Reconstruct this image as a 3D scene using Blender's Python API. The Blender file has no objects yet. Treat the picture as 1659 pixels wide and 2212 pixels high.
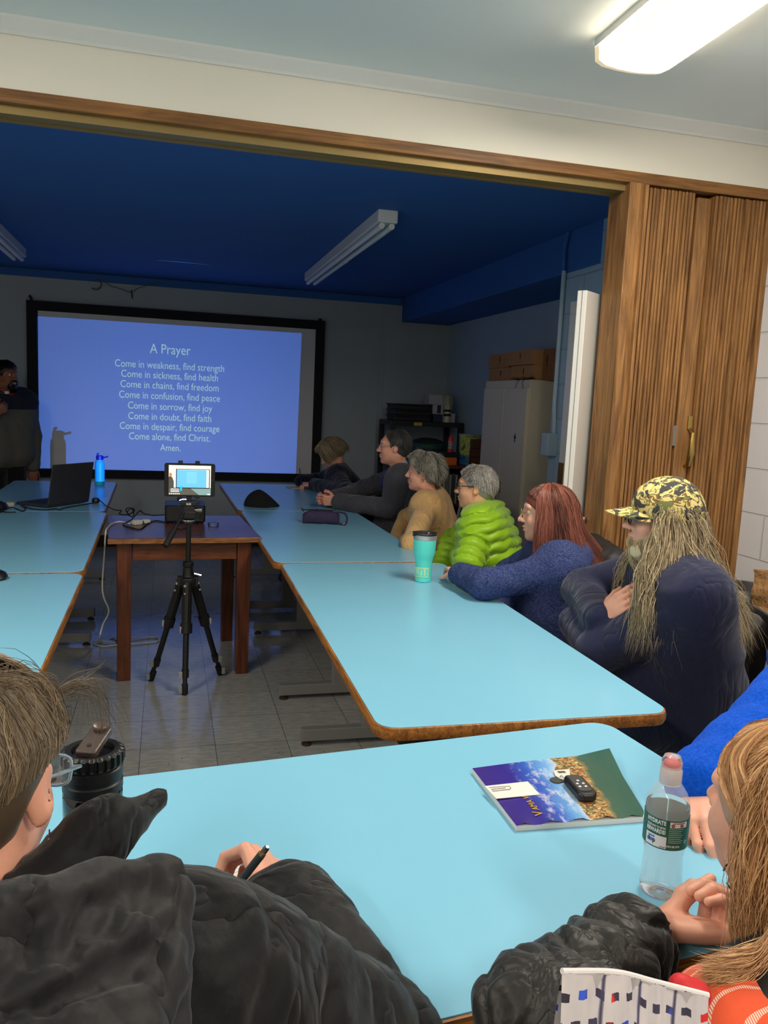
import bpy, bmesh, math, random
import numpy as np
from mathutils import Vector, Matrix, Euler
random.seed(7)
S = bpy.context.scene
COL = S.collection
PI = math.pi

# ------------------------------------------------------------------ camera
cam = bpy.data.objects.new('camera', bpy.data.cameras.new('camera'))
COL.objects.link(cam)
cam.data.sensor_fit = 'VERTICAL'
cam.data.sensor_height = 36.0
cam.data.sensor_width = 27.0
cam.data.lens = 36.0 * 1760.0 / 2212.0
cam.data.clip_start = 0.02
RC = Matrix(((0.96606293, -0.00942918, -0.25813467),
             (-0.2542808, 0.14103541, -0.95679166),
             (0.04542789, 0.98995965, 0.13385142)))
EYE = Vector((0, 0, 1.475))
cam.matrix_world = Matrix.Translation(EYE) @ RC.to_4x4()
S.camera = cam
S.view_settings.view_transform = 'Standard'
S.view_settings.look = 'None'
S.view_settings.gamma = 1.0
S.view_settings.exposure = 0.36
S.view_settings.use_curve_mapping = False


def ray(px, py):
    return RC @ Vector(((px - 829.5) / 1760.0, (1106 - py) / 1760.0, -1.0))


def atY(px, py, Y):          # the point of the plane y = Y seen at that spot of the photograph
    d = ray(px, py)
    return EYE + d * (Y / d.y)


def atZ(px, py, Z):
    d = ray(px, py)
    return EYE + d * ((Z - EYE.z) / d.z)


def atX(px, py, X):
    d = ray(px, py)
    return EYE + d * (X / d.x)


# ------------------------------------------------------------------ objects
def tag(o, label=None, cat=None, group=None, kind=None):
    if label: o['label'] = label
    if cat: o['category'] = cat
    if group: o['group'] = group
    if kind: o['kind'] = kind
    return o


def thing(name, label, cat, loc=(0, 0, 0), group=None, rz=0.0):
    o = bpy.data.objects.new(name, None)
    o.empty_display_size = 0.05
    COL.objects.link(o)
    o.location = loc
    o.rotation_euler = (0, 0, rz)
    tag(o, label, cat, group)
    return o


def parent_to(o, p, local=False):
    o.parent = p
    if not local:
        r = p
        m = Matrix.Identity(4)
        while r.parent is not None:
            r = r.parent
        if p.type == 'EMPTY':
            m = (Matrix.Translation(p.location) @ Euler(p.rotation_euler).to_matrix().to_4x4()).inverted()
        o.matrix_parent_inverse = m


def link_mesh(name, me, mats, parent=None, local=False, smooth=35, bevel=0):
    o = bpy.data.objects.new(name, me)
    COL.objects.link(o)
    for m in (mats if isinstance(mats, (list, tuple)) else [mats]):
        me.materials.append(m)
    if smooth:
        me.polygons.foreach_set('use_smooth', [True] * len(me.polygons))
        if smooth < 180:
            me.set_sharp_from_angle(angle=math.radians(smooth))
    if bevel:
        b = o.modifiers.new('bevel', 'BEVEL')
        b.width = bevel
        b.segments = 2
        b.limit_method = 'ANGLE'
        b.angle_limit = math.radians(40)
    if parent is not None:
        parent_to(o, parent, local)
    return o


class MB:
    """collects shapes for one mesh"""
    EACH = {'glide', 'apron', 'clamp_collar', 'lever', 'rubber_foot', 'rivet', 'stand_leg', 'end_cap', 'button_symbol', 'hanging_tape', 'orange_print', 'eye', 'lens', 'fingernail', 'under_rail', 'outlet_block', 'hanging_hook', 'dark_print', 'jamb_trim'}

    def __init__(s):
        s.v = []; s.f = []; s.m = []; s.g = []

    def add(s, vs, fs, mi=0):
        n = len(s.v)
        s.g.append((n, len(s.f)))
        s.v += [tuple(v) for v in vs]
        s.f += [tuple(i + n for i in f) for f in fs]
        s.m += [mi] * len(fs)
        return s

    def box(s, lo, hi, mi=0, M=None):
        x0, y0, z0 = lo; x1, y1, z1 = hi
        vs = [Vector(c) for c in ((x0, y0, z0), (x1, y0, z0), (x1, y1, z0), (x0, y1, z0),
                                  (x0, y0, z1), (x1, y0, z1), (x1, y1, z1), (x0, y1, z1))]
        if M is not None: vs = [M @ v for v in vs]
        return s.add(vs, [(3, 2, 1, 0), (4, 5, 6, 7), (0, 1, 5, 4), (1, 2, 6, 5), (2, 3, 7, 6), (3, 0, 4, 7)], mi)

    def cbox(s, c, d, M=None, mi=0):
        c = Vector(c); d = Vector(d) / 2
        if M is None: return s.box(c - d, c + d, mi)
        T = Matrix.Translation(c) @ M.to_4x4()
        return s.box(-d, d, mi, T)

    def tube(s, pts, r, n=8, mi=0, cap=True):
        pts = [Vector(p) for p in pts]
        rs = r if isinstance(r, (list, tuple)) else [r] * len(pts)
        vs = []; fs = []
        up = None
        for i, p in enumerate(pts):
            a = pts[max(0, i - 1)]; b = pts[min(len(pts) - 1, i + 1)]
            t = (b - a)
            t = t.normalized() if t.length > 1e-9 else Vector((0, 0, 1))
            if up is None:
                up = t.cross(Vector((0, 0, 1)))
                if up.length < 1e-3: up = t.cross(Vector((1, 0, 0)))
                up.normalize()
            else:
                up = (up - t * up.dot(t))
                if up.length < 1e-6: up = t.orthogonal()
                up.normalize()
            w = t.cross(up)
            for k in range(n):
                an = 2 * PI * k / n
                vs.append(p + (up * math.cos(an) + w * math.sin(an)) * rs[i])
        for i in range(len(pts) - 1):
            for k in range(n):
                a = i * n + k; b = i * n + (k + 1) % n
                fs.append((a, b, b + n, a + n))
        if cap:
            fs.append(tuple(range(n - 1, -1, -1)))
            fs.append(tuple(range((len(pts) - 1) * n, len(pts) * n)))
        return s.add(vs, fs, mi)

    def lathe(s, prof, n=32, M=None, mi=0, mis=None, sx=1.0):
        """prof: list of (r, z); closed at the ends where r == 0"""
        vs = []; fs = []
        for r, z in prof:
            for k in range(n):
                a = 2 * PI * k / n
                vs.append(Vector((r * math.cos(a) * sx, r * math.sin(a), z)))
        if M is not None: vs = [M @ v for v in vs]
        for i in range(len(prof) - 1):
            for k in range(n):
                a = i * n + k; b = i * n + (k + 1) % n
                fs.append((a, b, b + n, a + n))
        base = len(s.f)
        s.add(vs, fs, mi)
        if mis:
            for i in range(len(prof) - 1):
                for k in range(n):
                    s.m[base + i * n + k] = mis[i]
        return s

    def prism(s, out, z0, z1, M=None, mi=0):
        n = len(out)
        vs = [Vector((x, y, z0)) for x, y in out] + [Vector((x, y, z1)) for x, y in out]
        if M is not None: vs = [M @ v for v in vs]
        fs = [tuple(range(n - 1, -1, -1)), tuple(range(n, 2 * n))]
        fs += [(i, (i + 1) % n, (i + 1) % n + n, i + n) for i in range(n)]
        return s.add(vs, fs, mi)

    def build(s, name, mats, parent=None, smooth=35, bevel=0, local=False):
        if name in s.EACH and len(s.g) > 1:
            ends = s.g[1:] + [(len(s.v), len(s.f))]
            for (v0, f0), (v1, f1) in zip(s.g, ends):
                q = MB()
                q.add(s.v[v0:v1], [tuple(i - v0 for i in f) for f in s.f[f0:f1]])
                q.m = s.m[f0:f1]
                o = q.build(name, mats, parent, smooth, bevel, local)
            return o
        me = bpy.data.meshes.new(name)
        me.from_pydata(s.v, [], s.f)
        me.polygons.foreach_set('material_index', s.m)
        me.update()
        return link_mesh(name, me, mats, parent, local, smooth, bevel)


def rrect(x0, y0, x1, y1, r, n=8):
    out = []
    for cx, cy, a0 in ((x1 - r, y1 - r, 0), (x0 + r, y1 - r, 90), (x0 + r, y0 + r, 180), (x1 - r, y0 + r, 270)):
        for k in range(n + 1):
            a = math.radians(a0 + 90 * k / n)
            out.append((cx + r * math.cos(a), cy + r * math.sin(a)))
    return out


def copy_tree(o, parent=None):
    c = o.copy()
    COL.objects.link(c)
    if parent is not None: c.parent = parent
    for ch in list(o.children):
        copy_tree(ch, c)
    return c


def spline(pts, n=8):
    """Catmull-Rom through the points"""
    P = [Vector(p) for p in pts]
    P = [P[0] * 2 - P[1]] + P + [P[-1] * 2 - P[-2]]
    out = []
    for i in range(1, len(P) - 2):
        a, b, c, d = P[i - 1:i + 3]
        for k in range(n):
            t = k / n
            out.append(0.5 * ((2 * b) + (c - a) * t + (2 * a - 5 * b + 4 * c - d) * t * t + (3 * b - a - 3 * c + d) * t ** 3))
    out.append(P[-2])
    return out


# ------------------------------------------------------------------ materials
def lin(c):
    return tuple((x / 255 / 12.92) if x / 255 <= 0.04045 else ((x / 255 + 0.055) / 1.055) ** 2.4 for x in c) + (1.0,)


class NT:
    def __init__(s, name):
        s.mat = bpy.data.materials.new(name)
        s.mat.use_nodes = True
        s.t = s.mat.node_tree
        s.n = s.t.nodes
        s.b = s.n['Principled BSDF']
        s.out = s.n['Material Output']

    def node(s, typ, ins=None, **kw):
        x = s.n.new(typ)
        for k, v in kw.items(): setattr(x, k, v)
        for k, v in (ins or {}).items():
            if isinstance(v, bpy.types.NodeSocket): s.t.links.new(v, x.inputs[k])
            else: x.inputs[k].default_value = v
        return x

    def link(s, a, b): s.t.links.new(a, b)

    def coord(s, scale=(1, 1, 1), kind='Object', rot=(0, 0, 0), loc=(0, 0, 0)):
        tc = s.node('ShaderNodeTexCoord')
        mp = s.node('ShaderNodeMapping', {'Vector': tc.outputs[kind], 'Scale': scale, 'Rotation': rot, 'Location': loc})
        return mp.outputs[0]

    def noise(s, co, scale, detail=3, rough=.5, dist=0.0):
        return s.node('ShaderNodeTexNoise', {'Vector': co, 'Scale': scale, 'Detail': detail, 'Roughness': rough, 'Distortion': dist}).outputs[0]

    def ramp(s, fac, stops, interp='LINEAR'):
        r = s.node('ShaderNodeValToRGB', {'Fac': fac})
        r.color_ramp.interpolation = interp
        e = r.color_ramp.elements
        while len(e) > len(stops): e.remove(e[-1])
        while len(e) < len(stops): e.new(1.0)
        for x, (p, c) in zip(e, stops):
            x.position = p
            x.color = c if len(c) == 4 else lin(c)
        return r.outputs[0]

    def mix(s, fac, a, b, mode='MIX'):
        m = s.node('ShaderNodeMix', data_type='RGBA', blend_type=mode)
        for i, v in ((0, fac), (6, a), (7, b)):
            if isinstance(v, bpy.types.NodeSocket): s.link(v, m.inputs[i])
            else: m.inputs[i].default_value = v
        return m.outputs[2]

    def bump(s, h, strength=.3, dist=.01):
        bp = s.node('ShaderNodeBump', {'Height': h, 'Strength': strength, 'Distance': dist})
        s.link(bp.outputs[0], s.b.inputs['Normal'])

    def set(s, **kw):
        for k, v in kw.items():
            k = {'col': 'Base Color', 'rough': 'Roughness', 'metal': 'Metallic', 'spec': 'Specular IOR Level', 'coat': 'Coat Weight', 'sheen': 'Sheen Weight',
                 'trans': 'Transmission Weight', 'ior': 'IOR', 'ecol': 'Emission Color', 'estr': 'Emission Strength', 'sss': 'Subsurface Weight', 'alpha': 'Alpha'}[k]
            if isinstance(v, bpy.types.NodeSocket): s.link(v, s.b.inputs[k])
            else: s.b.inputs[k].default_value = v
        return s


def M(name, rgb, rough=.6, metal=0, spec=.5, noise=None, bump=None, **kw):
    t = NT(name)
    c = lin(rgb)
    if noise or bump: co = t.coord()
    if noise:
        n = t.noise(co, noise[0], 4)
        a = noise[1]
        t.set(col=t.ramp(n, [(.3, tuple(x * (1 - a) for x in c[:3]) + (1,)), (.7, tuple(min(1, x * (1 + a)) for x in c[:3]) + (1,))]))
    else:
        t.set(col=c)
    if bump: t.bump(t.noise(co, bump[0], 4), bump[1], bump[2] if len(bump) > 2 else .005)
    t.set(rough=rough, metal=metal, spec=spec, **kw)
    return t.mat


def wood(name, dark, light, axis='Z', scale=1.0, rough=.5, spec=.4, contrast=1.0):
    t = NT(name)
    st = {'X': (.8, 9, 9), 'Y': (9, .8, 9), 'Z': (9, 9, .8)}[axis]
    co = t.coord(tuple(x * scale for x in st))
    n1 = t.noise(co, 3.2, 6, .6, 1.2)
    st2 = {'X': (2, 90, 90), 'Y': (90, 2, 90), 'Z': (90, 90, 2)}[axis]
    n2 = t.noise(t.coord(tuple(x * scale for x in st2)), 2, 3)
    c1 = t.ramp(n1, [(.5 - .18 / contrast, dark), (.5 + .15 / contrast, light)])
    c2 = t.ramp(n2, [(.3, (150, 150, 150)), (.65, (255, 255, 255))])
    t.set(col=t.mix(.55, c1, c2, 'MULTIPLY'), rough=rough, spec=spec)
    t.bump(n2, .12, .002)
    return t.mat


mt = {}
mt['ceil'] = M('ceiling_paint', (228, 238, 240), .85, noise=(1.5, .02), bump=(60, .15, .003))
mt['cream'] = M('cream_paint', (236, 232, 220), .6, noise=(2, .02), bump=(40, .1, .002))
mt['blueceil'] = M('blue_ceiling_paint', (40, 94, 166), .8, bump=(50, .2, .003))
mt['farwall'] = M('grey_wall_paint', (156, 168, 174), .75, noise=(1.2, .03), bump=(50, .1, .002))
mt['pale'] = M('pale_blue_paint', (158, 180, 196), .6, noise=(3, .03), bump=(30, .3, .003))
mt['black'] = M('matt_black', (14, 14, 16), .7)
mt['softblack'] = M('black_plastic', (20, 20, 22), .42, noise=(30, .15))
mt['white'] = M('white_enamel', (225, 226, 224), .35)
mt['offwhite'] = M('white_door_paint', (226, 224, 220), .4, bump=(25, .05, .002))
mt['chrome'] = M('chrome', (200, 198, 190), .18, 1.0)
mt['brass'] = M('brass', (176, 150, 88), .3, 1.0)
mt['steel'] = M('brushed_steel', (150, 148, 145), .35, 1.0)
mt['laminate'] = M('blue_laminate', (128, 191, 220), .26, spec=.35, noise=(3, .015))
mt['leg'] = M('taupe_metal', (132, 131, 129), .4, .1)
mt['edge'] = wood('table_edge_wood', (110, 66, 28), (186, 122, 52), 'Y', 2.0, .45)
mt['oak'] = wood('partition_oak', (112, 76, 42), (176, 128, 76), 'Z', 1.0, .5)
mt['oakx'] = wood('header_oak', (110, 74, 40), (160, 112, 62), 'X', 1.0, .5)
mt['gold'] = M('gold_track_metal', (150, 128, 80), .5, .4)
mt['cherry'] = wood('brown_table_wood', (74, 36, 20), (122, 62, 34), 'Z', 1.0, .4, .5)
mt['cherryx'] = wood('brown_apron_wood', (78, 40, 22), (130, 70, 38), 'X', 1.0, .4, .5)
t = NT('worn_table_top')
co = t.coord()
n = t.noise(co, 14, 6, .65)
base = t.ramp(t.noise(t.coord((3, 30, 3)), 2, 5), [(.3, (76, 46, 40)), (.7, (112, 70, 60))])
t.set(col=t.mix(t.ramp(n, [(.36, (255, 255, 255)), (.42, (0, 0, 0))]), base, lin((42, 26, 24))), rough=.28, spec=.6)
mt['worntop'] = t.mat

# vinyl tile floor, 12 inch tiles with flecks
t = NT('vinyl_tile_floor')
co = t.coord(loc=(0.095, 0.0, 0))
br = t.node('ShaderNodeTexBrick', {'Vector': co, 'Scale': 1.0, 'Mortar Size': .0016, 'Brick Width': .3048, 'Row Height': .3048, 'Color1': lin((170, 169, 166)), 'Color2': lin((182, 181, 177)), 'Mortar': lin((104, 102, 98)), 'Bias': 0.0}, offset=0.0, squash=1.0)
streak = t.noise(t.coord((6, 22, 6)), 3, 5)
c = t.mix(.5, br.outputs[0], t.ramp(streak, [(.3, (170, 168, 165)), (.7, (255, 255, 255))]), 'MULTIPLY')
fl = t.noise(t.coord((30, 80, 30)), 1.6, 2, .5)
c = t.mix(t.ramp(fl, [(.70, (0, 0, 0)), (.74, (255, 255, 255))]), c, lin((196, 192, 182)))
fd = t.noise(t.coord((60, 45, 30), loc=(3, 3, 0)), 1.6, 2, .5)
c = t.mix(t.ramp(fd, [(.70, (0, 0, 0)), (.73, (255, 255, 255))]), c, lin((60, 58, 56)))
rg = t.node('ShaderNodeMapRange', {0: t.noise(t.coord((8, 8, 8)), 2, 3), 1: .3, 2: .7, 3: .09, 4: .2})
t.set(col=c, rough=rg.outputs[0], spec=.55)
t.bump(t.noise(t.coord((20, 20, 20)), 2, 3), .06, .002)
mt['floor'] = t.mat


# painted concrete block: courses run along Y (walls) with the given tint
def cmu(name, rgb, off=0.0):
    t = NT(name)
    tc = t.node('ShaderNodeTexCoord')
    sp = t.node('ShaderNodeSeparateXYZ', {0: tc.outputs['Object']})
    zz = t.node('ShaderNodeMath', {0: sp.outputs[2], 1: off}, operation='ADD')
    cb = t.node('ShaderNodeCombineXYZ', {0: sp.outputs[1], 1: zz.outputs[0]})
    br = t.node('ShaderNodeTexBrick', {'Vector': cb.outputs[0], 'Scale': 1.0, 'Mortar Size': .005, 'Mortar Smooth': .4, 'Brick Width': .4064, 'Row Height': .2032, 'Color1': lin(rgb), 'Color2': lin(rgb), 'Mortar': lin(tuple(int(x * .93) for x in rgb))}, offset=0.5)
    nn = t.noise(t.coord(), 45, 5, .7)
    inv = t.node('ShaderNodeMath', {0: 1.0, 1: br.outputs[1]}, operation='SUBTRACT')
    hh = t.node('ShaderNodeMath', {0: nn, 1: .22}, operation='MULTIPLY')
    ad = t.node('ShaderNodeMath', {0: inv.outputs[0], 1: hh.outputs[0]}, operation='ADD')
    t.set(col=br.outputs[0], rough=.5)
    t.bump(ad.outputs[0], .8, .006)
    return t.mat


mt['cmu'] = cmu('white_block_paint', (214, 214, 220), -.03)
mt['cmublue'] = cmu('pale_blue_block_paint', (150, 176, 198), 0.0)

# ------------------------------------------------------------------ room
YH = 3.20      # front of the header between the two halves
YB = 3.36
XR = 2.58
YF = 8.0


def struct(name, mb, mats, **kw):
    o = mb.build(name, mats, **kw)
    o['kind'] = 'structure'
    return o


struct('floor', MB().box((-3.6, -2.4, -.06), (3.2, YF + .1, 0)), mt['floor'], smooth=0)
struct('ceiling', MB().box((-3.5, -2.3, 2.70), (XR + .1, YH, 2.78)), mt['ceil'], smooth=0)
struct('ceiling.001', MB().box((-3.5, YB, 2.50), (3.0, YF + .1, 2.58)), mt['blueceil'], smooth=0)
struct('wall_right', MB().box((XR, -2.3, 0), (XR + .12, YH + .02, 2.72)), mt['cmu'], smooth=0)
struct('wall_left', MB().box((-3.5, -2.3, 0), (-3.4, YF, 2.72)), mt['cmu'], smooth=0)
struct('wall_back', MB().box((-3.4, -2.4, 0), (XR, -2.3, 2.72)), mt['cream'], smooth=0)
struct('wall_header', MB().box((-3.4, YH, 2.475), (XR + .12, YB, 2.72)), mt['cream'], smooth=0)
struct('wall_far', MB().box((-3.5, YF, 0), (2.9, YF + .1, 2.52)), mt['farwall'], smooth=0)
struct('wall_far.001', MB().box((2.085, YF - .012, 0), (2.75, YF, 2.25)), mt['farwall'], smooth=0)
struct('wall_alcove', MB().box((2.75, 4.55, 0), (2.87, YF, 2.5)), mt['pale'], smooth=0)
# block wall with the closet door: four pieces around the opening, grey-blue paint up to 2.46 m
w = MB()
w.box((2.25, YB, 0), (2.75, 3.70, 2.5))
w.box((2.25, 4.32, 0), (2.75, 4.555, 2.27))
w.box((2.25, 3.70, 2.03), (2.75, 4.32, 2.27))
w.box((2.25, 3.70, 2.27), (2.75, 4.10, 2.5))
struct('wall_closet', w, mt['cmublue'], smooth=0, bevel=.004)  # second cardboard is a darker brown, for the tall box and paper
w = MB()
w.box((2.25, 4.10, 2.27), (2.76, YF, 2.51))
struct('ceiling_beam', w, mt['blueceil'], smooth=0, bevel=.008)
struct('trim_1', MB().prism([(-.002, 2.652), (-.002, 2.70), (-.05, 2.70), (-.045, 2.692), (-.012, 2.662), (-.008, 2.652)], -3.4, XR,
       M=Matrix(((0, 0, 1, 0), (1, 0, 0, YH), (0, 1, 0, 0), (0, 0, 0, 1)))), mt['white'], smooth=0)
w = MB()
w.box((-3.4, YH - .004, 2.433), (XR, YB + .004, 2.478))
struct('trim_2', w, mt['oakx'], smooth=0, bevel=.003)
w = MB()
w.box((-3.4, YH + .03, 2.405), (1.95, YH + .05, 2.434))
w.box((-3.4, YH + .06, 2.41), (1.95, YH + .11, 2.434))
w.box((-3.4, YH + .12, 2.405), (1.95, YH + .14, 2.434))
struct('trim_3', w, mt['gold'], smooth=0)
struct('trim_4', MB().box((-3.4, YF - .03, 2.43), (2.25, YF, 2.5)), mt['blueceil'], smooth=0, bevel=.01)
struct('baseboard_far', MB().box((-3.4, YF - .015, 0), (2.75, YF + .01, .11)), mt['black'], smooth=0)
struct('baseboard_alcove', MB().box((2.735, 4.56, 0), (2.75, YF, .11)), mt['black'], smooth=0)
# seam strip of the far wall panels
struct('trim_5', MB().box((2.035, YF - .006, 0), (2.047, YF, 2.43)), mt['farwall'], smooth=0)
# closet behind the door
struct('wall_closet_inside', MB().box((2.5, 3.40, 0), (2.52, 4.54, 2.26)).box((2.27, 3.40, 2.10), (2.5, 4.54, 2.12)).box((2.27, 4.34, 0), (2.5, 4.36, 2.1)), mt['farwall'], smooth=0)

# door frame + open door
w = MB()
w.box((2.225, 4.28, 0), (2.27, 4.36, 2.0199)); w.box((2.225, 3.66, 0), (2.27, 3.72, 2.0199)); w.box((2.225, 3.66, 2.0201), (2.27, 4.36, 2.09))
fr = struct('door_1', w, mt['offwhite'], smooth=0, bevel=.003)
fr.name = 'door_1'
Mp = M('yellow_strike_plate', (150, 108, 40), .4, .7)
MB().box((2.215, 4.295, .93), (2.226, 4.345, 1.17)).build('strike_plate', Mp, fr)
dir_ = Vector((.787, .617, 0)).normalized()
nrm = Vector((.617, -.787, 0))            # faces the camera side
F0 = Vector((1.772, 3.325, 0))            # free edge, camera-side corner
Md = Matrix.Identity(4)
for i in range(3):
    Md[i][0] = dir_[i]; Md[i][1] = -nrm[i]; Md[i][2] = (0, 0, 1)[i]
    Md[i][3] = F0[i]
leaf = MB().box((0, 0, .012), (.60, .045, 2.0), M=Md).build('door_leaf', mt['offwhite'], fr, smooth=0, bevel=.003)
MB().box((-.0015, .020, .02), (.001, .0225, 2.0), M=Md).build('door_leaf_seam', M('grey_seam', (120, 122, 124), .6), leaf, smooth=0)
MB().box((-.003, .006, .90), (.001, .040, 1.04), M=Md).build('latch_plate', mt['chrome'], leaf, smooth=0, bevel=.001)
k = MB()
k.lathe([(0, 0), (.036, 0), (.036, .006), (.012, .012), (.012, .05), (0, .05)], 24, M=Md @ Matrix.Translation((.065, 0, .985)) @ Matrix.Rotation(PI / 2, 4, 'X'))
k.tube([Md @ Vector((.065, -.045, .985)), Md @ Vector((.09, -.05, .985)), Md @ Vector((.13, -.05, .982)), Md @ Vector((.165, -.048, .98))], [.011, .012, .014, .012], 12)
k.build('door_handle', mt['chrome'], leaf)

# steel conduit and switch box on the block wall by the door
cd = thing('electrical_conduit', 'pale painted conduit pipe running down the block wall to a switch box', 'pipe', (2.23, 4.47, 1.3))
pts = [(2.235, 4.47, 2.50), (2.225, 4.49, 2.40), (2.228, 4.485, 2.28)]
MB().tube(pts, .013, 10).build('pipe_bend', mt['blueceil'], cd)
MB().tube([(2.232, 4.485, 2.28), (2.232, 4.485, 1.50), (2.236, 4.475, 1.40), (2.237, 4.475, 1.33)], .013, 10).build('pipe', mt['pale'], cd)
MB().box((2.185, 4.44, 1.20), (2.25, 4.535, 1.335)).build('switch_box', mt['pale'], cd, smooth=0, bevel=.004)
MB().box((2.187, 4.535, 1.21), (2.248, 4.539, 1.325)).build('cover_plate', M('dark_blue_plate', (52, 62, 84), .5), cd, smooth=0)
MB().box((2.205, 4.53, 1.26), (2.215, 4.552, 1.27)).build('toggle', M('ivory_plastic', (190, 176, 120), .5), cd, smooth=0)

wo = thing('wall_outlet', 'ivory outlet box on the far wall beside the black shelves', 'outlet', tuple(atY(844, 890, YF)))
o1 = atY(838, 877, YF); o2 = atY(850, 902, YF)
MB().box((o1.x, YF - .04, o2.z), (o2.x, YF, o1.z)).build('outlet_box', M('ivory_paint', (150, 150, 140), .5), wo, smooth=0, bevel=.004)
MB().tube([((o1.x + o2.x) / 2, YF - .008, o1.z), ((o1.x + o2.x) / 2, YF - .008, 2.2)], .004, 6).build('raceway', mt['farwall'], wo)

# wires left hanging above the screen
wr = thing('loose_wires', 'loose brown cable ends dangling from the far ceiling above the screen', 'cable', tuple(atY(215, 605, YF - .03)))
wm = M('brown_cable', (84, 74, 48), .6)
MB().tube(spline([atY(x, y, YF - .04) for x, y in ((212, 602), (219, 612), (216, 622), (208, 625), (198, 623))]), .006, 6).build('cable_stub', wm, wr)
MB().tube(spline([atY(x, y, YF - .03) for x, y in ((219, 604), (240, 618), (262, 624), (282, 632), (300, 622), (328, 614), (345, 610))]), .003, 6).build('thin_wire', wm, wr)
MB().tube(spline([atY(x, y, YF - .04) for x, y in ((284, 627), (285, 636), (286, 645))]), .006, 6).build('wire_nut', mt['black'], wr)

# ------------------------------------------------------------------ near ceiling light (one seen, one inferred left of the frame; two added behind the viewer)
dt = NT('glowing_diffuser')
dt.set(col=lin((255, 248, 232)), rough=.3, ecol=lin((255, 244, 226)), estr=34.0)
mt['glow'] = dt.mat
mt['prism'] = M('ribbed_acrylic', (238, 226, 196), .3, ecol=lin((255, 232, 200)), estr=8.0)
Lp = thing('ceiling_light', 'lit wraparound fluorescent ceiling light with ribbed acrylic cover', 'light', (0, 0, 0))
L = 1.23; zc = 2.70
w = MB(); w.box((-.13, 0, zc - .025), (.13, L, zc)); w.build('housing', mt['white'], Lp, smooth=0)
w = MB()
prof = [(-.13, -.028), (-.125, -.075), (-.10, -.088), (-.05, -.094), (0, -.096), (.05, -.094), (.10, -.088), (.125, -.075), (.13, -.028)]
vs = []; n = 2
ys = [.03, L - .03]
for y in ys:
    for x, z in prof: vs.append((x, y, zc + z))
q = len(prof)
w.add(vs, [(i, i + 1, i + 1 + q, i + q) for i in range(q - 1)], 0)
w.m[0] = 1; w.m[-1] = 1
w.build('diffuser', [mt['glow'], mt['prism']], Lp)
for sx in (-1, 1):          # fine ribs along both flanks
    w = MB()
    for k_ in range(200):
        y = .03 + (L - .06) * (k_ + .5) / 200
        w.box((sx * .1275 - .0015, y - .0012, zc - .074), (sx * .1275 + .0035, y + .0012, zc - .03))
    w.build('rib', M('rib_acrylic', (250, 240, 214), .3), Lp, smooth=0)
w = MB()
for y0, y1, yy in ((.0, .03, .0), (L - .03, L, L)):
    out = [(x * (.97 if (yy == y0) == (y0 == 0) else 1), z) for x, z in prof]
    a = [(x, y0 if yy == 0 else y1, zc + z * .93) for x, z in prof]
    b = [(x, y1 if yy == 0 else y0, zc + z) for x, z in prof]
    w.add(a + b, [(i, i + 1, i + 1 + q, i + q) for i in range(q - 1)] + [tuple(range(q))], 0)
w.build('end_cap', M('cap_acrylic', (246, 234, 206), .3, ecol=lin((255, 226, 180)), estr=.35), Lp)
Lp.location = (1.46, 1.40, 0); Lp.rotation_euler = (0, 0, math.radians(-1.5))
L2 = copy_tree(Lp)
L2.location = (-1.35, 1.2, 0)
L2['label'] = 'second wraparound ceiling light over the left side of the near room'

L3_ = copy_tree(Lp); L3_.location = (1.46, -1.45, 0); L3_['label'] = 'added unseen wraparound ceiling light behind the viewer on the right, for fill'  # this and the next are unseen copies, added to brighten ceiling and header
L4_ = copy_tree(Lp); L4_.location = (-1.35, -1.45, 0); L4_['label'] = 'added unseen wraparound ceiling light behind the viewer on the left, for fill'
# far room strip lights, switched off
Ls = thing('strip_light', 'unlit twin tube strip light on the blue ceiling, right of centre', 'light', (0, 0, 0), 'unlit strip lights on the blue ceiling')
w = MB(); w.box((-.055, 0, 2.435), (.055, 2.46, 2.50)); w.build('housing', mt['white'], Ls, smooth=0, bevel=.004)
for sx in (-.028, .028):
    MB().tube([(sx, .02, 2.418), (sx, 1.22, 2.418)], .0165, 12).build('tube', mt['white'], Ls)
    MB().tube([(sx, 1.24, 2.418), (sx, 2.44, 2.418)], .0165, 12).build('tube', mt['white'], Ls)
    MB().cbox((sx, 1.23, 2.42), (.03, .04, .035)).build('lamp_holder', mt['white'], Ls, smooth=0, bevel=.004)
Ls.location = (1.14, 4.42, 0)
c2 = copy_tree(Ls); c2.location = (-1.10, 4.42, 0)
c2['label'] = 'unlit twin tube strip light on the blue ceiling, cut by the left photo edge'

# ------------------------------------------------------------------ folding partition, two stacked leaves of oak strips
def pleat_stack(root, x0, x1, y0, y1, n, z0, z1, name='pleat'):
    w = MB()
    st = (x1 - x0) / n
    for i in range(n):
        xa = x0 + i * st
        jitter = random.uniform(-.004, .004)
        w.box((xa + .0015, y0 + jitter, z0), (xa + st * .46, y1, z1))
        w.box((xa + st * .5, y0 + .004 + jitter, z0), (xa + st - .0015, y1, z1))
    return w.build(name, mt['oak'], root, smooth=0, bevel=.0015)


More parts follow.
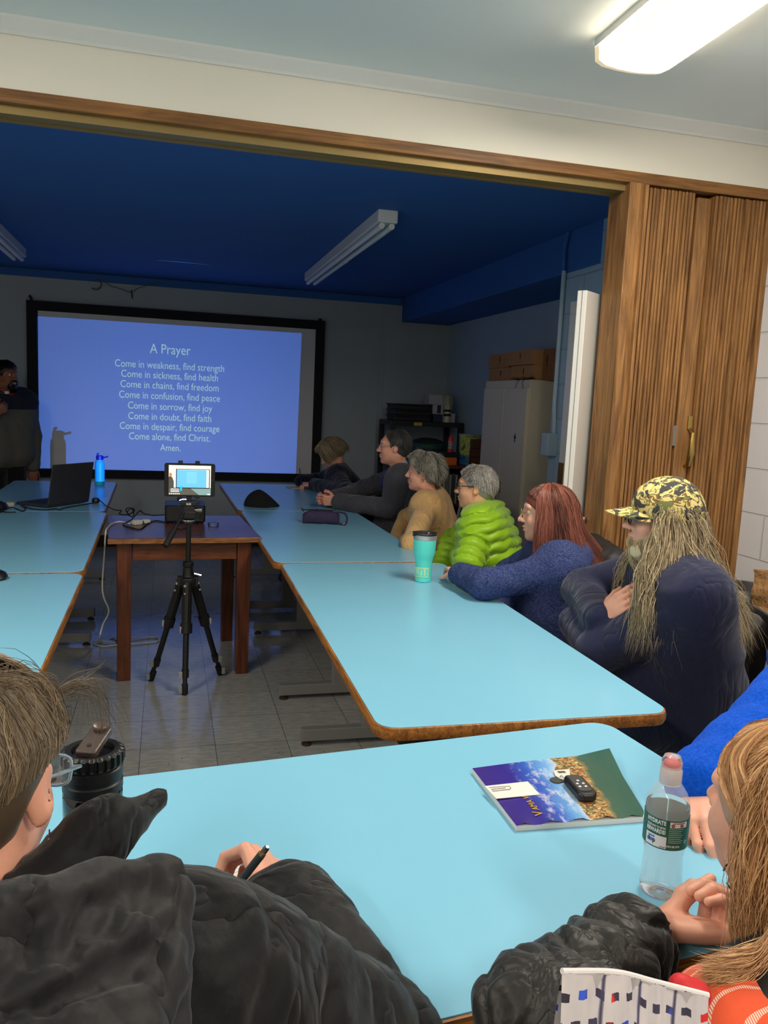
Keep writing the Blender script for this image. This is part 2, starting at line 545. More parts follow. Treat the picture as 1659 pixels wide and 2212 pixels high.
zt = 2.425
fp = thing('folding_partition', 'wood grain accordion partition stacked against the door jamb', 'partition', (2.05, 3.28, 0))
w = MB(); w.box((1.862, YH - .01, .01), (1.935, YB, 2.433)); w.build('jamb_board', mt['oak'], fp, smooth=0, bevel=.003)
MB().box((1.925, YH - .03, .01), (1.94, YH + .03, zt)).build('edge_strip', mt['oak'], fp, smooth=0, bevel=.002)
MB().box((1.942, YH + .05, .01), (1.975, YB, zt)).build('filler_strip', mt['oak'], fp, smooth=0)
pleat_stack(fp, 1.965, 2.19, YH + .005, YB - .02, 13, .015, zt)
fp2 = thing('folding_partition', 'wood grain accordion partition with a brass pull, stacked against the white block wall', 'partition', (2.4, 3.28, 0))
MB().box((2.21, YH + .02, .01), (2.285, YB - .02, zt - .01)).build('lead_post', mt['oak'], fp2, smooth=0, bevel=.006)
pleat_stack(fp2, 2.288, 2.548, YH + .0, YB - .02, 14, .015, zt)
MB().box((2.552, YH - .005, .01), (XR, YB, 2.433)).build('wall_jamb', mt['oak'], fp2, smooth=0, bevel=.002)
hp = atY(1492, 950, YH)
MB().box((hp.x - .012, YH + .012, hp.z + .045), (hp.x + .012, YH + .021, hp.z + .105)).build('lock_plate', mt['brass'], fp2, smooth=0, bevel=.002)
MB().tube([(hp.x, YH + .02, hp.z + .05), (hp.x, YH - .01, hp.z + .03), (hp.x - .002, YH - .016, hp.z - .06), (hp.x - .006, YH - .004, hp.z - .115), (hp.x - .006, YH + .02, hp.z - .12)], [.007, .01, .016, .011, .008], 12).build('pull_handle', mt['brass'], fp2)
MB().box((2.188, YH + .02, hp.z - .03), (2.212, YH + .035, hp.z + .06)).build('latch', mt['steel'], fp2, smooth=0)
# ================================================================== furniture
def V2(p): return (p.x, p.y)


def make_table(L, W=.76, name='folding_table'):
    """long axis along local Y, centre at the origin, top at z = .74"""
    r = thing(name, 'x', 'table')
    out = rrect(-W / 2 + .004, -L / 2 + .004, W / 2 - .004, L / 2 - .004, .05)
    MB().prism(out, .712, .74).build('tabletop', mt['laminate'], r, smooth=20, bevel=.0008)
    prof = [(-.001, .7385), (.004, .737), (.007, .728), (.007, .716), (.003, .708), (-.004, .706)]
    w = MB(); vs = []; n = len(out)
    ctr = Vector((0, 0))
    for i, (x, y) in enumerate(out):
        a = Vector(out[i - 1]); b = Vector(out[(i + 1) % n])
        tg = (b - a).normalized(); nr = Vector((tg.y, -tg.x))
        for d, z in prof: vs.append((x + nr.x * d, y + nr.y * d, z))
    k = len(prof)
    w.add(vs, [(i * k + j, ((i + 1) % n) * k + j, ((i + 1) % n) * k + j + 1, i * k + j + 1) for i in range(n) for j in range(k - 1)])
    w.build('edge_band', mt['edge'], r)
    for sy in (-1, 1):
        y = sy * (L / 2 - .27)
        p = MB(); p.box((-.04, y - .02, .07), (.04, y + .02, .70)).box((-.26, y - .02, .675), (.26, y + .02, .712))
        lg = p.build('leg', mt['leg'], r, smooth=0, bevel=.004)
        f = MB(); f.box((-.305, y - .022, .022), (.305, y + .022, .075)); f.build('foot', mt['leg'], lg, smooth=0, bevel=.004)
        g = MB()
        for sx in (-.28, .28): g.lathe([(0, 0), (.022, 0), (.022, .008), (.01, .014), (.008, .024), (0, .024)], 14, M=Matrix.Translation((sx, y, 0)))
        g.build('glide', M('brown_glide_%d' % sy, (62, 48, 38), .4), lg)
    w = MB()
    for sx in (-.20, .20): w.box((sx - .012, -L / 2 + .25, .685), (sx + .012, L / 2 - .25, .711))
    w.build('under_rail', mt['leg'], r, smooth=0)
    return r


def place(r, x, y, rz, label, group=None, z=0):
    r.location = (x, y, z); r.rotation_euler = (0, 0, math.radians(rz)); r['label'] = label
    if group: r['group'] = group
    return r


T1 = place(make_table(1.87), .862, 2.63, -.8, 'nearest blue topped table of the right row, tumbler standing near its far end')
T2 = place(make_table(1.675), .845, 4.42, .3, 'middle blue topped table of the right row, purple pencil case on it')
T3 = place(make_table(1.62), .815, 6.075, .8, 'farthest blue topped table of the right row, black flat cap near its corner')
T4 = place(make_table(1.84), -.692, 2.475, .2, 'nearest blue topped table of the left row, mouse on its far end')
T5 = place(make_table(1.71), -.712, 4.27, .8, 'middle blue topped table of the left row, ends just before the laptop')
T6 = place(make_table(1.70), -.752, 5.99, .9, 'farthest blue topped table of the left row, carrying laptop and blue bottle')
T7 = place(make_table(1.83), .155, 1.198, 90 + 6.1, 'blue topped table in the foreground with bottle and brochure on it')

# brown wooden table
bt = thing('wooden_table', 'small worn brown wooden table holding the projector between the two rows', 'table', (.078, 4.555, 0), rz=math.radians(3.5))
Z = .75


def L3(x, y, z, r=bt):
    c = math.cos(r.rotation_euler[2]); s_ = math.sin(r.rotation_euler[2])
    return Vector((r.location.x + x * c - y * s_, r.location.y + x * s_ + y * c, z))


MR = Matrix.Translation(bt.location) @ Matrix.Rotation(math.radians(3.5), 4, 'Z')
MB().box((-.378, -.39, Z - .028), (.378, .39, Z), M=MR).build('tabletop', [mt['worntop']], bt, smooth=0, bevel=.004)
w = MB()
w.box((-.26, -.325, Z - .125), (.26, -.30, Z - .028), M=MR); w.box((-.26, .30, Z - .125), (.26, .325, Z - .028), M=MR)
w.build('apron', mt['cherryx'], bt, smooth=0, bevel=.002)
w = MB()
w.box((-.325, -.26, Z - .125), (-.30, .26, Z - .028), M=MR); w.box((.30, -.26, Z - .125), (.325, .26, Z - .028), M=MR)
w.build('apron', mt['cherryx'], bt, smooth=0, bevel=.002)
MB().box((-.379, -.392, Z - .027), (.379, -.389, Z - .003), M=MR).build('front_edge', wood('worn_edge_wood', (96, 58, 30), (176, 118, 66), 'X', 2), bt, smooth=0, bevel=.001)
for sx in (-1, 1):
    for sy in (-1, 1):
        a = .036; b = .032
        w = MB(); cx = sx * .300; cy = sy * .30
        vs = [MR @ Vector(q) for q in ((cx - b, cy - b, 0), (cx + b, cy - b, 0), (cx + b, cy + b, 0), (cx - b, cy + b, 0),
              (cx - a, cy - a, Z - .028), (cx + a, cy - a, Z - .028), (cx + a, cy + a, Z - .028), (cx - a, cy + a, Z - .028))]
        w.add(vs, [(3, 2, 1, 0), (4, 5, 6, 7), (0, 1, 5, 4), (1, 2, 6, 5), (2, 3, 7, 6), (3, 0, 4, 7)])
        w.build('leg', mt['cherry'], bt, smooth=0, bevel=.003)

# projector: a hollow case, lens barrel, and a real slide in front of a point light
pj = thing('projector', 'black projector on the brown wooden table behind the tripod', 'projector', (.10, 4.70, Z))
px0, px1, py0, py1, pz0, pz1 = -.008, .212, 4.60, 4.84, Z + .012, Z + .105
MB().prism(rrect(px0, py0, px1, py1, .02), pz0, pz1).build('case', mt['softblack'], pj, smooth=30, bevel=.008)
w = MB()
for x in (px0 + .03, px1 - .03):
    for y in (py0 + .03, py1 - .03): w.lathe([(0, Z), (.012, Z), (.010, Z + .013), (0, Z + .013)], 12, M=Matrix.Translation((x, y, 0)))
w.build('rubber_foot', mt['black'], pj)
LX, LY, LZ = .098, 4.875, Z + .075
w = MB()
w.lathe([(.042, 0), (.042, .062), (.039, .062), (.039, .002)], 32, M=Matrix.Translation((LX, py1 - .005, LZ + .0)) @ Matrix.Rotation(-PI / 2, 4, 'X'))
w.build('lens_barrel', mt['softblack'], pj)
MB().tube([(px1 - .02, py0 - .002, pz0 + .035), (px1 - .02, py0 - .012, pz0 + .035)], .012, 16).build('power_socket', mt['black'], pj)
MB().tube([(px0 + .12, py0 - .002, pz0 + .05), (px0 + .12, py0 - .006, pz0 + .05)], .004, 8).build('button', mt['chrome'], pj)
light = bpy.data.lights.new('projector_lamp', 'SPOT')
light.energy = 250
light.color = (.52, .84, 1)
light.shadow_soft_size = 0.0
light.spot_size = math.radians(60)
light.spot_blend = 0.0
lo = bpy.data.objects.new('projector_lamp', light)
COL.objects.link(lo)
parent_to(lo, pj)
lo.location = (LX, LY - .025, LZ)
tgt = Vector((.05, 7.97, 1.42))
lo.rotation_euler = (tgt - Vector((LX, LY - .025, LZ))).to_track_quat('-Z', 'Y').to_euler()
LP = Vector((LX, LY - .025, LZ))
FY = LY + .022                                   # plane of the slide
k_ = (FY - LP.y) / (7.97 - LP.y)


def film(X, Zz):                                # point of the slide that throws light on the screen point (X, Z)
    return (LP.x + (X - LP.x) * k_, LP.z + (Zz - LP.z) * k_)


cu = bpy.data.curves.new('slide', 'CURVE')
cu.dimensions = '2D'
cu.fill_mode = 'BOTH'
lines = [('A Prayer', .022, 1.828, .128, 0), ('Come in weakness, find strength', .025, 1.690, .094, 0), ('Come in sickness, find health', .025, 1.598, .094, 0),
         ('Come in chains, find freedom', .025, 1.504, .094, 0), ('Come in confusion, find peace', .025, 1.407, .094, 0), ('Come in sorrow, find joy', .028, 1.309, .094, 0),
         ('Come in doubt, find faith', .028, 1.212, .094, 0), ('Come in despair, find courage', .028, 1.118, .094, 0), ('Come alone, find Christ.', .028, 1.024, .094, 0), ('Amen.', .033, .925, .090, 1)]
dg = bpy.context.evaluated_depsgraph_get()
tot = []
for body, cxx, zz, size, bold in lines:
    fc = bpy.data.curves.new('t', 'FONT'); fc.body = body; fc.size = size; fc.align_x = 'CENTER'; fc.resolution_u = 3
    fo = bpy.data.objects.new('t', fc)
    COL.objects.link(fo)
    bpy.context.view_layer.update()
    cc = fo.to_curve(bpy.context.evaluated_depsgraph_get(), apply_modifiers=False)
    for sp_ in cc.splines:
        tot.append([(cxx + (p.co.x if sp_.type != 'BEZIER' else p.co.x) * .80, zz + p.co.y) for p in (sp_.bezier_points if sp_.type == 'BEZIER' else sp_.points)]
                   if sp_.type != 'BEZIER' else None)
        if sp_.type == 'BEZIER':
            pts_ = []
            bp = list(sp_.bezier_points); nb = len(bp)
            for i in range(nb):
                a, b = bp[i], bp[(i + 1) % nb]
                for q_ in range(4):
                    t_ = q_ / 4; u_ = 1 - t_
                    c_ = a.co * u_ ** 3 + a.handle_right * 3 * u_ * u_ * t_ + b.handle_left * 3 * u_ * t_ * t_ + b.co * t_ ** 3
                    pts_.append((cxx + c_.x * .80, zz + c_.y))
            tot[-1] = pts_
    fo.to_curve_clear()
    bpy.data.objects.remove(fo)
tot.append([(-1.13, .725), (1.235, .735), (1.25, 2.10), (-1.145, 2.095)])
for pl in tot:
    s_ = cu.splines.new('POLY'); s_.points.add(len(pl) - 1); s_.use_cyclic_u = True
    for p_, (X, Zz) in zip(s_.points, pl):
        fx, fz = film(X, Zz)
        p_.co = (fx, fz, 0, 1)
co_ = bpy.data.objects.new('t', cu)
COL.objects.link(co_)
bpy.context.view_layer.update()
me = bpy.data.meshes.new_from_object(co_.evaluated_get(bpy.context.evaluated_depsgraph_get()))
bpy.data.objects.remove(co_)
for v_ in me.vertices: v_.co = (v_.co.x, FY, v_.co.y)
t = NT('slide_film')
tr = t.node('ShaderNodeBsdfTransparent', {'Color': (.095, .235, .84, 1)})
t.link(tr.outputs[0], t.out.inputs[0])
link_mesh('slide', me, t.mat, pj, smooth=0)
w = MB()
a = film(-1.145, 2.095); b = film(1.25, 2.10); c = film(1.235, .735); d = film(-1.13, .725)
R_ = .0385
cz = LZ
O = [(LX - R_, cz + R_), (LX + R_, cz + R_), (LX + R_, cz - R_), (LX - R_, cz - R_)]
I_ = [a, b, c, d]
vs = [(x, FY, z) for x, z in O] + [(x, FY, z) for x, z in I_]
w.add(vs, [(i, (i + 1) % 4, (i + 1) % 4 + 4, i + 4) for i in range(4)])
w.build('slide_mask', mt['black'], pj, smooth=0)

# projection screen: frame, canvas, hooks
ps = thing('projection_screen', 'wide projection screen in a black frame showing a blue slide with a prayer', 'screen', (.13, 7.97, .66))
mt['canvas'] = M('screen_canvas', (206, 208, 210), .8, bump=(200, .05, .001))
MB().box((-1.125, 7.955, .73), (1.385, 7.968, 2.142)).build('canvas', mt['canvas'], ps, smooth=0)
w = MB()
w.box((-1.212, 7.935, .655), (-1.12, 7.985, 2.222)); w.box((1.38, 7.935, .655), (1.468, 7.985, 2.222))
w.box((-1.12, 7.935, 2.138), (1.38, 7.985, 2.222)); w.box((-1.12, 7.935, .655), (1.38, 7.985, .734))
w.build('frame', M('black_velvet', (12, 13, 18), .85), ps, smooth=0, bevel=.003)
w = MB()
w.tube([(-1.17, 7.96, 2.22), (-1.175, 7.955, 2.25), (-1.19, 7.95, 2.262)], .012, 8)
w.lathe([(0, 0), (.02, 0), (.02, .02), (.01, .03), (0, .03)], 12, M=Matrix.Translation((1.42, 7.96, 2.215)))
w.build('hanging_hook', mt['black'], ps)
w = MB()
for x in (-1.16, 1.40): w.box((x - .03, 7.95, .0), (x + .03, 7.985, .66)); w.box((x - .04, 7.60, 0), (x + .04, 7.985, .03))
w.build('stand_leg', mt['black'], ps, smooth=0, bevel=.003)

# ------------------------------------------------------------------ tripod with tablet
tx, ty = .107, 4.075
zq = atY(404, 1250, ty).z
tp = thing('tripod', 'black camera tripod with pan handle in front of the brown wooden table', 'tripod', (tx, ty, 0))
blk = mt['softblack']
feet = [Vector((.096, 3.965, 0)), Vector((-.068, 4.19, 0)), Vector((.285, 4.235, 0))]
mg = M('grey_lever', (140, 142, 140), .5)
for i, f in enumerate(feet):
    top = Vector((tx, ty, zq - .01)) + (Vector((f.x, f.y, 0)) - Vector((tx, ty, 0))).normalized() * .035
    d = f - top
    p1 = top + d * .40; p2 = top + d * .80
    w = MB()
    w.tube([top, p1], .023, 10); w.tube([p1, p2], .0145, 10); w.tube([p2, f + Vector((0, 0, .03))], .011, 10)
    lg = w.build('leg', blk, tp)
    MB().tube([p1 - d.normalized() * .02, p1 + d.normalized() * .028], .029, 10).tube([p2 - d.normalized() * .015, p2 + d.normalized() * .025], .018, 10).build('clamp_collar', blk, lg)
    k = MB()
    for q_, s_ in ((p1, .015), (p2, .0), (top + d * .93, 0)):
        sd = Vector((-1 if i < 2 else 1, -.35, 0)).normalized()
        k.cbox(q_ + sd * .024 + d.normalized() * .01, (.019, .014, .034))
    k.build('lever', mg, lg, smooth=0, bevel=.003)
    MB().tube([top + d * .90, f + Vector((0, 0, .008)), f + Vector((0, 0, .001))], [.015, .016, .012], 10).build('rubber_foot', mt['black'], lg)
    k = MB()
    for off, rr in ((.012, .007), (.05, .005)):
        q_ = top + d.normalized() * off + Vector((-.02 if i == 1 else .02 if i == 2 else -.012, -.026, 0))
        k.tube([q_, q_ + Vector((0, -.006, 0))], rr, 10)
    k.build('rivet', mt['chrome'], lg)
w = MB(); w.lathe([(0, zq - .05), (.03, zq - .05), (.045, zq - .03), (.045, zq + .005), (.028, zq + .015), (.022, zq + .06), (.026, zq + .065), (.026, zq + .085), (.014, zq + .09), (0, zq + .09)], 20, M=Matrix.Translation((tx, ty, 0)))
w.cbox((tx, ty, zq - .012), (.10, .05, .045))
w.build('collar', blk, tp, bevel=.002)
zh = atY(404, 1128, ty).z
MB().tube([(tx, ty, zq - .12), (tx, ty, zh)], .0125, 14).build('centre_column', blk, tp)
MB().tube([(tx + .03, ty - .02, zq + .03), (tx + .065, ty - .03, zq + .022)], [.006, .008], 8).build('lock_knob', mt['chrome'], tp)
w = MB(); w.lathe([(.013, zh - .008), (.022, zh - .004), (.030, zh + .006), (.030, zh + .014), (.02, zh + .018), (0, zh + .018)], 24, M=Matrix.Translation((tx, ty, 0)))
w.build('head_ring', mt['chrome'], tp)
w = MB()
w.box((tx - .034, ty - .032, zh + .018), (tx + .034, ty + .032, zh + .058))
w.box((tx - .024, ty - .03, zh + .05), (tx + .024, ty + .03, zh + .085))
w.box((tx - .042, ty - .034, zh + .082), (tx + .042, ty + .036, zh + .108))
w.box((tx + .03, ty - .02, zh + .10), (tx + .05, ty - .008, zh + .112))
w.build('pan_head', blk, tp, smooth=0, bevel=.006)
MB().tube([(tx + .028, ty - .004, zh + .062), (tx + .062, ty - .004, zh + .062)], [.013, .015], 14).build('tilt_knob', mt['chrome'], tp)
hb = atY(357, 1180, ty - .16)
ha = Vector((tx - .02, ty - .02, zh + .06))
MB().tube([ha, ha.lerp(hb, .52)], .007, 10).build('pan_handle', blk, tp)
MB().tube([ha.lerp(hb, .48), ha.lerp(hb, .56), ha.lerp(hb, .97), hb], [.011, .013, .0155, .013], 14).build('handle_grip', mt['black'], tp)
b_ = text_ = None


def text(body, size, Mx, mats, parent, name='lettering', align='CENTER', extrude=.0003, local=False, bold=0, xs=1.0):
    fc = bpy.data.curves.new('t', 'FONT'); fc.body = body; fc.size = size; fc.align_x = align; fc.extrude = extrude; fc.resolution_u = 2; fc.offset = bold
    fo = bpy.data.objects.new('t', fc); COL.objects.link(fo)
    bpy.context.view_layer.update()
    me = bpy.data.meshes.new_from_object(fo.evaluated_get(bpy.context.evaluated_depsgraph_get()))
    bpy.data.objects.remove(fo)
    me.transform(Mx @ Matrix.Diagonal((xs, 1, 1, 1)))
    return link_mesh(name, me, mats, parent, local, smooth=0)


def frameM(o, ex, ey):
    """local x along ex, y along ey"""
    ex = Vector(ex).normalized(); ey = Vector(ey); ey = (ey - ex * ey.dot(ex)).normalized(); ez = ex.cross(ey)
    m = Matrix.Identity(4)
    for i in range(3): m[i][0] = ex[i]; m[i][1] = ey[i]; m[i][2] = ez[i]; m[i][3] = o[i]
    return m


text('SLIK', .013, frameM((tx - .002, ty - .0345, zh + .090), (1, 0, 0), (0, 0, 1)), M('white_print', (230, 230, 230), .5), tp, bold=.0004)
# tablet holder, part of the tripod
TY = ty - .012
A_ = atY(355, 999, TY); B_ = atY(464, 1003, TY); C_ = atY(465, 1074, TY); D_ = atY(355, 1071, TY)
tl, tr_, tb, tt_ = (A_.x + D_.x) / 2, (B_.x + C_.x) / 2, (C_.z + D_.z) / 2, (A_.z + B_.z) / 2
w = MB()
w.box((tx - .013, ty - .008, zh + .105), (tx + .013, ty + .008, tb + .03))
for x in (tl + .075, tr_ - .085 + .0):
    w.box((x - .011, TY + .006, tb - .006), (x + .011, TY + .014, tt_ + .010))
    w.box((x - .011, TY - .012, tb - .008), (x + .011, TY + .014, tb + .002))
    w.box((x - .011, TY - .012, tt_ - .003), (x + .011, TY + .014, tt_ + .012))
w.box((tl + .07, TY + .006, tb + .07), (tr_ - .08, TY + .016, tb + .10))
w.build('tablet_clamp', blk, tp, smooth=0, bevel=.002)
tbx = thing('tablet', 'black tablet clamped on the tripod, its lit screen showing the room ahead', 'tablet', ((tl + tr_) / 2, TY, tb))
XZ = Matrix(((1, 0, 0, 0), (0, 0, -1, 0), (0, 1, 0, 0), (0, 0, 0, 1)))      # x,y of an outline -> X,Z ; prism height -> -Y


def slab(parent, name, out, y0, y1, m, smooth=30, bevel=0):
    return MB().prism(out, -y1, -y0, M=XZ).build(name, m, parent, smooth=smooth, bevel=bevel)


slab(tbx, 'tablet_body', rrect(tl, tb, tr_, tt_, .010), TY - .004, TY + .004, mt['black'], bevel=.001)
W_ = tr_ - tl; H_ = tt_ - tb


def em(name, rgb, s=1.0, r=.4):
    return M(name, rgb, r, ecol=lin(rgb), estr=s)


def scr(u0, v0, u1, v1, lay, name, m):
    """a lit patch of the tablet screen; u, v from its lower left corner"""
    X0 = tl + W_ * .085; X1 = tr_ - W_ * .085; Z0 = tb + H_ * .05; Z1 = tt_ - H_ * .06
    y = TY - .0041 - lay * .0002
    return MB().add([(X0 + (X1 - X0) * a_, y, Z0 + (Z1 - Z0) * b__) for a_, b__ in ((u0, v0), (u1, v0), (u1, v1), (u0, v1))], [(0, 1, 2, 3)]).build(name, m, tbx, smooth=0)


ds = scr(0, 0, 1, 1, 0, 'display', em('display_wall', (205, 208, 190), .95))
g_ = M('display_floor', (70, 68, 60), .4, ecol=lin((92, 90, 80)), estr=.7)
scr(.0, .0, 1, .24, 1, 'displayed_floor', g_)
scr(.17, .22, .975, .88, 1, 'displayed_frame', mt['black'])
scr(.19, .25, .955, .86, 2, 'displayed_margin', em('display_white', (235, 225, 205), .9))
scr(.19, .25, .895, .85, 3, 'displayed_slide', em('display_blue', (92, 165, 240), .95))
for i in range(9): scr(.42, .40 + i * .045, .66, .408 + i * .045, 4, 'displayed_text', em('display_text', (150, 205, 250), .9))
for nm, pts_, mm in (('displayed_table', ((.72, .0), (1, .0), (1, .22), (.52, .22)), em('display_table', (120, 150, 150), .7)),
                     ('displayed_jacket', ((0, .2), (.12, .2), (.12, .45), (.08, .60), (.02, .62), (0, .6)), em('display_coat', (70, 70, 62), .7)),
                     ('displayed_face', ((.01, .60), (.06, .60), (.08, .68), (.06, .74), (.01, .74)), em('display_face', (176, 110, 74), .9)),
                     ('displayed_bottle', ((.27, .14), (.315, .14), (.315, .30), (.27, .30)), em('display_bottle', (0, 170, 240), .95))):
    X0 = tl + W_ * .085; X1 = tr_ - W_ * .085; Z0 = tb + H_ * .05; Z1 = tt_ - H_ * .06
    MB().add([(X0 + (X1 - X0) * u_, TY - .0052, Z0 + (Z1 - Z0) * v__) for u_, v__ in pts_], [tuple(range(len(pts_)))]).build(nm, mm, tbx, smooth=0)
for i in range(3): scr(.045, .10 + i * .045, .25, .115 + i * .045, 6, 'displayed_comment', em('display_comment', (240, 240, 240), 1.0))
for i in range(6): scr(.01 + i * .045, .02, .035 + i * .045, .05, 6, 'displayed_icon', em('display_icon', (240, 240, 240), 1.0))
scr(.92, .01, .985, .045, 6, 'displayed_button', em('display_button', (240, 240, 240), 1.0))
MB().lathe([(0, 0), (.006, 0), (.006, .0006), (0, .0006)], 20, M=Matrix.Translation((tr_ - .011, TY - .004, (tb + tt_) / 2)) @ Matrix.Rotation(PI / 2, 4, 'X')).build('home_button', mt['softblack'], tbx)

# ------------------------------------------------------------------ cables and power strip on the brown table
zt_ = Z + .004
pw = thing('power_strip', 'white power strip end and cord on the brown wooden table, trailing to the floor', 'power strip', (-.16, 4.62, Z))
wh = M('white_plastic', (214, 212, 200), .45)


def tz(x, y, z=zt_): return atZ(x, y, z)


p_ = [tz(280, 1131, Z + .012), tz(305, 1127, Z + .012), tz(324, 1126, Z + .012)]
mm = frameM(p_[1], p_[2] - p_[0], Vector((0, 0, 1)))
MB().cbox((0, 0, 0), (.065, .022, .036), M=None).build('x', wh).name = 'tmp'
bpy.data.objects.remove(bpy.data.objects['tmp'])
w = MB(); w.box((-.055, -.012, -.022), (-.005, .012, .022), M=mm); w.box((.012, -.010, -.018), (.05, .010, .018), M=mm)
w.build('outlet_block', wh, pw, smooth=0, bevel=.004)
MB().box((-.006, -.004, -.008), (.013, .004, .008), M=mm).build('blue_link', M('blue_link', (60, 80, 130), .5), pw, smooth=0)
cord = [p_[0], tz(262, 1127, Z + .008), tz(245, 1130, Z + .006), tz(232, 1141, Z + .004), L3(-.39, -.16, Z - .01), L3(-.395, -.2, Z - .10)]
for x, y in ((221, 1260), (224, 1290), (235, 1320), (222, 1350), (215, 1378)): cord.append(atY(x, y, 4.3))
cord += [atZ(218, 1388, .006), atZ(245, 1378, .006), atZ(262, 1380, .012), atZ(330, 1376, .006), atZ(341, 1384, .006), atZ(310, 1389, .006), atZ(262, 1392, .01), atZ(222, 1396, .005), atZ(202, 1389, .006), atZ(214, 1383, .01), atZ(250, 1389, .012)]
MB().tube(spline(cord, 6), .0042, 8).build('cord', wh, pw)
cb = thing('black_cables', 'tangle of black cables between laptop and projector on the brown table', 'cable', tuple(tz(283, 1112)))
bk = mt['black']


def cable(pts, r=.0032, name='cable', z=zt_):
    return MB().tube(spline([tz(*p) if len(p) == 2 else tz(p[0], p[1], p[2]) for p in pts], 8), r, 7).build(name, bk, cb)


cable([(205, 1082, .752), (214, 1080, .756), (228, 1092, .75), (247, 1101, .80), (262, 1103, .80), (258, 1110, .78), (275, 1112, .77), (290, 1103, .80), (284, 1098, .82), (275, 1107, .80), (288, 1117, Z + .02), (302, 1103, .80), (310, 1109, .78), (330, 1113, Z + .02), (357, 1112, Z + .03)])
cable([(278, 1114, Z + .02), (272, 1100, .82), (284, 1098, .83), (289, 1110, .79), (286, 1121, Z + .03), (276, 1127, Z + .02), (266, 1134), (285, 1140), (303, 1143), (318, 1132), (335, 1125), (352, 1127), (362, 1130)])
cable([(375, 1137), (388, 1143), (400, 1141), (412, 1137)])

# ring shaped dish
rd = thing('glass_dish', 'small clear round dish on the brown table right of the projector', 'dish', tuple(tz(461, 1136, Z)))
pdish = tz(461, 1136, Z)
gl = NT('clear_glass'); gl.set(col=(.9, .93, .95, 1), rough=.05, trans=1.0, ior=1.45); mt['glass'] = gl.mat
MB().lathe([(0, 0), (.028, 0), (.031, .012), (.031, .016), (.028, .014), (.026, .003), (0, .003)], 28, M=Matrix.Translation(pdish)).build('dish_bowl', mt['glass'], rd)

# ------------------------------------------------------------------ laptop
zl = .742
lp = thing('laptop', 'dark open laptop standing at the seam of the left tables, back of lid toward us', 'laptop', (-.6, 5.42, .74))
c0 = Vector((-.698, 5.272, zl)); e1 = Vector((.574, .819, 0)).normalized(); e2 = Vector((-.819, .574, 0)).normalized()
lm = frameM(c0, e1, e2)
MB().box((0, 0, .002), (.365, .245, .018), M=lm).build('keyboard_base', M('dark_grey_metal', (44, 44, 50), .5), lp, smooth=0, bevel=.003)
lid = Matrix.Translation(c0) @ Matrix.Rotation(0, 4, 'X')
up_ = (Vector((0, 0, 1)) * math.cos(math.radians(9)) - e2 * math.sin(math.radians(9)))
lm2 = frameM(c0 + Vector((0, 0, .016)), e1, up_)
MB().box((0, 0, -.004), (.365, .252, .004), M=lm2).build('lid', M('dark_lid', (50, 50, 56), .55), lp, smooth=0, bevel=.003)
MB().box((.01, .012, -.0055), (.355, .245, -.0042), M=lm2).build('display', M('blue_lit_display', (40, 60, 110), .3, ecol=lin((60, 100, 200)), estr=.5), lp, smooth=0)
MB().box((.02, .05, .0185), (.345, .20, .0195), M=lm).build('keys', mt['black'], lp, smooth=0)
pc = thing('cable_joint', 'round black cable adaptor on the left tables beside the laptop', 'adaptor', tuple(atZ(207, 1086, .74)))
q_ = atZ(207, 1087, .74)
MB().lathe([(0, .0), (.014, .0), (.024, .008), (.025, .02), (.018, .034), (0, .038)], 20, M=Matrix.Translation(q_)).build('adaptor_body', mt['softblack'], pc)
lc = thing('charger_cable', 'thin black laptop cable looping along the left tables', 'cable', tuple(atZ(60, 1100, .74)))
MB().tube(spline([atZ(x, y, .745) for x, y in ((0, 1107), (18, 1098), (28, 1096), (40, 1101), (50, 1104), (55, 1098), (46, 1092), (70, 1099), (100, 1101), (120, 1099), (128, 1101), (136, 1098), (150, 1095), (180, 1090), (205, 1086))]), .0035, 6).build('cable', bk, lc)
MB().tube(spline([atZ(x, y, .745) for x, y in ((0, 1104), (15, 1106), (34, 1106))]), .004, 6).build('cable', bk, lc)
ad = thing('black_pouch', 'small black pouch at the left photo edge beside a white paper box', 'pouch', tuple(atZ(0, 1100, .74)))
q_ = atZ(-6, 1101, .74)
MB().lathe([(0, 0), (.055, 0), (.065, .015), (.05, .04), (.02, .052), (0, .055)], 16, M=Matrix.Translation(q_)).build('pouch_body', mt['softblack'], ad)
pb = thing('paper_box', 'small flat white box on the left tables by the photo edge', 'box', tuple(atZ(16, 1092, .74)))
q_ = atZ(16, 1092, .74)
MB().box((-.04, -.03, 0), (.04, .03, .022), M=Matrix.Translation(q_) @ Matrix.Rotation(.1, 4, 'Z')).build('box_body', M('ivory_card', (176, 166, 140), .6), pb, smooth=0, bevel=.002)
ms = thing('computer_mouse', 'black computer mouse with chrome trim at the left photo edge', 'mouse', tuple(atZ(0, 1251, .74)))
q_ = atZ(-4, 1250, .742)
MB().lathe([(0, 0), (.030, 0), (.034, .008), (.028, .022), (.014, .031), (0, .033)], 20, M=Matrix.Translation(q_) @ Matrix.Diagonal((1, 1.4, 1, 1))).build('mouse_shell', mt['softblack'], ms)
MB().box((-.004, -.045, .02), (.004, -.01, .034), M=Matrix.Translation(q_)).build('scroll_wheel', mt['chrome'], ms, smooth=0, bevel=.002)

